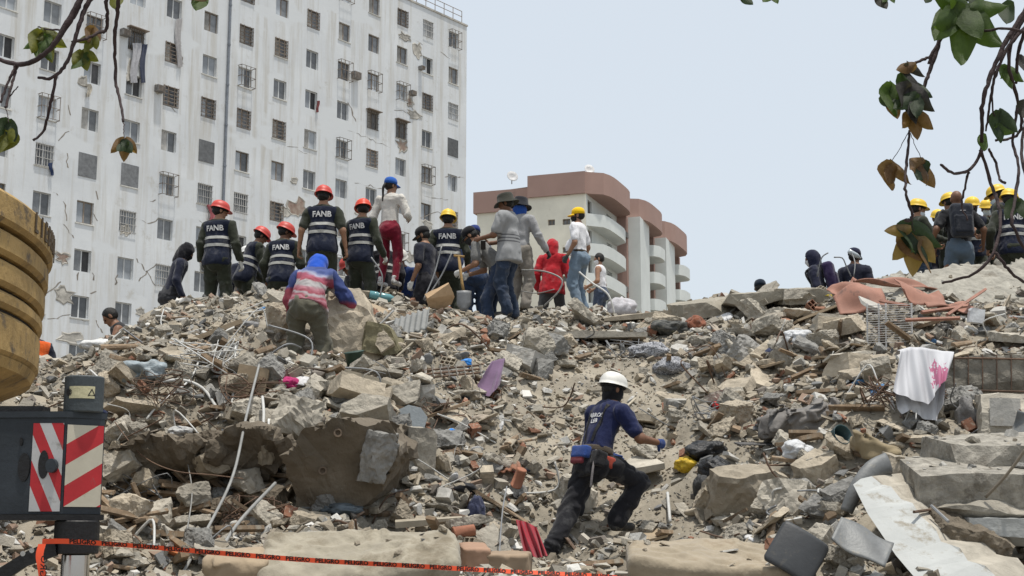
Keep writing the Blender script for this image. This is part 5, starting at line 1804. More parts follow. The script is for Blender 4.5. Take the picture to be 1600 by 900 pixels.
    if s.get('badge'):
        S = J['rsh'] * .55 + J['rel'] * .45 if s['yaw'] < 0 else J['lsh'] * .55 + J['lel'] * .45
        S = J['rsh'] * .6 + J['rel'] * .4
        n = Vector((1, -.15, .1)).normalized(); u = Vector((0, 0, 1)); r = u.cross(n).normalized()
        V, Fv = lathe_vf([(.044, 0), (.044, .012), (.002, .0125)], 18)
        put('badge', frame_vf(V, S + n * .066, r, u, n), Fv, M('badge_navy', (.02, .06, .2), bump=0))
        V, Fv = lathe_vf([(.026, 0), (.026, .0035), (.002, .004)], 14)
        put('badge_centre', frame_vf(V, S + n * .0785, r, u, n), Fv, M('badge_white', (.6, .6, .62), bump=0))
    # ---- head
    if not s.get('bald'):
        V, Q = sdf_mesh([cran, ell(hp(0, -.026, -.004), (.072, .074, .062), ax)], .0125, .02, grow=.005, folds=.004, fseed=i,
                        cuts=[(hp(0, .035, .0), (hf * .9 - hu * .42).normalized())])
        put('hair', V, Q, hair_mat)
    if s.get('pony'):
        pts = spline([hp(0, -.10, .02), hp(.0, -.14, -.05), hp(-.01, -.13, -.16), hp(-.02, -.12, -.27)], 5)
        put('ponytail', *tube_vf(pts, [.028 - .0012 * a for a in range(len(pts))], 8), hair_mat)
    hat = s.get('hat', 'none')
    if hat == 'helmet':
        V, Fv = helmet_vf()
        put('helmet', frame_vf(V, hp(0, -.006, .036), hr, hf, hu), Fv, glossy(s['hatc']))
        V, Q = sdf_mesh([ell(hp(0, -.012, .03), (.100, .122, .05), ax)], .012, .01, cuts=[(hp(0, 0, .034), hu), (hp(0, 0, .012), -hu)])
        put('headband', V, Q, strap_mat)
    elif hat == 'cap':
        V, Fv = cap_vf()
        put('cap', frame_vf(V, hp(0, -.010, .050), hr, hf, hu, 1.02), Fv, cmat('cap', s['hatc']))
    elif hat == 'bucket':
        V, Fv = bucket_vf()
        put('hat', frame_vf(V, hp(0, -.008, .052), hr, hf, hu, 1.05), Fv, cmat('hat', s['hatc']))
    elif hat == 'hood':
        V, Q = sdf_mesh([ell(hp(0, -.018, .025), (.098, .116, .125), ax), cone(hp(0, -.03, -.03), J['neck'] - F * .03, .10, .105)], .012, .04, folds=.008, fseed=i + 9,
                        sub=[ell(hp(0, .10, -.02), (.062, .075, .085), ax)])
        put('hood', V, Q, cmat('hood', s['hatc']))
    if s.get('bala'):
        V, Q = sdf_mesh([ell(hp(0, .005, -.02), (.084, .102, .11), ax), cone(hp(0, -.01, -.03), J['neck'], .07, .085)], .010, .03, folds=.006, fseed=3, cuts=[(hp(0, 0, .05), hu)],
                        sub=[ell(hp(0, .11, .005), (.05, .04, .018), ax)])
        put('balaclava', V, Q, cmat('balaclava', s['bala']))
    if s.get('mask'):
        dz = -.035 if s.get('maskdown') else 0
        V, Q = sdf_mesh([ell(hp(0, .022, -.045 + dz), (.062, .078, .078), ax), cone(hp(0, .09, -.01 + dz), hp(0, .095, -.03 + dz), .012, .018)], .009, .02, grow=.006,
                        cuts=[(hp(0, 0, -.008 + dz), hu), (hp(0, .015, 0), -hf)])
        put('face_mask', V, Q, cmat('mask', s['mask']))
    if s.get('scarf'):
        V, Q = sdf_mesh([ell(hp(0, -.015, -.045), (.088, .105, .075), ax), cone(hp(0, -.02, -.05), J['neck'], .085, .095)], .012, .03, folds=.01, fseed=8)
        put('scarf', V, Q, cmat('scarf', s['scarf']))
    if s.get('backpack'):
        c0 = J['chest'] - d2 * .10 - F * .21
        axb = [X, F, d2]
        V, Q = sdf_mesh([rbox(c0, (.155, .085, .24), axb, .06)], .013, .02, folds=.006, fseed=4)
        bp = put('backpack', V, Q, cmat('backpack', s['backpack']))
        V, Q = sdf_mesh([rbox(c0 - F * .075 - d2 * .07, (.125, .035, .13), axb, .03)], .012, .02, folds=.004, fseed=6)
        put('front_pocket', V, Q, cmat('backpack', tuple(x * .75 for x in s['backpack'])), parent=bp)
        V, Q = sdf_mesh([cone(c0 - F * .083 + d2 * .12 - X * .035, c0 - F * .083 + d2 * .12 + X * .035, .008, .008)], .005, .01)
        put('logo_plate', V, Q, M('grey_plate', (.25, .25, .26), bump=0), parent=bp)
        for sd in (-1, 1):
            pts = spline([c0 + X * (sd * .10) + d2 * .20 + F * .06, J['neck'] + X * (sd * .11) - d2 * .0 - F * .03, J['chest'] + X * (sd * .125) + F * .13 + d2 * .04, J['waist'] + X * (sd * .15) + F * .06], 5)
            put('shoulder_strap', *tube_vf(pts, .018, 6), strap_mat, parent=bp)
    return root

for i_, s_ in enumerate(CAST):
    build_person(i_, s_)
# ------------------------------------------------------------------ the large broken pieces, one by one
def poly_slab(name, pts, back, mat, label, cat, seed=1, parent=None, rough=.012, side_mat=None, rock=.012, cell=.11):
    """a broken plate: its outline as seen from the road, at its own distance, with thickness"""
    P = []
    r = random.Random(seed)
    for (a, b) in zip(pts, pts[1:] + pts[:1]):
        A, B = at(*a), at(*b)
        k = max(1, int((B - A).length / .06))
        for i in range(k):
            q = A.lerp(B, i / k)
            if 0 < i:
                q += Vector((r.gauss(0, rough), r.gauss(0, rough * .5), r.gauss(0, rough)))
            P.append(q)
    c = sum(P, Vector()) / len(P)
    bk = Vector(back)
    k = len(P)
    V = [p - c for p in P] + [p - c + bk * r.uniform(.85, 1.15) for p in P]
    F = [tuple(range(k)), tuple(range(2 * k - 1, k - 1, -1))] + [((i + 1) % k, i, k + i, k + (i + 1) % k) for i in range(k)]
    bm = bmesh.new()
    vs = [bm.verts.new(v) for v in V]
    for i, f in enumerate(F):
        fc = bm.faces.new([vs[j] for j in f])
        fc.material_index = 0 if i == 0 else 1
    bmesh.ops.triangulate(bm, faces=[f for f in bm.faces if len(f.verts) > 4])
    bmesh.ops.recalc_face_normals(bm, faces=bm.faces)
    for lim in ((.45, .24, cell) if rock else ()):
        for _ in range(2):
            es = [e for e in bm.edges if e.calc_length() > lim]
            if es:
                bmesh.ops.subdivide_edges(bm, edges=es, cuts=1)
                bmesh.ops.triangulate(bm, faces=[f for f in bm.faces if len(f.verts) > 3])
        bmesh.ops.beautify_fill(bm, faces=bm.faces, edges=bm.edges)
    bm.normal_update()
    co = np.array([v.co for v in bm.verts])
    nz = fbm(co * 3.6 + seed, seed, 4) + .35 * vnoise(co * 19, seed)
    for v, a_ in zip(bm.verts, nz):
        v.co += v.normal * (a_ * rock)
    me = bpy.data.meshes.new(name); bm.to_mesh(me); bm.free()
    me.materials.append(mat); me.materials.append(side_mat or mat)
    o = link(name, me, None, parent, c)
    if label:
        tag(o, label, cat)
    return o
big('tall_boulder', 552, 508, (.62, .55, .86), (6, -10, 12), conc_beige, 'tall rough boulder beside the bending worker', 'boulder', 40, ncut=6, rough=.09)
big('stone_block', 597, 533, (.52, .45, .34), (5, 8, 20), M('mossy_block', (.185, .165, .10), var=.25, bump=.6, bscale=25), 'olive-tinted stone block right of the tall boulder', 'stone block', 18)
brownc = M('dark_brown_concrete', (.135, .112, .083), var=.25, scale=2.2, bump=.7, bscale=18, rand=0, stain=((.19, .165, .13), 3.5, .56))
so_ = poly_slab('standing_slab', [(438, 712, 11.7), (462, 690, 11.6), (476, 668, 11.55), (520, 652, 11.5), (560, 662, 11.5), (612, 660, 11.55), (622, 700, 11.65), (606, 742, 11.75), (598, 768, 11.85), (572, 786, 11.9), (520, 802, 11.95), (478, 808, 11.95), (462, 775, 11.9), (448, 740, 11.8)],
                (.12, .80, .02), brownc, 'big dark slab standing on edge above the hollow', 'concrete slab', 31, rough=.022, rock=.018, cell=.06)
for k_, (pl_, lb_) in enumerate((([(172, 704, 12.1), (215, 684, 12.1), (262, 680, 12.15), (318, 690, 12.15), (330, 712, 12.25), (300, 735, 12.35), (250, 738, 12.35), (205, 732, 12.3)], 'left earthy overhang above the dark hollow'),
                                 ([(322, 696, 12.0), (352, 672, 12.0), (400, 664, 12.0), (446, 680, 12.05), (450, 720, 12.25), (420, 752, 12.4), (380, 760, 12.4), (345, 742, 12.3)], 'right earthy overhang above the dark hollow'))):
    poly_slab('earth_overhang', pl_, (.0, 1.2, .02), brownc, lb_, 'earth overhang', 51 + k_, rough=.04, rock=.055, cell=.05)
for px_, py_ in ((504, 736), (528, 677)):
    V, Fv = lathe_vf([(.018, 0), (.034, 0), (.036, .03), (.022, .03), (.02, .005)], 12)
    link('pipe_stub', mesh_np('pipe_stub', V, Fv), M('old_pipe_stub', (.16, .12, .085)), so_, at(px_, py_, 11.72 if py_ > 700 else 11.55) - so_.location, (R(84), 0, R(8)))
for k_, (px_, py_, sz_, tw_) in enumerate(((190, 728, .30, .35), (232, 752, .24, .3), (268, 706, .28, .45), (300, 770, .26, .25), (330, 726, .34, .42), (352, 790, .22, .2), (385, 752, .30, .35), (412, 700, .30, .45), (428, 775, .24, .25), (250, 800, .22, .15), (205, 790, .26, .15), (340, 690, .24, .5))):
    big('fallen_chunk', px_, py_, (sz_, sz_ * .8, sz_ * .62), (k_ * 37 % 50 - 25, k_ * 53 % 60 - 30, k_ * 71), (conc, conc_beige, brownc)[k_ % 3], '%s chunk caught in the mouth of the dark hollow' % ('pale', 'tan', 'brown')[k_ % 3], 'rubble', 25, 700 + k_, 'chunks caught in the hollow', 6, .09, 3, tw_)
big('leaning_boulder', 590, 712, (.27, .22, .42), (10, 14, -20), conc_grey, 'grey boulder leaning against the big dark slab', 'boulder', 40, toward=.75, rough=.12, sub=4, ncut=8)
big('boulder', 457, 652, (.44, .40, .36), (0, 14, 30), conc, 'rounded boulder above the hollow, left of the dark slab', 'boulder', 20, toward=.1, ncut=8, rough=.1)
big('slab_fragment', 556, 612, (.46, .42, .17), (-14, 12, 25), conc_beige, 'thick slab fragment capping the big dark slab', 'slab fragment', 14, toward=.15, ncut=4)
big('slab_fragment', 575, 645, (.42, .36, .22), (-20, 10, -10), conc, 'cracked slab fragment just below the capping fragment', 'slab fragment', 14, toward=.25, ncut=4)
big('slab_fragment', 622, 620, (.40, .34, .20), (-10, -16, 40), conc, 'slab fragment left of the grey road-sign plate', 'slab fragment', 12, ncut=5)
big('concrete_post', 658, 708, (.24, .22, .46), (6, 3, 12), conc, 'short upright concrete post below the road-sign plate', 'concrete post', 30, ncut=2, rough=.05, keep=.9)
big('cement_column', 611, 722, (.15, .14, .56), (0, 5, 30), conc_grey, 'lumpy grey cement column beside the concrete post', 'cement column', 45, ncut=6, rough=.3, toward=.1)
big('boulder', 1165, 766, (.60, .55, .44), (4, -4, 15), conc_beige, 'pale boulder below the black rubbish bags', 'boulder', 25, ncut=6, rough=.08)
big('boulder', 1238, 786, (.42, .40, .32), (0, 10, 50), conc, 'boulder right of the pale one, above the chair back', 'boulder', 20, ncut=6, rough=.08)
big('boulder', 900, 775, (.40, .38, .40), (10, 0, 20), conc, 'rounded boulder just behind the climber', 'boulder', 20, ncut=8, rough=.08)
big('flat_slab', 992, 728, (.46, .5, .08), (14, -10, 10), conc, 'flat slab right of the climber, by his glove', 'concrete slab', 12, ncut=4)
big('flat_slab', 1000, 655, (.40, .45, .07), (8, 6, 60), conc_beige, 'flat slab above the climber\'s outstretched hand', 'concrete slab', 10, ncut=4)
big('concrete_block', 1275, 737, (.30, .26, .24), (20, -30, 20), conc_beige, 'tilted square block left of the bent gutter', 'concrete block', 14, ncut=2)
big('concrete_block', 1302, 800, (.14, .14, .18), (0, 0, 20), conc_grey, 'small upright grey block below the gutter', 'concrete block', 10, ncut=5)
big('concrete_block', 1284, 842, (.22, .2, .2), (10, 10, 40), conc, 'rough grey block right of the chair back', 'concrete block', 12, ncut=6)
b14 = big('concrete_block', 1572, 656, (.46, .4, .44), (0, 2, -10), conc, 'square block with plaster face below the rebar-wrapped beam', 'concrete block', 25, ncut=3, rough=.05, keep=.9)
link('plaster_face', chunk_me('plaster_face', (.26, .03, .24), 5, 3, .05, 1), plaster, b14, (-.04, -.20, .05))
for i_, (px_, py_, d_, r_) in enumerate(((1098, 482, (.85, 1.0, .22), (10, -9, 8)), (1176, 470, (.95, 1.1, .22), (9, -3, -6)), (1258, 463, (.85, 1.0, .22), (9, -3, 10)))):
    big('crest_slab', px_, py_, d_, r_, M('sunlit_crest_concrete', (.29, .265, .215), var=.2, scale=2.5, bump=.6, bscale=22, stain=((.19, .165, .13), 3, .57), rand=.06), ('left', 'middle', 'right')[i_] + '-hand cracked slab on the skyline under the hooded people', 'concrete slab', 8, ncut=4, rough=.09, sub=4, seed=60 + i_)  # crest slabs in their own concrete colour with random blotches
rough_slab = M('rough_sunlit_slab', (.30, .285, .245), var=.25, scale=6, bump=1.0, bscale=16, stain=((.17, .15, .12), 2.6, .54), rand=0)  # the slab's own rough concrete tone, darker blotches at random
poly_slab('leaning_floor_slab', [(1300, 452, 18.62), (1345, 441, 18.72), (1420, 428, 18.82), (1462, 419, 18.87), (1530, 412, 18.92), (1610, 407, 18.97), (1720, 402, 19.02), (1720, 492, 17.62), (1610, 490, 17.62), (1540, 487, 17.62), (1450, 480, 17.82), (1360, 470, 18.12)],
          (.02, .25, -.30), rough_slab, 'huge leaning floor slab below the yellow-helmeted group', 'floor slab', 33, rough=.03, rock=.035, cell=.10)
big('ledge_slab', 925, 528, (1.35, .9, .10), (2, 1, 4), conc, 'long flat ledge below the white T-shirt man', 'concrete slab', 6, ncut=4, keep=.8)
big('ledge_slab', 1000, 497, (1.0, .8, .1), (3, -2, -8), conc_beige, 'flat slab on the crest right of the white-shirted youth', 'concrete slab', 6, ncut=4, keep=.8)
bl_ = big('plastered_block', 816, 562, (.40, .32, .26), (-6, 16, -24), plaster, 'white plastered block left of the foam roll', 'plastered block', 12, ncut=3, rough=.04)
big('stone_block', 849, 578, (.19, .18, .26), (0, 8, 20), conc_grey, 'small grey block below the foam roll', 'stone block', 12, ncut=4)
for k_, (px_, py_, dd, rr) in enumerate(((1205, 510, (.50, .35, .20), (-10, -16, 10)), (1300, 512, (.42, .40, .16), (-4, 6, 0)), (1327, 575, (.44, .4, .22), (-8, 4, 10)))):
    cb = big('brick_wall_piece', px_, py_, dd, rr, clay if k_ == 0 else conc_beige, ('red brick wall piece capped with cement above the clear plastic bag', 'tan wall piece left of the white wire shelf', 'tan wall piece left of the hanging white sheet')[k_], 'wall piece', 10, ncut=3, rough=.04)
    link('cement_cap', chunk_me('cement_cap', (dd[0] * .98, dd[1] * .95, .06), 9 + k_, 3, .06, 1), conc, cb, (0, 0, dd[2] * .5 + .01))
board_m = M('tan_board', (.30, .235, .16), var=.15, scale=3, bump=.2, stain=((.22, .18, .13), 3, .55))
for px_, py_, dd, rr, lb in ((1275, 492, (.72, .40, .035), (-6, -22, 12), 'tan board sloping up towards the salmon sheets'), (1212, 567, (.42, .3, .03), (6, -14, 10), 'tan board below the clear plastic bag'), (1330, 560, (.8, .4, .03), (4, 2, 0), 'long tan board left of the hanging sheet'),
                             (1360, 545, (.5, .3, .02), (2, 10, 0), 'pale board below the white wire shelf'), (600, 487, (.4, .3, .03), (20, 20, 0), 'dusty board right of the tall boulder'), (925, 700, (.3, .3, .03), (10, 0, 20), 'tan board half under the climber'),
                             (1005, 838, (.34, .3, .04), (16, -12, 20), 'mustard-stained board below the climber\'s front foot'), (330, 520, (.7, .12, .05), (0, -24, 20), 'dark beam below the gravel crest'), (390, 612, (.3, .05, .5), (0, 10, 0), 'upright grey panel in the left debris')):
    o = big('board', px_, py_, dd, rr, board_m, lb, 'board', 8, ncut=3, rough=.03)
tan_ = big('carton_piece', 688, 466, (.36, .30, .10), (-40, -28, 10), M('tan_carton', (.36, .25, .15), var=.1, bump=.1), 'tan carton piece in front of the yellow-helmeted vest wearer', 'carton', 14, ncut=4)

# beam with stirrups
bm_ = big('concrete_beam', 1548, 590, (1.15, .34, .36), (0, 1, -3), M('gravelly_beam', (.20, .185, .155), var=.3, scale=7, bump=1.0, bscale=22, rand=0), 'rebar-wrapped concrete beam right of the hanging sheet', 'concrete beam', 30, ncut=2, rough=.07, sub=4, toward=.35, keep=.95)
for k_ in range(9):
    x_ = -.52 + k_ * .13
    MB().tube([(x_, -.185, -.19), (x_ + .01, -.19, .19), (x_ + .01, .19, .195), (x_, .19, -.19), (x_, -.185, -.19)], .006, 5).build('stirrup', rust, bm_)
for z_ in (-.15, .15):
    MB().tube([(-.62, -.183, z_), (-.2, -.186, z_ + .01), (.6, -.184, z_)], .009, 6).build('reinforcing_bar', rust, bm_)

# ---- broken floor slab and white wall panel, lower right
painted = M('painted_white_wall', (.37, .38, .37), rough=.85, var=.10, scale=2.5, bump=.35, bscale=18, stain=((.25, .23, .19), 6, .55), rand=0)
sunslab = M('crumbled_screed', (.30, .28, .24), var=.32, scale=9, bump=1.0, bscale=34, stain=((.16, .145, .12), 6.5, .52), rand=0)  # screed's own grey-beige, speckled and blotched at random
poly_slab('fallen_wall_panel', [(1333, 757, 10.4), (1345, 748, 10.45), (1362, 744, 10.5), (1378, 757, 10.45), (1392, 760, 10.4), (1408, 780, 10.3), (1426, 786, 10.2), (1438, 806, 10.1), (1462, 826, 9.95), (1470, 846, 9.85), (1500, 856, 9.7), (1512, 876, 9.6), (1540, 884, 9.5), (1560, 905, 9.4), (1590, 960, 9.1), (1470, 960, 9.15), (1440, 915, 9.35), (1400, 868, 9.7), (1356, 803, 10.1)],
          (.34, .40, .04), painted, 'fallen white-painted wall panel at the lower right', 'wall panel', 3, side_mat=conc, rough=0, rock=0)
def blk_(name, px, py, Y, dims, rot, mat, label, cat, seed, ncut=3, rough=.07, keep=.9):
    o = link(name, chunk_me(name, dims, seed, ncut, rough, 5, keep, mat), None, None, at(px, py, Y), [R(a) for a in rot])
    return tag(o, label, cat)
blk_('broken_floor_slab', 1575, 756, 10.7, (1.5, .95, .25), (10, 2, -4), sunslab, 'thick broken floor slab above the fallen white panel', 'floor slab', 901, 4, .10, .96)
blk_('floor_slab_layer', 1585, 706, 11.15, (1.2, .8, .20), (10, -2, 5), sunslab, 'upper broken floor layer resting on the thick slab', 'floor slab', 902, 5, .11, .94)
blk_('floor_slab_layer', 1450, 742, 11.0, (.5, .6, .14), (16, 10, 20), conc_beige, 'short broken floor piece at the left end of the thick slab', 'floor slab', 903, 5, .12)
blk_('slab_edge', 1560, 800, 10.40, (1.0, .45, .14), (4, 2, -3), conc, 'ragged grey slab edge under the thick floor slab', 'slab edge', 904, 9, .16, .82)
blk_('white_beam', 1625, 832, 10.28, (1.1, .34, .20), (2, 1, -2), painted, 'white-painted beam under the broken floor at the right edge', 'beam', 905, 2, .04)
blk_('rubble_wedge', 1500, 842, 10.25, (.52, .5, .30), (18, 28, 10), brownc, 'dark wedge of concrete beneath the white beam', 'concrete wedge', 906, 4, .1)
for px_, py_, dd, lb in ((1480, 722, (.22, .2, .07), 'flat crumb on top of the broken floor slab'), (1560, 700, (.3, .2, .08), 'brick-red crumb at the back of the broken floor'), (1498, 780, (.2, .12, .1), 'chunk stuck under the broken floor edge')):
    big('slab_crumb', px_, py_, dd, (0, 5, 20), sunslab if 'red' not in lb else clay, lb, 'rubble', 20, toward=.6, sub=2)
for pts_, lb in (([(1428, 800, 10.0), (1450, 797, 10.2), (1478, 800, 10.5)], 'dark bar jutting left from under the broken floor'), ([(1455, 790, 10.1), (1482, 815, 9.9)], 'short bright bar poking out above the white panel')):
    tag(MB().tube([at(*p) for p in pts_], .011, 6).build('reinforcing_rod', rust if 'dark' in lb else steel), lb, 'rod')
tag(MB().tube(spline([at(1540, 777, 10.2), at(1570, 745, 10.1), at(1600, 705, 10.0), at(1640, 640, 9.9)], 5), .011, 7).build('hose', M('grey_brown_hose', (.20, .17, .13), rough=.6), smooth=True), 'grey-brown hose rising across the broken floor at the right edge', 'hose')

# ------------------------------------------------------------------ soft things
def soft(name, px, py, half, rot, mat, label, cat, rad=.05, folds=.02, drop=20, toward=0, h=.016, seed=2, fs=(6, 6, 6)):
    V, Q = sdf_mesh([rbox((0, 0, 0), half, np.eye(3), rad)], h, .02, folds=folds, fseed=seed, fscale=fs)
    o = link(name, mesh_np(name, V, Q, True), mat, None, spot(px, py, drop, toward), [R(a) for a in rot])
    return tag(o, label, cat)
mat_b = fabric('beige_mattress_cloth', (.29, .262, .205), var=.16, bump=.9, bscale=7, stain=((.20, .172, .125), 3, .52))
mt1 = soft('mattress', 562, 872, (.64, .30, .10), (24, -3, 4), mat_b, 'long beige quilted mattress at the bottom left', 'mattress', .085, .010, 30, .15, fs=(4, 4, 4))
soft('pillow', 375, 888, (.22, .16, .11), (15, 0, 10), fabric('tan_pillow', (.33, .26, .18)), 'rounded tan cushion left of the long mattress', 'cushion', .10, .02, 20, .1)
mt2 = soft('mattress', 1120, 884, (.62, .32, .09), (16, 3, -2), fabric('stained_mattress_cloth', (.29, .245, .18), bump=.9, bscale=7, stain=((.24, .19, .13), 4, .55)), 'stained flat mattress at the bottom beside the chair back', 'mattress', .06, .010, 30, .15, fs=(4, 4, 4))
def quilt(o, seed, nx=.17, ny=.15, depth=.022):
    """buttoned top, sagging middle, creases"""
    co = np.array([v.co for v in o.data.vertices])
    x, y = co[:, 0] / nx, co[:, 1] / ny
    dx, dy = (x - np.round(x)) * nx, (y - np.round(y)) * ny
    dim = np.exp(-(dx ** 2 + dy ** 2) / .0016)
    crease = np.exp(-(np.minimum(np.abs(dx + dy), np.abs(dx - dy)) ** 2) / .00012) * .35
    sag = .075 * vnoise(np.c_[co[:, :2] * 2.3, co[:, 2] * 0], seed) - .03 * np.abs(fbm(np.c_[co[:, :2] * np.array([5, 9]), co[:, 2] * 0], seed + 2, 2))
    co[:, 2] += (-(dim + crease) * depth * (co[:, 2] > 0)) + sag
    o.data.vertices.foreach_set('co', co.astype(np.float32).ravel())
    o.data.update()
    me = o.data
    hx, hy = np.abs(co[:, 0]).max() * .985, np.abs(co[:, 1]).max() * .97
quilt(mt1, 3, .24, .21, .012); quilt(mt2, 5, .27, .23, .009)
soft('foam_roll', 862, 546, (.21, .07, .07), (0, -3, 5), fabric('white_foam', (.48, .48, .47), bump=.8), 'white foam roll in the middle of the slope', 'foam roll', .065, .02, 10, 0, .012)
soft('tarpaulin_roll', 1250, 656, (.40, .13, .12), (0, -10, 6), M('grey_tarpaulin', (.15, .14, .13), rough=.6, var=.25, bump=.5, bscale=12), 'grey tarpaulin roll above the boulders', 'tarpaulin', .10, .06, 18, .2, fs=(7, 7, 9))
soft('bolster', 1368, 702, (.22, .09, .08), (0, 22, -10), fabric('khaki_sack', (.23, .185, .115)), 'khaki sack left of the dark gap under the beam', 'sack', .07, .03, 16, .1)
soft('seat_cushion', 740, 872, (.10, .14, .10), (10, 0, 15), M('brown_card', (.30, .19, .13), bump=.1), 'brown cardboard box left of the red cloth', 'box', .02, .01, 20, 0)
soft('box', 795, 882, (.16, .14, .09), (6, 0, -8), M('tan_card', (.26, .195, .135), bump=.1), 'tan cardboard box below the red cloth', 'box', .02, .01, 20, .05)
chb = MB()
o = soft('chair_back', 1246, 862, (.175, .018, .165), (-22, 32, -8), M('black_plastic', (.045, .048, .052), rough=.5, bump=.1, stain=((.11, .10, .085), 7, .58)), 'black plastic chair back beside the stained mattress', 'chair back', .018, 0, 30, .25, .012)
bpy.context.view_layer.update()
for v in o.data.vertices:
    v.co.y += .8 * v.co.x ** 2 + .3 * v.co.z ** 2
    k = max(0, (abs(v.co.x) / .2) ** 2 + (abs(v.co.z) / .19) ** 2 - 1.25)
    v.co.x *= 1 - .22 * k; v.co.z *= 1 - .22 * k

def crumpled(name, px, py, sz, mat, label, cat, seed=1, rot=(0, 0, 0), drop=8, amp=.32, fine=3.2, toward=0):
    me = crumple_me(seed, 1.0, amp, 4, fine)
    me.materials.append(mat)
    o = link(name, me, None, None, spot(px, py, drop, toward), [R(a) for a in rot], sz)
    return tag(o, label, cat)
blk = M('black_bin_bag', (.010, .010, .011), rough=.32, var=.2, bump=.8, bscale=9, rand=0, spec=.5)
clearp = M('milky_plastic', (.52, .53, .54), rough=.3, var=.2, bump=.7, bscale=10, rand=0, spec=.5)
pale = M('pale_blue_sheeting', (.24, .28, .30), rough=.35, var=.25, bump=.6, bscale=8, rand=0)
crumpled('rubbish_bag', 1105, 706, (.34, .30, .20), blk, 'upper black rubbish bag beside the yellow wrapper', 'rubbish bag', 3)
crumpled('rubbish_bag', 1120, 735, (.32, .28, .22), blk, 'lower black rubbish bag above the pale boulder', 'rubbish bag', 4, (0, 20, 30), toward=.15)
crumpled('rubbish_bag', 1098, 768, (.16, .16, .30), M('dark_grey_bag', (.04, .04, .04), rough=.4, bump=.8, bscale=9), 'narrow dark grey bag hanging below the rubbish bags', 'rubbish bag', 5, toward=.1)
crumpled('wrapper', 1076, 726, (.27, .22, .16), M('yellow_foil', (.66, .44, .03), rough=.35, var=.3, scale=9, bump=.8, bscale=14, stain=((.5, .46, .3), 9, .6)), 'crumpled yellow wrapper left of the black rubbish bags', 'wrapper', 6)
crumpled('plastic_bag', 1246, 529, (.36, .3, .22), clearp, 'clear plastic bag above the tan boards', 'plastic bag', 7)
crumpled('plastic_bag', 1133, 547, (.30, .26, .20), M('grey_plastic', (.28, .285, .29), rough=.35, bump=.7, bscale=10), 'greyish plastic bag right of the silver fabric', 'plastic bag', 8)
crumpled('plastic_bag', 1243, 703, (.24, .2, .16), clearp, 'whitish plastic bag below the grey tarpaulin roll', 'plastic bag', 9, toward=.2)
crumpled('plastic_bag', 1512, 652, (.18, .18, .30), M('grey_smoky_plastic', (.17, .165, .16), rough=.35, bump=.7, bscale=10), 'smoky plastic bag under the rebar-wrapped beam', 'plastic bag', 10)
crumpled('plastic_sheet', 228, 585, (.40, .35, .26), pale, 'crumpled pale blue plastic sheet on the left slope', 'plastic sheet', 11, amp=.4)
crumpled('paper_wad', 280, 675, (.20, .16, .09), M('white_paper', (.50, .50, .49), bump=.6, bscale=18), 'white paper wad above the dark hollow', 'paper wad', 12, toward=.25)
crumpled('paper_wad', 150, 540, (.34, .3, .16), M('white_paper', (.5, .5, .49)), 'white cement lump below the crouching person', 'paper wad', 13)
crumpled('metal_sheet', 537, 796, (.36, .26, .10), M('bluish_tin', (.12, .145, .165), rough=.45, metal=.4, bump=.4, bscale=12), 'bluish crumpled tin sheet below the big dark slab', 'metal sheet', 14, toward=.2)
crumpled('foam_lump', 485, 840, (.24, .2, .09), M('white_foam_lump', (.42, .42, .41), bump=.8, bscale=30), 'white foam lump above the long mattress', 'foam lump', 15)
crumpled('clothes_heap', 1045, 512, (.46, .40, .22), M('mixed_dark_clothes', (.03, .035, .035), var=.5, scale=5, bump=.7, bscale=10, col2=(.14, .14, .13), stain=((.20, .20, .09), 4, .62)), 'heap of dark clothes on the slope below the crest', 'clothes', 16, amp=.4)
crumpled('clothes_heap', 1085, 508, (.26, .26, .22), fabric('rust_cloth', (.22, .085, .05), stain=((.07, .05, .04), 5, .55)), 'rust-coloured cloth beside the heap of dark clothes', 'clothes', 17)
crumpled('patterned_fabric', 1018, 550, (.50, .4, .24), M('silver_pattern', (.05, .05, .06), var=.3, scale=22, bump=.5, bscale=12, col2=(.52, .53, .56), detail=2), 'upper silver patterned fabric on the mid slope', 'fabric', 18)
crumpled('patterned_fabric', 1050, 574, (.40, .34, .22), M('silver_pattern', (.05, .05, .06)), 'lower silver patterned fabric trailing down the slope', 'fabric', 19)
crumpled('cloth', 452, 600, (.22, .18, .13), fabric('magenta_cloth', (.42, .03, .14), bump=.7), 'magenta cloth under the metal tube frame', 'cloth', 20)
crumpled('cloth', 425, 583, (.30, .24, .16), fabric('charcoal_cloth', (.035, .037, .042)), 'charcoal cloth left of the magenta cloth', 'cloth', 21)
crumpled('shoe', 756, 655, (.20, .10, .08), fabric('light_rag', (.36, .31, .25)), 'dusty pale rag below the purple cloth', 'rag', 22)
crumpled('cloth', 745, 800, (.15, .12, .26), fabric('navy_print', (.035, .04, .075), stain=((.2, .2, .24), 14, .6)), 'navy printed rag hanging above the cardboard boxes', 'rag', 23, toward=.1)
crumpled('rag', 718, 765, (.24, .2, .10), fabric('black_rag', (.012, .012, .014)), 'black rag left of the navy printed rag', 'rag', 24)
crumpled('rag', 1128, 632, (.20, .16, .10), fabric('red_rag', (.42, .03, .03)), 'bright red rag above the rubbish bags', 'rag', 25)
crumpled('packet', 1125, 576, (.18, .12, .06), M('orange_packet', (.72, .20, .01), rough=.4, bump=.1), 'bright orange packet on the right slope', 'packet', 26, amp=.12)
crumpled('packet', 728, 568, (.14, .12, .10), M('blue_packet', (.03, .22, .62), rough=.4), 'bright blue packet left of the purple cloth', 'packet', 27)
crumpled('packet', 706, 680, (.09, .08, .11), M('blue_packet', (.03, .22, .62)), 'sky-blue packet beside the concrete post', 'packet', 28)
crumpled('packet', 1195, 742, (.13, .10, .05), M('blue_packet', (.03, .22, .62)), 'flat blue packet on top of the pale boulder', 'packet', 29, toward=.2)
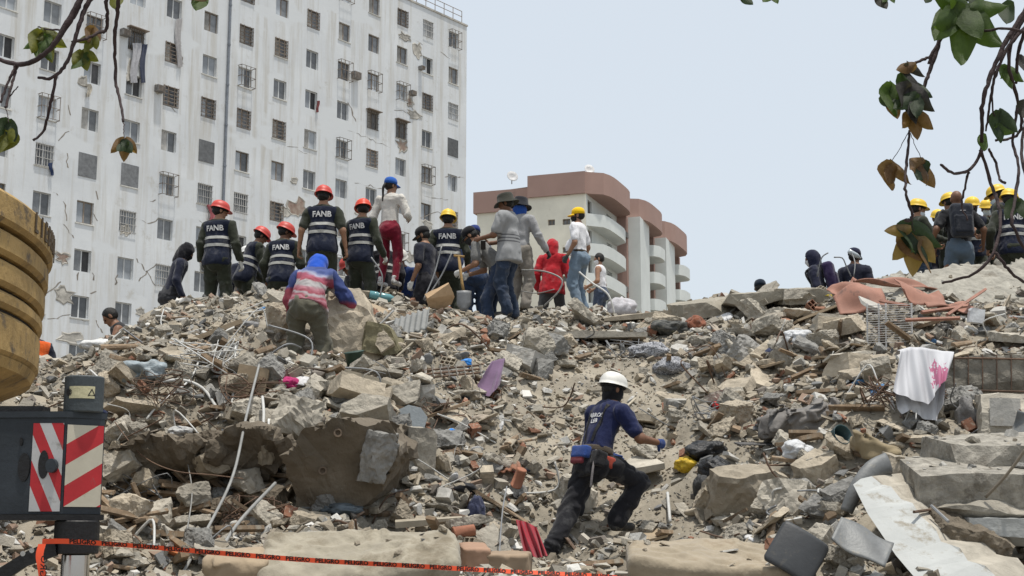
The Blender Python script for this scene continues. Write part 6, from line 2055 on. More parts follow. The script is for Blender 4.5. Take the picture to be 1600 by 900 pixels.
crumpled('packet', 1250, 790, (.14, .12, .05), M('coral_packet', (.55, .12, .06)), 'coral packet on the boulder above the chair back', 'packet', 30, toward=.25)
crumpled('bag', 968, 484, (.42, .30, .34), fabric('white_red_bag', (.46, .45, .47), stain=((.40, .04, .08), 3, .60)), 'white and red bag on the crest beside the bent conduit', 'bag', 31, drop=10)
crumpled('yellow_bag', 1288, 464, (.28, .24, .12), M('yellow_plastic', (.55, .42, .04), rough=.4, bump=.6), 'yellow plastic bag left of the salmon sheets', 'plastic bag', 32)
crumpled('rag', 1232, 668, (.60, .4, .1), M('checked_cloth', (.03, .03, .035), var=.4, scale=30, col2=(.3, .3, .3)), 'dark patterned cloth under the tarpaulin roll', 'cloth', 33)

def sheet(name, rows, mat, label, cat, th=.0):
    """a cloth from rows of points"""
    nu = len(rows[0]); V = [p for r in rows for p in r]
    F = []
    for j in range(len(rows) - 1):
        for i in range(nu - 1):
            a = j * nu + i
            F.append((a, a + 1, a + nu + 1, a + nu))
    me = mesh_np(name, V, F, True)
    o = link(name, me, mat)
    if th:
        md = o.modifiers.new('thickness', 'SOLIDIFY'); md.thickness = th
    return tag(o, label, cat)

def hang(name, top, bot, Yt, Yb, mat, label, cat, nf=7, amp=.035, seed=1, nv=18, nu=40, over=True):
    """cloth hanging between an upper and a lower photo polyline"""
    rows = []
    def li(pl, t):
        k = t * (len(pl) - 1); i = min(int(k), len(pl) - 2); f = k - i
        return pl[i][0] + (pl[i + 1][0] - pl[i][0]) * f, pl[i][1] + (pl[i + 1][1] - pl[i][1]) * f
    for j in range(nv):
        v = j / (nv - 1)
        row = []
        for i in range(nu):
            t = i / (nu - 1)
            a, b = li(top, t), li(bot, t)
            p = at(a[0] + (b[0] - a[0]) * v, a[1] + (b[1] - a[1]) * v, Yt + (Yb - Yt) * v)
            f = math.sin(t * nf * 6.28 + seed + 1.3 * math.sin(v * 2 + t * 5)) * amp * (.35 + .65 * v) + amp * .6 * math.sin(t * nf * 2.3 + v * 4 + seed)
            p.y -= f + .03
            row.append(p)
        rows.append(row)
    if over:   # the part lying back over the edge
        r0 = rows[0]
        rows = [[p + Vector((0, .22, -.02)) for p in r0], [p + Vector((0, .10, .015)) for p in r0]] + rows
    return sheet(name, rows, mat, label, cat)

def print_mat():
    m = bpy.data.materials.new('white_sheet_pink_print'); m.use_nodes = True
    nt = m.node_tree; L = nt.links.new; b = nt.nodes['Principled BSDF']
    tc = _n(nt, 'ShaderNodeTexCoord')
    P = at(1468, 588, 12.45)
    mp = _n(nt, 'ShaderNodeMapping'); mp.inputs['Location'].default_value = (-P.x, 0, -P.z); L(tc.outputs['Object'], mp.inputs[0])
    s = _n(nt, 'ShaderNodeSeparateXYZ'); L(mp.outputs[0], s.inputs[0])
    gx = _n(nt, 'ShaderNodeMath', operation='MULTIPLY'); gx.inputs[1].default_value = 1 / .10; L(s.outputs['X'], gx.inputs[0])
    gz_ = _n(nt, 'ShaderNodeMath', operation='MULTIPLY'); gz_.inputs[1].default_value = 1 / .17; L(s.outputs['Z'], gz_.inputs[0])
    cb = _n(nt, 'ShaderNodeCombineXYZ'); L(gx.outputs[0], cb.inputs[0]); L(gz_.outputs[0], cb.inputs[2])
    ln = _n(nt, 'ShaderNodeVectorMath', operation='LENGTH'); L(cb.outputs[0], ln.inputs[0])
    nz = _n(nt, 'ShaderNodeTexNoise'); nz.inputs['Scale'].default_value = 26; nz.inputs['Detail'].default_value = 2
    mp2 = _n(nt, 'ShaderNodeMapping'); mp2.inputs['Scale'].default_value = (1.6, 1, .5); L(tc.outputs['Object'], mp2.inputs[0]); L(mp2.outputs[0], nz.inputs['Vector'])
    ad = _n(nt, 'ShaderNodeMath', operation='MULTIPLY_ADD'); ad.inputs[1].default_value = 2.2; L(nz.outputs['Fac'], ad.inputs[0]); L(ln.outputs['Value'], ad.inputs[2])
    lt = _n(nt, 'ShaderNodeMath', operation='LESS_THAN'); lt.inputs[1].default_value = 1.78; L(ad.outputs[0], lt.inputs[0])
    mx = _n(nt, 'ShaderNodeMix', data_type='RGBA'); L(lt.outputs[0], mx.inputs[0])
    mx.inputs[6].default_value = (.50, .505, .53, 1); mx.inputs[7].default_value = (.40, .13, .22, 1)
    L(mx.outputs[2], b.inputs['Base Color']); b.inputs['Roughness'].default_value = .85
    return m
bs_ = hang('bed_sheet', [(1404, 549), (1425, 543), (1450, 545), (1488, 551)], [(1394, 612), (1420, 624), (1452, 632), (1464, 606), (1481, 590)], 12.6, 12.4, print_mat(), 'white bed sheet with pink print hanging from the debris', 'bed sheet', nf=5.5, amp=.032)
lf_ = hang('lower_fold', [(1398, 590), (1430, 600), (1476, 585)], [(1398, 628), (1407, 648), (1422, 640), (1440, 654), (1462, 658), (1472, 625)], 12.6, 12.45, MATS.setdefault('sheet_white', fabric('sheet_white', (.47, .47, .48))), None, None, nf=4.2, amp=.03, over=False)
lf_.parent = bs_
hang('cloth', [(768, 566), (780, 562), (789, 560)], [(740, 612), (765, 620), (781, 602)], 15.45, 15.1, fabric('purple_cloth', (.155, .10, .165)), 'purple cloth hanging beside the wire rack', 'cloth', nf=2.0, amp=.03)
hang('cloth', [(806, 812), (822, 815), (838, 824)], [(818, 862), (840, 872), (856, 868)], 11.3, 11.0, fabric('crimson_cloth', (.26, .018, .03)), 'red cloth left of the climber\'s rear foot', 'cloth', nf=3.3, amp=.07, over=False)
hang('plastic_strip', [(341, 532), (352, 530), (362, 534)], [(366, 562), (376, 568), (384, 560)], 15.4, 15.2, M('orange_strip', (.50, .16, .08), rough=.5, bump=.05), 'orange strip curling down below the gravel crest', 'plastic strip', nf=.6, amp=.03, nu=14, nv=12)

# ------------------------------------------------------------------ metal and plastic things
# road-sign plate on a pole
sg = empty('road_sign', spot(642, 655, 25), 0, 'grey fallen road-sign plate with its pole', 'sign')
sg_r = Matrix.Rotation(R(-18), 3, 'X') @ Matrix.Rotation(R(14), 3, 'Y')
V = [sg_r @ Vector((.16 * math.cos(R(22.5 + 45 * k)), yy, .145 * math.sin(R(22.5 + 45 * k)))) for yy in (-.006, .006) for k in range(8)]
F = [tuple(range(8)), tuple(range(15, 7, -1))] + [((i + 1) % 8, i, 8 + i, 8 + (i + 1) % 8) for i in range(8)]
link('plate', mesh_np('plate', V, F), M('dull_grey_plate', (.185, .205, .215), rough=.5, metal=.2, var=.12, rand=0), sg)
MB().tube([sg_r @ Vector((.0, -.02, -.02)), sg_r @ Vector((-.06, -.03, -.25)), Vector((-.16, -.10, -.50))], .018, 8).build('pole', pvc, sg, True)
# wire rack
wr = empty('wire_rack', spot(708, 596, 12), R(8), 'dark wire rack left of the purple cloth', 'rack')
for k_ in range(3):
    MB().tube([(-.32, -.1 + k_ * .1, .02 + k_ * .05), (.30, -.1 + k_ * .1, .09 + k_ * .05)], .012, 6).build('rail', rust, wr)
for k_ in range(8):
    x_ = -.30 + k_ * .085
    MB().tube(spline([(x_ - .03, -.14, .16), (x_, -.12, .03), (x_ + .02, .12, .14), (x_ + .02, .16, .2)], 4), .006, 5).build('bar', M('pale_wire', (.30, .28, .25)), wr)
# white wire shelf
ws = empty('wire_shelf', spot(1390, 506, 24, .2), R(-4), 'white wire shelf standing in front of the salmon sheets', 'shelf')
for x_ in (-.26, -.13, -.05, .24):
    MB().tube([(x_, 0, -.28), (x_ + .02, .02, .24)], .011, 6).build('upright', M('white_enamel', (.55, .55, .54), rough=.4), ws)
for k_ in range(17):
    z_ = -.22 + k_ * .027
    MB().tube([(-.26, -.015, z_), (.25, -.01, z_ + .01)], .0035, 4).build('wire', M('grey_wire', (.30, .30, .30), rough=.5), ws)
# salmon metal sheets and frame tubes
sal = M('salmon_painted_metal', (.29, .145, .105), rough=.7, var=.22, scale=3, bump=.1, rand=.08, stain=((.17, .10, .08), 6, .54))
def bent(name, c, w_, d_, rot, mat, label, cat, curl=.5, th=.012, wave=.04, seed=1):
    r = random.Random(seed)
    rows = []
    ph = r.uniform(0, 6)
    M3 = Matrix.Rotation(R(rot[2]), 3, 'Z') @ Matrix.Rotation(R(rot[1]), 3, 'Y') @ Matrix.Rotation(R(rot[0]), 3, 'X')
    for j in range(12):
        v = j / 11 - .5
        row = []
        for i in range(20):
            t = i / 19 - .5
            z = curl * (t * t) * w_ + wave * math.sin(t * 7 + ph + v * 3) + wave * .6 * math.sin(v * 6 + ph)
            row.append(Vector(c) + M3 @ Vector((t * w_, v * d_ * (1 - .25 * abs(t)), z)))
        rows.append(row)
    return sheet(name, rows, mat, label, cat, th)
bent('bent_metal_sheet', spot(1345, 462, 25, .3), .62, .5, (48, -8, -6), sal, 'largest salmon metal sheet left in the heap under the slab', 'metal sheet', -.5, seed=1)
bent('bent_metal_sheet', spot(1400, 440, 20, .25), 1.1, .16, (20, 6, 4), sal, 'long salmon strip arching over the heap of sheets', 'metal sheet', -.25, seed=2)
bent('bent_metal_sheet', spot(1435, 462, 20, .3), .6, .4, (38, 14, 14), sal, 'curled salmon metal sheet in the middle of the heap', 'metal sheet', .7, seed=3)
bent('bent_metal_sheet', spot(1318, 448, 20, .2), .4, .3, (30, -22, 0), sal, 'small salmon sheet at the left end of the heap', 'metal sheet', .4, seed=4)
bent('bent_metal_sheet', spot(1480, 480, 14, .2), .6, .3, (25, 6, 5), sal, 'flattened salmon sheet right of the white wire shelf', 'metal sheet', .2, seed=5)
for a_, b_, lb in (((1415, 500), (1500, 497), 'lower salmon tube of the heap'), ((1480, 492), (1540, 452), 'salmon tube rising to the right out of the heap'), ((1440, 488), (1510, 478), 'salmon tube lying across the heap'), ((1375, 470), (1420, 478), 'short salmon tube behind the wire shelf')):
    A, B = spot(a_[0], a_[1], 10, .3), spot(b_[0], b_[1], 25, .3)
    tag(MB().tube([A, B], .022, 4).build('metal_tube', sal), lb, 'metal tube')
for px_, py_, dd, rr, lb, mt in ((1365, 478, (.36, .26, .04), (30, 20, 10), 'cream panel tilted on the salmon sheets', plaster), (1470, 470, (.3, .2, .03), (10, 12, 0), 'pale panel resting on the salmon sheets', plaster), (1525, 494, (.16, .1, .16), (0, 10, 0), 'white bottle-like bag right of the salmon sheets', clearp)):
    big('light_panel', px_, py_, dd, rr, mt, lb, 'panel', 12, toward=.35, sub=1, ncut=3)
tag(MB().tube([spot(1520, 493, 8, .1), spot(1640, 498, 8, .1)], .02, 6).build('dark_pipe', steel), 'dark pipe lying below the huge leaning slab', 'pipe')
# bent gutter
rows = []
gp = spline([at(1388, 724, 10.75), at(1362, 735, 10.65), at(1338, 765, 10.6), at(1322, 800, 10.6)], 5)
for k_, p in enumerate(gp):
    w_ = .085 - .0025 * k_
    t_ = (gp[min(k_ + 1, len(gp) - 1)] - gp[max(k_ - 1, 0)]).normalized()
    s_v = t_.cross(Vector((0, 1, 0))).normalized()
    rows.append([p + s_v * (w_ * math.cos(a)) + Vector((0, -1, 0)) * (w_ * .8 * math.sin(a)) for a in np.linspace(.1, math.pi - .1, 12)])
sheet('bent_gutter', rows, M('galvanised_gutter', (.17, .175, .175), rough=.55, metal=.25, var=.25, rand=0, stain=((.24, .22, .18), 7, .55)), 'bent grey gutter above the fallen white panel', 'gutter', .008)
bent('dented_tin_sheet', spot(1348, 846, 15, .35), .38, .30, (40, 28, -10), M('galvanised_gutter', (.26, .265, .265)), 'dented tin sheet leaning left of the white panel', 'metal sheet', .15, seed=8, wave=.012)
bent('grey_scoop', spot(1592, 672, 25, .2), .30, .16, (40, -60, 0), M('galvanised_gutter', (.26, .265, .265)), 'grey tin scoop at the right edge below the beam', 'metal sheet', .5, seed=9, wave=.01)
# corrugated grey panel on the left of the crest
rows = []
M3 = Matrix.Rotation(R(-18), 3, 'Z') @ Matrix.Rotation(R(-14), 3, 'Y') @ Matrix.Rotation(R(48), 3, 'X')
c0 = spot(640, 506, 18, .1)
for j in range(10):
    rows.append([c0 + M3 @ Vector((-.25 + i / 40 * .5, -.2 + j / 9 * .4, .012 * (1 if (i // 3) % 2 else -1))) for i in range(41)])
sheet('ribbed_metal_sheet', rows, M('grey_ribbed_metal', (.20, .205, .20), rough=.6, var=.15, rand=0), 'grey ribbed panel right of the tall boulder', 'panel', .008)
# grid of black plastic
gd = empty('plastic_grid', spot(1186, 697, 10, .2), R(5), 'black plastic grid beside the rubbish bags', 'grid')
for k_ in range(10):
    MB().tube([(-.2 + k_ * .045, -.10, .0), (-.2 + k_ * .045, .12, .03)], .006, 4).build('bar', M('black_grid', (.03, .03, .032), rough=.5), gd)
for k_ in range(6):
    MB().tube([(-.21, -.10 + k_ * .044, .008 + k_ * .006), (.21, -.10 + k_ * .044, .008 + k_ * .006)], .006, 4).build('bar', M('black_grid', (.03, .03, .032)), gd)
# pot, buckets, bottle
V, Fv = lathe_vf([(.02, 0), (.10, 0), (.13, .10), (.145, .26), (.15, .27), (.135, .27), (.12, .10), (.02, .03)], 18)
tag(link('plastic_pot', mesh_np('plastic_pot', V, Fv, True), M('dark_teal_plastic', (.02, .05, .055), rough=.4), None, spot(1300, 690, 10, .2), (R(60), R(50), 0), .62), 'dark teal pot lying right of the tarpaulin roll', 'pot')
V, Fv = lathe_vf([(.02, 0), (.09, 0), (.10, .14), (.115, .15), (.10, .155), (.02, .16)], 16)
tag(link('green_bucket', mesh_np('green_bucket', V, Fv, True), M('dark_green_plastic', (.03, .06, .045), rough=.4), None, spot(556, 572, 8, .15), (R(12), R(-8), 0)), 'dark green bucket below the tall boulder', 'bucket')
V, Fv = lathe_vf([(.01, 0), (.055, .005), (.058, .10), (.05, .13), (.058, .16), (.058, .28), (.03, .35), (.018, .37), (.018, .40), (.005, .402)], 14)
tag(link('plastic_bottle', mesh_np('plastic_bottle', V, Fv, True), M('teal_bottle', (.10, .24, .26), rough=.2, bump=0), None, spot(577, 460, 8), (0, R(100), R(8))), 'teal plastic bottle lying on the crest behind the bending worker', 'bottle')
V, Fv = lathe_vf([(.01, 0), (.035, .005), (.037, .14), (.03, .18), (.014, .21), (.014, .235), (.004, .236)], 12)
for px_, py_, rot_, lb in ((1326, 392, (0, 115, 20), 'clear bottle hooked on the bent skyline rebar'), (1185, 595, (20, 80, 40), 'small pale bottle on the right slope below the bag')):
    tag(link('plastic_bottle', mesh_np('plastic_bottle', V, Fv, True), M('clear_bottle', (.45, .5, .53), rough=.15, bump=0), None, at(px_, py_, 20.8) if py_ < 420 else spot(px_, py_, 4), [R(a) for a in rot_]), lb, 'bottle')
V, Fv = lathe_vf([(.055, 0), (.07, 0), (.078, .02), (.072, .02), (.062, .22), (.062, .24), (.045, .24)], 14)
for px_, py_, rot_, lb in ((806, 760, (25, 20, 0), 'upright terracotta pipe above the red cloth'), (708, 834, (0, 80, 15), 'terracotta pipe lying left of the cardboard boxes')):
    tag(link('terracotta_pipe', mesh_np('terracotta_pipe', V, Fv, True), M('terracotta', (.30, .13, .08), stain=((.36, .26, .2), 8, .6)), None, spot(px_, py_, 10, .1), [R(a) for a in rot_], .75), lb, 'pipe')
rows = []
c0 = spot(795, 735, 8, .1)
for j in range(6):
    rows.append([c0 + Matrix.Rotation(R(-12), 3, 'Y') @ Vector((-.12 + i / 24 * .24, -.08 + j / 5 * .16, .008 * (1 if (i // 3) % 2 else -1) + j * .012)) for i in range(25)])
sheet('ribbed_tile', rows, clay, 'ribbed red roof tile above the terracotta pipe', 'tile', .01)
# curved sheets/planks at mid-bottom
for px_, py_, dd, rr, lb in ((670, 815, (.55, .12, .05), (10, -4, 4), 'pale curved lath above the long mattress'), (780, 790, (.6, .08, .03), (0, 30, 10), 'dark slanting board above the red cloth'), (700, 640, (.5, .06, .03), (0, -20, 30), 'narrow board right of the road-sign plate'),
                             (575, 590, (.5, .05, .04), (0, 10, 30), 'thin lath below the green bucket'), (860, 890, (.5, .08, .03), (10, -8, 10), 'pale plank under the climber\'s rear foot')):
    big('plank', px_, py_, dd, rr, wood if 'dark' in lb or 'narrow' in lb else M('pale_wood', (.36, .32, .25), var=.2, bump=.3), lb, 'plank', 8, ncut=2, rough=.03, sub=1, toward=.1)

def rod(name, pts, r_, mat, label, cat='rod', n=7, sub=6):
    P = []
    for p in pts:
        if len(p) == 3:
            P.append(at(*p))
        else:
            P.append(spot(p[0], p[1], 6, .05))
    return tag(MB().tube(spline(P, sub), r_, n).build(name, mat, smooth=True), label, cat)
gw = M('grey_white_conduit', (.24, .24, .23), rough=.5, rand=0)
rod('conduit', [(280, 905, 9.6), (330, 815, 10.4), (365, 740, 11.2), (385, 650, 12.4), (405, 570, 13.6)], .012, gw, 'long grey conduit rising from the bottom edge to the left slope')
rod('conduit', [(328, 890, 9.8), (370, 820, 10.4), (430, 755, 11.2)], .014, gw, 'short grey conduit leaning below the big dark slab')
rod('curved_pipe', [(240, 598), (285, 594), (318, 608), (340, 640)], .016, pvc, 'curved white pipe on the left slope', 'pipe')
rod('conduit', [(225, 660), (250, 630), (295, 595), (312, 560)], .011, pvc, 'white conduit crossing under the curved pipe')
rod('cable', [(290, 680, 12.6), (293, 720, 12.3), (300, 770, 11.9), (292, 830, 11.2)], .006, gw, 'thin pale cable dangling into the dark hollow', 'cable')
rod('cable', [(180, 660, 12.4), (220, 710, 12.2), (270, 735, 12.0), (330, 742, 12.0), (380, 748, 12.0)], .005, rust, 'thin brown wire looping across the dark hollow', 'cable')
rod('conduit', [(190, 705, 12.4), (255, 682, 12.7)], .016, wood, 'round wooden stick left of the paper wad')
rod('conduit', [(172, 590), (198, 652)], .010, pvc, 'white stick leaning on the left slope beside the outrigger')
rod('conduit', [(362, 635), (366, 590), (368, 540)], .012, pvc, 'upright white conduit below the orange strip')
rod('steel_bar', [(408, 700, 12.5), (412, 650, 12.7), (410, 620, 13.0)], .014, pvc, 'white pipe end hanging over the hollow')
rod('steel_bar', [(418, 702, 12.5), (420, 655, 12.7)], .011, pvc, 'second white pipe end hanging over the hollow')
rod('tube_frame', [(455, 594, 14.6), (500, 570, 14.8), (534, 552, 15.0)], .013, M('white_tube', (.45, .45, .44), rough=.45), 'upper white metal tube left of the green bucket')
rod('tube_frame', [(475, 600, 14.5), (520, 578, 14.8), (545, 567, 15.0)], .013, M('white_tube', (.45, .45, .44)), 'lower white metal tube left of the green bucket')
rod('tube_frame', [(420, 577, 14.8), (478, 576, 14.9)], .010, M('white_tube', (.45, .45, .44)), 'thin white tube above the charcoal cloth')
rod('steel_bar', [(545, 548, 16.0), (580, 520, 16.2), (615, 485, 16.4)], .013, gw, 'grey bar leaning against the tall boulder')
rod('steel_bar', [(590, 565), (648, 597)], .015, gw, 'grey pipe right of the green bucket')
rod('rebar', [(662, 468, 18.9), (678, 430, 19.0), (690, 385, 19.1)], .011, steel, 'left of two rods standing before the yellow-helmeted vest wearer')
rod('rebar', [(664, 470, 18.8), (690, 430, 18.8), (706, 395, 18.8)], .011, steel, 'right of two rods standing before the yellow-helmeted vest wearer')
rod('rebar', [(594, 462, 18.9), (597, 430, 18.9), (580, 402, 18.9)], .010, steel, 'bent rod standing before the woman in red trousers')
rod('conduit_loop', [(815, 422, 20.5), (850, 424, 20.4), (877, 436, 20.3), (873, 455, 20.3), (850, 478, 20.4)], .013, gw, 'bent conduit loop before the red-jacketed person', 'conduit')
rod('conduit_loop', [(905, 425, 20.4), (925, 442, 20.3), (950, 460, 20.2), (960, 490, 20.2)], .014, pvc, 'thick white conduit arching down on the crest', 'conduit')
rod('conduit_loop', [(815, 455, 20.5), (840, 458, 20.4), (866, 452, 20.3)], .008, gw, 'thin wire behind the bent conduit loop', 'conduit')
rod('rebar', [(1277, 432, 20.4), (1281, 412, 20.4), (1285, 401, 20.4), (1294, 395, 20.4)], .010, steel, 'hooked bar on the skyline beside the hooded person', sub=3)
rod('rebar', [(1303, 402, 20.4), (1316, 403, 20.4), (1322, 415, 20.4), (1330, 432, 20.4)], .010, steel, 'bar bent left on the skyline behind the salmon sheets', sub=3)
rod('rebar', [(1334, 432, 20.5), (1336, 410, 20.6), (1330, 394, 20.8)], .009, steel, 'bar carrying the clear bottle on the skyline', sub=3)
rod('pipe', [(1388, 610, 12.9), (1400, 655, 12.7), (1410, 695, 12.6)], .02, pvc, 'white pipe standing left of the hanging sheet', 'pipe')
rod('pipe', [(1300, 640, 13.4), (1390, 636, 13.2)], .012, gw, 'thin horizontal bar left of the hanging sheet')
rod('pipe', [(1043, 770), (1047, 815)], .015, pvc, 'white stick on the path right of the climber', 'pipe')
rod('rebar', [(1095, 830, 11.6), (1130, 840, 11.4), (1155, 834, 11.2)], .008, rust, 'rusty bar above the stained mattress')
rod('rebar', [(690, 640, 14.2), (665, 700, 13.2)], .006, rust, 'thin rod right of the concrete post')
rod('rebar', [(792, 760, 12.0), (785, 800, 11.6), (780, 870, 10.8)], .006, steel, 'thin upright rod left of the red cloth')
rod('rebar', [(1410, 628, 12.9), (1450, 640, 12.8), (1500, 632, 12.8)], .007, rust, 'rusty bar under the hanging sheet')
for k_, (x_, y_) in enumerate(((985, 635), (885, 690), (700, 540), (640, 545))):
    rod('stick', [(x_ - 22, y_ + 14), (x_ + 8, y_ - 12)], .014, M('pale_wood', (.36, .32, .25)), ('pale stick behind the climber\'s shoulder', 'pale stick left of the climber', 'pale stick above the wire rack', 'pale stick below the ribbed panel')[k_], 'stick')

# crumbs lying on the big flat pieces
CRUMB = [m_ for k_ in kinds[:3] for m_ in k_[1]]
def crumbs(o, n, label, seed, lo=.03, hi=.11):
    bpy.context.view_layer.update()
    Mw = o.matrix_world
    V = [Mw @ v.co for v in o.data.vertices]
    bvh = BVHTree.FromPolygons(V, [tuple(p.vertices) for p in o.data.polygons])
    xs = [v.x for v in V]; ys = [v.y for v in V]; zt_ = max(v.z for v in V) + 1
    r2 = random.Random(seed)
    for _ in range(n):
        x, y = r2.uniform(min(xs), max(xs)), r2.uniform(min(ys), max(ys))
        h = bvh.ray_cast(Vector((x, y, zt_)), Vector((0, 0, -1)), 4)
        if h[0] is None or h[1].z < .6:
            continue
        s_c = lo * (hi / lo) ** (r2.random() ** 2)
        c = link('concrete_crumb', r2.choice(CRUMB), None, None, h[0] + Vector((0, 0, s_c * .12)), (r2.gauss(0, .3), r2.gauss(0, .3), r2.uniform(0, 6.28)), s_c)
        tag(c, label, 'rubble', 'crumbs lying on the flat pieces', 'thing')
for nm_, n_, lb_ in (('broken_floor_slab', 40, 'crumb lying on the thick broken floor slab'), ('mattress', 12, 'crumb lying on the long beige mattress'), ('mattress.001', 14, 'crumb lying on the stained mattress'), ('floor_slab_layer', 22, 'crumb lying on the upper broken floor layer'), ('leaning_floor_slab', 26, 'crumb lying on the huge leaning floor slab')):
    crumbs(bpy.data.objects[nm_], n_, lb_, len(nm_) + n_)

# held things
sh = empty('shovel', at(722, 440, 19.55), 0, 'shovel with wooden handle held by the leaning man', 'shovel')
MB().tube([(-.05, 0, .36), (.0, .0, -.02), (.03, -.02, -.16)], .02, 8).build('handle', M('yellow_wood', (.34, .22, .09)), sh, True)
MB().tube([(-.12, -.01, .37), (.03, .01, .36)], .018, 8).build('grip', M('yellow_wood', (.34, .22, .09)), sh, True)
rows = [[Vector((.03 + (i / 8 - .5) * .2 * (1 if j < 6 else .6), -.03 - .05 * (1 - (i / 4 - 1) ** 2), -.14 - j * .04)) for i in range(9)] for j in range(8)]
bl = sheet('blade', rows, steel, None, None, .006); bl.parent = sh
ph = at(755, 383, 19.3)
tag(MB().box((0, 0, 0), (.07, .012, .14), Matrix.Rotation(R(40), 3, 'X')).build('phone', M('black_glass', (.01, .01, .012), rough=.2, bump=0), loc=ph), 'dark phone in the bucket-hat man\'s hands', 'phone')
# ------------------------------------------------------------------ crane counterweight (left edge)
yel = M('chipped_yellow_paint', (.36, .24, .095), rough=.8, var=.30, scale=2.2, bump=.45, bscale=16, rand=0, stain=((.115, .09, .062), 6.5, .55))
cw = empty('crane_counterweight', (-7.74, 9.35, 0), 0, 'stack of chipped yellow crane counterweight slabs at the left edge', 'counterweight')
Z = lambda y: EYE + (830 - y) / FPX * 9.0
def cw_plan(r, n=40):
    return [(r * math.cos(R(a)), r * math.sin(R(a))) for a in np.linspace(-62, 70, n)] + [(-1.2, r * .94), (-1.2, -r * .88)]
def cw_slab(z0, z1, r, name='weight_slab', ch=.03):
    prof = [(r - ch, z0), (r, z0 + ch), (r, z1 - ch), (r - ch, z1)]
    V, F = [], []
    n = None
    for rr, z in prof:
        pl = cw_plan(rr); n = len(pl)
        V += [(x, y, z) for x, y in pl]
    for k in range(len(prof) - 1):
        for i in range(n):
            a, b = k * n + i, k * n + (i + 1) % n
            F.append((a, b, b + n, a + n))
    F.append(tuple(range(n - 1, -1, -1))); F.append(tuple(range((len(prof) - 1) * n, len(prof) * n)))
    return link(name, mesh_np(name, V, F), yel, cw)
zs_ = [(Z(284), Z(338)), (Z(345), Z(386)), (Z(392), Z(435)), (Z(441), Z(469)), (Z(475), Z(545))]
rs_ = [4.40, 4.375, 4.36, 4.35, 4.34]
for (a_, b_), r_ in zip(zs_, rs_):
    cw_slab(b_, a_, r_)
for (a_, b_), (c_, d_) in zip(zs_, zs_[1:]):
    V, F = [], []
    pl = cw_plan(4.30); n = len(pl)
    V = [(x, y, c_ - .002) for x, y in pl] + [(x, y, b_ + .002) for x, y in pl]
    F = [(i, (i + 1) % n, n + (i + 1) % n, n + i) for i in range(n)]
    link('gap_filler', mesh_np('gap_filler', V, F), M('dark_gap_steel', (.03, .025, .02), rough=.9), cw)  # dark ring closing each gap, coloured as the shade between the slabs
# tapered underside with lifting pocket
V, F = [], []
for rr, z in ((4.32, Z(545) - .002), (4.29, Z(562)), (4.05, Z(588))):
    pl = cw_plan(rr); n = len(pl); V += [(x, y, z) for x, y in pl]
for k in range(2):
    for i in range(n):
        a, b = k * n + i, k * n + (i + 1) % n
        F.append((a, a + n, b + n, b))
F.append(tuple(range(2 * n, 3 * n))[::-1])
link('tapered_base', mesh_np('tapered_base', V, F), yel, cw)
# raised maker's lettering along the top slab
a0_ = None
for a in np.arange(-12, 25, .05):
    x_, y_ = pix(Vector((-7.74 + 4.4 * math.cos(R(a)), 9.35 + 4.4 * math.sin(R(a)), Z(325))))
    if x_ >= 49 and a0_ is None:
        a0_ = a
ltr = M('dark_cast_letters', (.10, .075, .05), rough=.8)
zc_ = (zs_[0][0] + zs_[0][1]) / 2 + .01
for i_, ch_ in enumerate('LIEBHERR'):
    TV, TF = text_vf(ch_, .20, .02)
    ang = R(a0_ + 1.4 + i_ * 2.05)
    V = []
    for lift in (4.402, 4.411):
        for x, y, z in TV:
            a = ang + x / 4.4 * .85
            V.append((lift * math.cos(a), lift * math.sin(a), zc_ + y))
    n = len(TV)
    F = [tuple(f) for f in TF] + [tuple(j + n for j in f) for f in TF]
    # side walls of the letters
    from collections import Counter
    ec = Counter()
    for f in TF:
        for a, b in zip(f, f[1:] + f[:1]):
            ec[(a, b)] += 1
    for (a, b) in ec:
        if (b, a) not in ec:
            F.append((a, b, b + n, a + n))
    link('raised_letter', mesh_np('raised_letter', V, F), ltr, cw)
# pedestal under the weights so that they rest on the crane deck
MB().box((-1.5, 0, (Z(600) + .9) / 2 - .45), (3.6, 3.0, Z(600) + .0 - 0)).build('crane_deck', M('dark_crane_steel', (.03, .033, .037), rough=.6), cw)

# ------------------------------------------------------------------ outrigger
dk = M('dark_blue_grey_steel', (.025, .031, .038), rough=.5, var=.25, scale=4, bump=.15, bscale=25, rand=0, stain=((.10, .095, .085), 6, .62))
blackm = M('black_steel', (.012, .012, .013), rough=.5, var=.3, rand=0)
red = M('reflective_red', (.38, .022, .028), rough=.5, var=.16, bump=.05, rand=0, stain=((.20, .09, .08), 9, .58))
cream_w = M('dirty_reflective_white', (.45, .42, .34), rough=.5, var=.1, bump=.05, rand=0, stain=((.30, .27, .2), 6, .60))
white_w = M('reflective_white', (.42, .42, .42), rough=.5, var=.1, bump=.05, rand=0, stain=((.24, .23, .21), 9, .58))
Yo = 7.0
def op(px, py, Y=Yo): return at(px, py, Y)
E = op(101, 720); SEp = Vector((E.x, E.y, 0))
og = empty('crane_outrigger', SEp, 0, 'dark crane outrigger with red and white warning stripes', 'outrigger')
zb, zt = op(101, 803).z, op(101, 646).z
dl = Vector((-1, .06, 0)).normalized()           # side face runs left
dr = Vector((.80, .60, 0)).normalized()          # end face turns away to the right
wr_ = .195
nl = Vector((-.06, -1, 0)).normalized(); nr = Vector((.60, -.80, 0)).normalized()
def prism_og(plan, z0, z1, name, mat):
    return MB().prism([(p.x, p.y) for p in plan], z1 - z0, z0).build(name, mat, og)
plan = [Vector((0, 0, 0)), dr * wr_, dr * wr_ + Vector((-.1, .35, 0)), dl * 1.6 + Vector((0, .45, 0)), dl * 1.6]
prism_og(plan, zb, zt - .02, 'beam', dk)
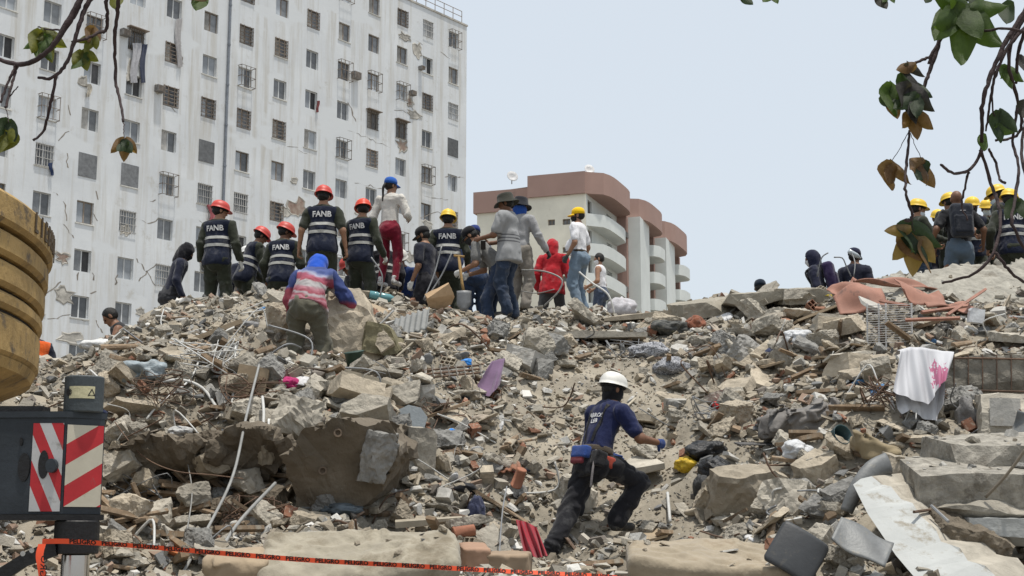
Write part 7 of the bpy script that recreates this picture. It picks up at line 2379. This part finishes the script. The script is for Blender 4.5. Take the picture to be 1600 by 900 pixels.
prism_og([p * 1.0 + (p.normalized() * .012 if p.length > 0 else Vector((.004, -.012, 0))) for p in plan], zt - .02, zt + .01, 'top_plate', dk)
prism_og([Vector((.002, -.02, 0)), dr * (wr_ + .012) + Vector((.01, -.012, 0)), dr * wr_ + Vector((-.1, .36, 0)), dl * 1.6 + Vector((0, .46, 0)), dl * 1.6 + Vector((0, -.02, 0))], zb - .03, zb - .002, 'bottom_plate', blackm)
# stripes: diagonal parallelograms clipped to the panel, each its own raised film
def stripes(origin, along, nrm_, w, h, z0, slope, period, mats, first=0):
    """bands sheared by slope over a w x h panel"""
    def clip(poly, f):
        out = []
        for a, b in zip(poly, poly[1:] + poly[:1]):
            fa, fb = f(a), f(b)
            if fa >= 0: out.append(a)
            if (fa >= 0) != (fb >= 0):
                t = fa / (fa - fb); out.append((a[0] + (b[0] - a[0]) * t, a[1] + (b[1] - a[1]) * t))
        return out
    k0 = int(-abs(slope) * w / period) - 3; k1 = int((h + abs(slope) * w) / period) + 3
    for k in range(k0, k1):
        lo, hi = k * period, (k + 1) * period
        poly = [(0, 0), (w, 0), (w, h), (0, h)]
        poly = clip(poly, lambda p: (p[1] - slope * p[0]) - lo)
        if poly: poly = clip(poly, lambda p: hi - (p[1] - slope * p[0]))
        if len(poly) < 3: continue
        V = [origin + along * x + nrm_ * .004 + Vector((0, 0, z0 + y)) for x, y in poly]
        n = len(V)
        V += [v + nrm_ * .003 for v in V]
        F = [tuple(range(n))[::-1], tuple(range(n, 2 * n))] + [(i, (i + 1) % n, n + (i + 1) % n, n + i) for i in range(n)]
        link('warning_stripe', mesh_np('warning_stripe', V, F), mats[(k + first) % 2], og)
ph = zt - zb - .03
stripes(dr * .004, dr, nr, wr_ - .01, ph - .06, zb + .035, .62, .102, [red, cream_w])
lp = .165
stripes(dl * .165, -dl, nl, .155, ph - .03, zb + .012, -2.1, .125, [red, white_w], 1)
# holes and bolt on the side face
def disc(px, py, rx, rz, mat, name, d=.010):
    t_ = None
    q = ray(px, py); t_ = (SEp - CAM).dot(nl) / q.dot(nl)
    p = CAM + q * t_ - SEp
    n = 20
    V = [p + dl * (rx * math.cos(2 * math.pi * i / n)) + Vector((0, 0, rz * math.sin(2 * math.pi * i / n))) + nl * dd for dd in (.0, d) for i in range(n)]
    F = [tuple(range(n, 2 * n))[::-1], tuple(range(n, 2 * n))] + [(i, (i + 1) % n, n + (i + 1) % n, n + i) for i in range(n)]
    link(name, mesh_np(name, V, F[1:]), mat, og)
disc(38, 730, .030, .07, blackm, 'lightening_hole', .009)
disc(69, 726, .026, .07, blackm, 'lightening_hole', .011)
disc(84, 728, .027, .035, dk, 'bolt_head', .04)
disc(34, 690, .008, .02, blackm, 'lightening_hole', .009)
# jack: upper cylinder with sticker, lower housing, chrome ram, ground pad
jc = op(127, 700, Yo + .10) - SEp; jc.z = 0
rj = .097
def cyl(z0, z1, r, name, mat, prof=None):
    V, F = lathe_vf(prof or [(r - .006, z0), (r, z0 + .006), (r, z1 - .006), (r - .006, z1)], 32)
    o = link(name, mesh_np(name, V, F, False), mat, og, (jc.x, jc.y, 0))
    return o
zc1 = op(127, 589, Yo + .10).z
cyl(zt + .0101, zc1, rj, 'jack_head', M('grey_jack_paint', (.05, .06, .065), rough=.5, rand=0, stain=((.14, .14, .13), 5, .6)))
st = []
z0, z1 = op(127, 622, Yo).z, op(127, 603, Yo).z
for z in (z0, z1):
    for a in np.linspace(-118, -42, 12):
        st.append((jc.x + (rj + .003) * math.cos(R(a)), jc.y + (rj + .003) * math.sin(R(a)), z))
link('warning_sticker', mesh_np('warning_sticker', st, [(i, i + 1, 12 + i + 1, 12 + i) for i in range(11)]), M('yellowed_sticker', (.45, .42, .27), rand=0), og)
def on_jack(pts, lift):
    return [(jc.x + (rj + lift) * math.cos(R(-90) + x / rj), jc.y + (rj + lift) * math.sin(R(-90) + x / rj), (z0 + z1) / 2 + y) for x, y in pts]
for k in range(7):      # small black pictogram: a burst, and a warning triangle
    a = k * math.pi / 7
    dx, dy = .020 * math.cos(a), .020 * math.sin(a)
    q = [(-.050 - dx - dy * .12, -dy + dx * .12), (-.050 + dx - dy * .12, dy + dx * .12), (-.050 + dx + dy * .12, dy - dx * .12), (-.050 - dx + dy * .12, -dy - dx * .12)]
    link('pictogram', mesh_np('pictogram', on_jack(q, .0045 + .0002 * k), [(0, 1, 2, 3)]), blackm, og)
tri = [(.045, -.018), (.085, -.018), (.065, .020), (.052, -.013), (.078, -.013), (.065, .011)]
link('pictogram', mesh_np('pictogram', on_jack(tri, .0045), [(0, 1, 4, 3), (1, 2, 5, 4), (2, 0, 3, 5)]), blackm, og)
zl = op(120, 866, Yo).z
cyl(zl, zb - .031, rj + .012, 'jack_housing', blackm)
cyl(.06, zl, .068, 'ram', M('chrome_ram', (.55, .55, .55), rough=.18, metal=1.0, var=.05, bump=0, rand=0))
cyl(0, .06, .25, 'ground_pad', dk)
# bracket arm on the left
bp_ = [op(-30, 905), op(40, 862), op(85, 842), op(88, 868), op(40, 885), op(-20, 925)]
V = [p - SEp for p in bp_] + [p - SEp + Vector((0, .03, 0)) for p in bp_]
n = len(bp_)
link('bracket_arm', mesh_np('bracket_arm', V, [tuple(range(n)), tuple(range(2 * n - 1, n - 1, -1))] + [((i + 1) % n, i, n + i, n + (i + 1) % n) for i in range(n)]), blackm, og)
for x_, y_ in ((36, 865), (50, 860), (67, 855)):
    q = op(x_, y_) - SEp
    k = 12
    V = [q + Vector((.013 * math.cos(2 * math.pi * i / k), -.004, .013 * math.sin(2 * math.pi * i / k))) for i in range(k)]
    link('bolt_hole', mesh_np('bolt_hole', V, [tuple(range(k))]), M('pale_bolt', (.32, .32, .31)), og)
link('cable_tray', MB().box((0, 0, 0), (.32, .12, .05)).build('cable_tray_src', blackm).data, None, og, op(12, 641) - SEp + Vector((0, .1, 0)))
bpy.data.objects.remove(bpy.data.objects['cable_tray_src'])

# ------------------------------------------------------------------ caution tape with black lettering
tp = [(66, 846, 6.9), (110, 846, 6.85), (200, 852, 7.0), (330, 863, 7.2), (480, 875, 7.4), (640, 884, 7.6), (780, 892, 7.8), (960, 902, 8.0), (1150, 925, 8.3)]
tpts = spline([at(*p) for p in tp], 24)
tape = empty('caution_tape', tpts[0], 0, 'orange caution tape with black lettering strung across the bottom', 'tape')
HWt = .0125
acc = [0.0]
for a, b in zip(tpts, tpts[1:]):
    acc.append(acc[-1] + (b - a).length)
def tape_pt(s, y, lift=0.0):
    s = min(max(s, 0), acc[-1] - 1e-4)
    i = int(np.searchsorted(acc, s, 'right')) - 1
    i = min(i, len(tpts) - 2)
    f = (s - acc[i]) / (acc[i + 1] - acc[i])
    p = tpts[i].lerp(tpts[i + 1], f)
    roll = .35 * math.sin(s * 1.7) + .25 * math.sin(s * 4.1)
    up = Vector((0, -math.sin(roll), math.cos(roll)))
    return p + up * y + Vector((0, -1, 0)) * lift - tpts[0]
ns = 260
V = []
for i in range(ns + 1):
    s = acc[-1] * i / ns
    V += [tape_pt(s, -HWt), tape_pt(s, HWt)]
orange = M('orange_tape', (.72, .085, .03), rough=.45, var=.08, bump=.03, rand=0)
link('ribbon', mesh_np('ribbon', V, [(2 * i, 2 * i + 2, 2 * i + 3, 2 * i + 1) for i in range(ns)], True), orange, tape)
TV, TF = text_vf('PELIGRO', .033, .035)
xs_ = [v[0] for v in TV]; wd = max(xs_) - min(xs_)
s = .16
ink = M('black_ink', (.012, .010, .010), rough=.6, bump=0, rand=0)
while s + wd < acc[-1]:
    link('lettering', mesh_np('lettering', [tape_pt(s + (x - min(xs_)), y * .95, .003) for x, y, z in TV], TF), ink, tape)
    s += wd + .028
# loose end hanging from the bracket
le = [(67, 850, 6.86), (63, 868, 6.85), (66, 890, 6.84), (72, 930, 6.84)]
lp_ = spline([at(*p) for p in le], 8)
V = []
for p in lp_:
    V += [p - tpts[0] + Vector((-.022, 0, 0)), p - tpts[0] + Vector((.018, -.01, 0))]
link('loose_end', mesh_np('loose_end', V, [(2 * i, 2 * i + 2, 2 * i + 3, 2 * i + 1) for i in range(len(lp_) - 1)], True), orange, tape)
TV2, TF2 = text_vf('GRO', .05, .012)
c0 = at(69, 885, 6.82) - tpts[0]
link('lettering', mesh_np('lettering', [c0 + Vector((y * .9, -.012, x)) for x, y, z in TV2], TF2), ink, tape)
# ------------------------------------------------------------------ overhanging tree branches with large lobed leaves
bark = M('dark_purplish_bark', (.045, .030, .030), rough=.8, var=.3, scale=14, bump=.5, bscale=60, rand=0)
def leaf_mat(name, c, c2):
    m = M(name, c, rough=.55, var=.2, scale=9, bump=.25, bscale=30, col2=c2, rand=.12, spec=.35)
    nt = m.node_tree
    b = nt.nodes['Principled BSDF']
    tr = _n(nt, 'ShaderNodeBsdfTranslucent'); mx = _n(nt, 'ShaderNodeMixShader'); mx.inputs[0].default_value = .38
    tr.inputs[0].default_value = (min(c2[0] * 1.9, .8), min(c2[1] * 2.0, .8), c2[2] * 1.0, 1)
    out = nt.nodes['Material Output']
    nt.links.new(b.outputs[0], mx.inputs[1]); nt.links.new(tr.outputs[0], mx.inputs[2]); nt.links.new(mx.outputs[0], out.inputs[0])
    return m
LM = {'g': leaf_mat('green_leaf', (.035, .065, .012), (.06, .10, .02)), 'd': leaf_mat('dark_green_leaf', (.018, .032, .014), (.03, .05, .02)), 'b': leaf_mat('brown_leaf', (.11, .055, .022), (.17, .10, .045)),
      'y': leaf_mat('yellowing_leaf', (.075, .09, .014), (.12, .12, .02)), 't': leaf_mat('tan_dry_leaf', (.17, .11, .045), (.24, .16, .07)), 'k': leaf_mat('blackish_leaf', (.020, .018, .018), (.035, .032, .03))}
def lobe_leaf(lobes, seed, cup=.25, wid=.30):
    """one leaf with pointed lobes fanning from its stalk; unit length, hanging along -z, facing -y"""
    r = random.Random(seed)
    V, F = [], []
    nL = 9
    for li, (ang, ln) in enumerate(lobes):
        a = R(ang)
        d = Vector((math.sin(a), 0, -math.cos(a))); s = Vector((math.cos(a), 0, math.sin(a)))
        o = len(V)
        curl = r.uniform(-.25, .25)
        for i in range(nL):
            t = i / (nL - 1)
            w_ = wid * ln * (math.sin(math.pi * min(1, t * .93 + .07)) ** .75) * (1 - .35 * t) * (1 + .06 * r.uniform(-1, 1)) + (.015 if i < nL - 1 else .002)
            mid = d * (ln * t)
            depth = -cup * ln * t * t + .05 * math.sin(t * 6 + li)
            for k in (-1, -.5, 0, .5, 1):
                p = mid + s * (w_ * k)
                p.y = depth + (.20 * abs(k) * w_ * 1.6) + curl * k * t * .15 + li * .004
                V.append(p)
        for i in range(nL - 1):
            for k in range(4):
                q = o + i * 5 + k
                F.append((q, q + 1, q + 6, q + 5))
    return mesh_np('leaf', V, F, True)
LEAF = {5: lobe_leaf([(-105, .62), (-52, .85), (0, 1), (52, .85), (105, .62)], 1), 3: lobe_leaf([(-42, .85), (0, 1), (42, .85)], 2), 2: lobe_leaf([(-25, .95), (25, .85)], 3), 1: lobe_leaf([(0, 1)], 4, .3, .34), 4: lobe_leaf([(-70, .6), (-25, 1), (25, 1), (70, .6)], 6)}
for me_ in list(LEAF.values()):
    pass
_lm = {}
def leaf_me(k, m):
    if (k, m) not in _lm:
        me = LEAF[k].copy(); me.materials.append(LM[m]); _lm[(k, m)] = me
    return _lm[(k, m)]

def tree(base, label, branches, leaves, Yb):
    t = empty('tree_branch', at(base[0], base[1], Yb), 0, label, 'tree')
    o0 = t.location.copy()
    rb = random.Random(int(base[0]))
    for pts, r0, r1, dy in branches:
        P = [at(x, y, Yb + dy + .10 * math.sin(x * .03 + y * .02)) - o0 for x, y in pts]
        P = spline(P, 6)
        k = len(P)
        P = [p + Vector((rb.gauss(0, .0011), rb.gauss(0, .0011), rb.gauss(0, .0011))) for p in P]
        rad = [.85 * (r0 + (r1 - r0) * i / (k - 1)) * (1 + .13 * rb.uniform(-1, 1)) for i in range(k)]
        V, F = tube_vf(P, rad, 8)
        link('branch', mesh_np('branch', V, F, True), bark, t)
    for (x, y, sz, kind, m, rx, ry, rz, dy) in leaves:
        s = sz * 1.22 * (Yb + dy) / FPX
        p = at(x, y, Yb + dy) - o0
        link('leaf', leaf_me(kind, m), None, t, p, (R(rx), R(ry), R(rz)), (s * rb.uniform(.85, 1.12), s * rb.uniform(.7, 1.9), s))
    return t

q = FPX / 4.6
tree((130, -90), 'bare drooping branches with a few yellowing leaves at the top left', [
    ([(-40, 90), (0, 94), (30, 101), (60, 91), (85, 68), (105, 35), (125, 0), (150, -50), (200, -140)], .008, .014, 0),
    ([(92, 62), (108, 38), (122, 15), (132, -15), (170, -90)], .006, .009, .02),
    ([(60, 121), (80, 122), (100, 105), (113, 75), (122, 45), (132, 15), (146, -10), (180, -80), (240, -160)], .006, .012, .05),
    ([(88, 117), (82, 150), (75, 180), (68, 205), (53, 219)], .007, .005, .05),
    ([(112, 66), (135, 60), (152, 52), (166, 46), (168, 20), (167, -10), (190, -90)], .006, .008, .05),
    ([(193, 191), (188, 160), (181, 128), (180, 95), (179, 60), (184, 20), (188, -15), (210, -100)], .005, .009, -.05),
    ([(25, 102), (14, 125), (6, 145), (1, 160)], .006, .005, 0),
    ([(27, 102), (22, 120), (15, 145), (9, 168)], .006, .005, .02),
    ([(9, 168), (12, 180), (14, 190)], .002, .0015, .02),
    ([(193, 191), (193, 205), (194, 218)], .002, .0015, -.05),
    ([(15, 150), (25, 140), (28, 135)], .003, .002, .02),
    ([(60, 42), (75, 46), (95, 47)], .003, .004, 0),
], [
    (64, 46, 46, 3, 'y', 15, -20, 30, 0), (70, 52, 34, 2, 'g', 10, 25, -20, 0), (86, 50, 26, 1, 'y', 0, 60, 0, .02), (60, 68, 30, 3, 'g', 5, -40, 10, 0),
    (128, 78, 30, 3, 'y', 10, -15, 20, .05), (134, 80, 32, 1, 'g', 0, 25, -10, .05), (145, 40, 26, 2, 'b', 20, -10, 40, .05), (146, 55, 28, 3, 'y', 0, 20, 0, .05),
    (14, 186, 36, 2, 'd', 20, 10, 30, .02), (8, 202, 38, 3, 'y', 0, -5, -20, .02), (22, 205, 32, 1, 'y', 10, 20, 0, .04), (195, 216, 30, 3, 'b', 25, 0, 10, -.05), (190, 218, 26, 1, 'd', 0, -40, 0, -.05), (200, 220, 24, 1, 'd', 0, 38, 20, -.06),
    (316, -18, 40, 1, 'g', 0, 8, 10, 0), (292, -22, 26, 2, 'b', 0, -50, 0, 0), (180, -14, 30, 1, 'y', 0, -8, 0, -.05), (325, -12, 24, 1, 'b', 0, 50, 0, 0),
], 4.6)
tree((1500, -120), 'drooping branches with green and withered lobed leaves at the top right', [
    ([(1500, -60), (1482, 0), (1472, 50), (1458, 95), (1448, 125), (1438, 150)], .010, .007, 0),
    ([(1520, -60), (1492, 5), (1470, 60), (1456, 85), (1452, 100)], .007, .007, -.03),
    ([(1462, 84), (1445, 92), (1430, 98)], .006, .006, 0),
    ([(1421, 204), (1418, 240), (1415, 275), (1416, 305), (1425, 335), (1420, 345), (1414, 343)], .005, .006, .02),
    ([(1421, 204), (1410, 225), (1394, 252)], .0016, .0012, .02),
    ([(1421, 204), (1430, 228), (1442, 250)], .0016, .0012, .02),
    ([(1426, 335), (1425, 350), (1428, 362)], .002, .0015, .02),
    ([(1650, -60), (1600, 20), (1575, 60), (1556, 100), (1540, 140), (1534, 185), (1533, 235), (1516, 264), (1490, 271), (1470, 257)], .011, .005, 0),
    ([(1660, -20), (1590, 55), (1566, 92), (1552, 130), (1545, 170), (1540, 205)], .008, .004, .04),
    ([(1533, 235), (1546, 280), (1560, 318), (1563, 355), (1548, 402), (1520, 428), (1473, 442)], .007, .005, -.05),
    ([(1556, 395), (1575, 420), (1600, 440), (1640, 450)], .006, .005, -.05),
    ([(1620, 0), (1582, 60), (1578, 110), (1592, 165), (1596, 200), (1582, 215), (1556, 219)], .008, .005, .05),
    ([(1590, 170), (1582, 220), (1592, 262), (1586, 310), (1582, 350), (1605, 395)], .006, .006, -.02),
    ([(1545, 233), (1556, 255), (1562, 280), (1571, 286)], .005, .005, .02),
    ([(1640, 60), (1580, 45), (1540, 48), (1502, 52), (1476, 57)], .006, .004, -.05),
    ([(1514, 268), (1506, 300), (1503, 322), (1512, 345)], .005, .003, 0),
    ([(1600, 50), (1590, 90), (1588, 130)], .007, .006, .06),
    ([(1556, 110), (1550, 150), (1554, 182)], .004, .003, .03),
    ([(1575, 80), (1576, 100), (1575, 110)], .003, .002, .02),
    ([(1625, 150), (1605, 180), (1596, 240), (1610, 300)], .007, .006, .08),
], [
    (1515, 14, 84, 5, 'g', 8, 14, 8, -.05), (1500, 2, 74, 2, 'g', 0, 6, -10, -.06), (1512, 12, 58, 2, 'g', 0, 75, 0, -.04), (1580, 0, 44, 1, 'd', 0, 20, 0, 0), (1530, -20, 46, 2, 'd', 10, 40, 0, .03),
    (1420, 98, 36, 2, 'k', 20, -40, 30, 0), (1408, 112, 50, 1, 'd', 0, -38, 20, .02), (1392, 128, 52, 2, 'g', 10, -20, 30, .0), (1393, 148, 36, 1, 'b', 0, -5, 10, .03), (1432, 100, 30, 1, 'b', 10, 70, 0, 0),
    (1424, 130, 56, 3, 'k', 15, 0, 20, -.03), (1434, 145, 46, 2, 'd', 0, 30, -10, -.04), (1430, 172, 42, 3, 'b', 10, 2, 0, -.02), (1375, 150, 30, 1, 'd', 0, -55, 0, .02),
    (1392, 250, 46, 2, 'b', 10, -12, 20, .02), (1400, 258, 36, 1, 'b', 0, 35, 20, .02), (1446, 250, 48, 2, 'b', 0, 38, 20, .02), (1440, 254, 34, 1, 'b', 20, -20, 0, .03), (1452, 252, 44, 1, 'd', 0, 42, 10, .02),
    (1424, 345, 62, 3, 'd', 8, -12, 30, .02), (1430, 368, 54, 3, 't', 12, 6, -10, .03), (1412, 358, 48, 1, 'b', 0, -18, 10, .03), (1424, 356, 34, 1, 't', 20, 82, 0, .0), (1442, 375, 48, 1, 'b', 0, 12, 60, .02),
    (1574, 102, 34, 3, 'g', 10, 0, 20, .02), (1562, 172, 46, 2, 'd', 20, -20, 10, .02), (1556, 196, 26, 1, 'g', 30, -70, 0, .02), (1538, 208, 28, 1, 'g', 0, 12, 10, .02), (1596, 85, 30, 2, 'k', 0, -20, 30, .05),
    (1598, 155, 40, 1, 'k', 0, -20, 20, .06), (1206, -14, 26, 2, 'g', 0, 10, 0, 0), (1158, -8, 22, 1, 'd', 0, -42, 0, 0), (1390, -14, 24, 2, 'g', 0, 10, 0, 0), (1372, -10, 26, 1, 'k', 0, -20, 0, 0), (1455, -12, 20, 1, 'd', 0, 30, 0, 0), (1592, 310, 36, 2, 'd', 10, 10, 0, -.02),
], 4.4)

# ------------------------------------------------------------------ things that would still share a label get their place in the row
from collections import defaultdict
_same = defaultdict(list)
for o in bpy.data.objects:
    if o.parent is None and 'label' in o and o.get('category'):
        _same[o['label']].append(o)
for lb, os_ in _same.items():
    if len(os_) < 2 or lb.startswith('crumb '):
        continue
    os_.sort(key=lambda o: pix(o.location)[0])
    words = {2: ['left-hand', 'right-hand'], 3: ['left-hand', 'middle', 'right-hand']}.get(len(os_))
    if words is None:
        words = ['leftmost'] + ['%s from left' % w for w in ('second', 'third', 'fourth', 'fifth', 'sixth', 'seventh', 'eighth')][:len(os_) - 2] + ['rightmost']
    for w_, o in zip(words, os_):
        o['label'] = (w_ + ' ' + lb) if 'from' not in w_ else lb + ', ' + w_
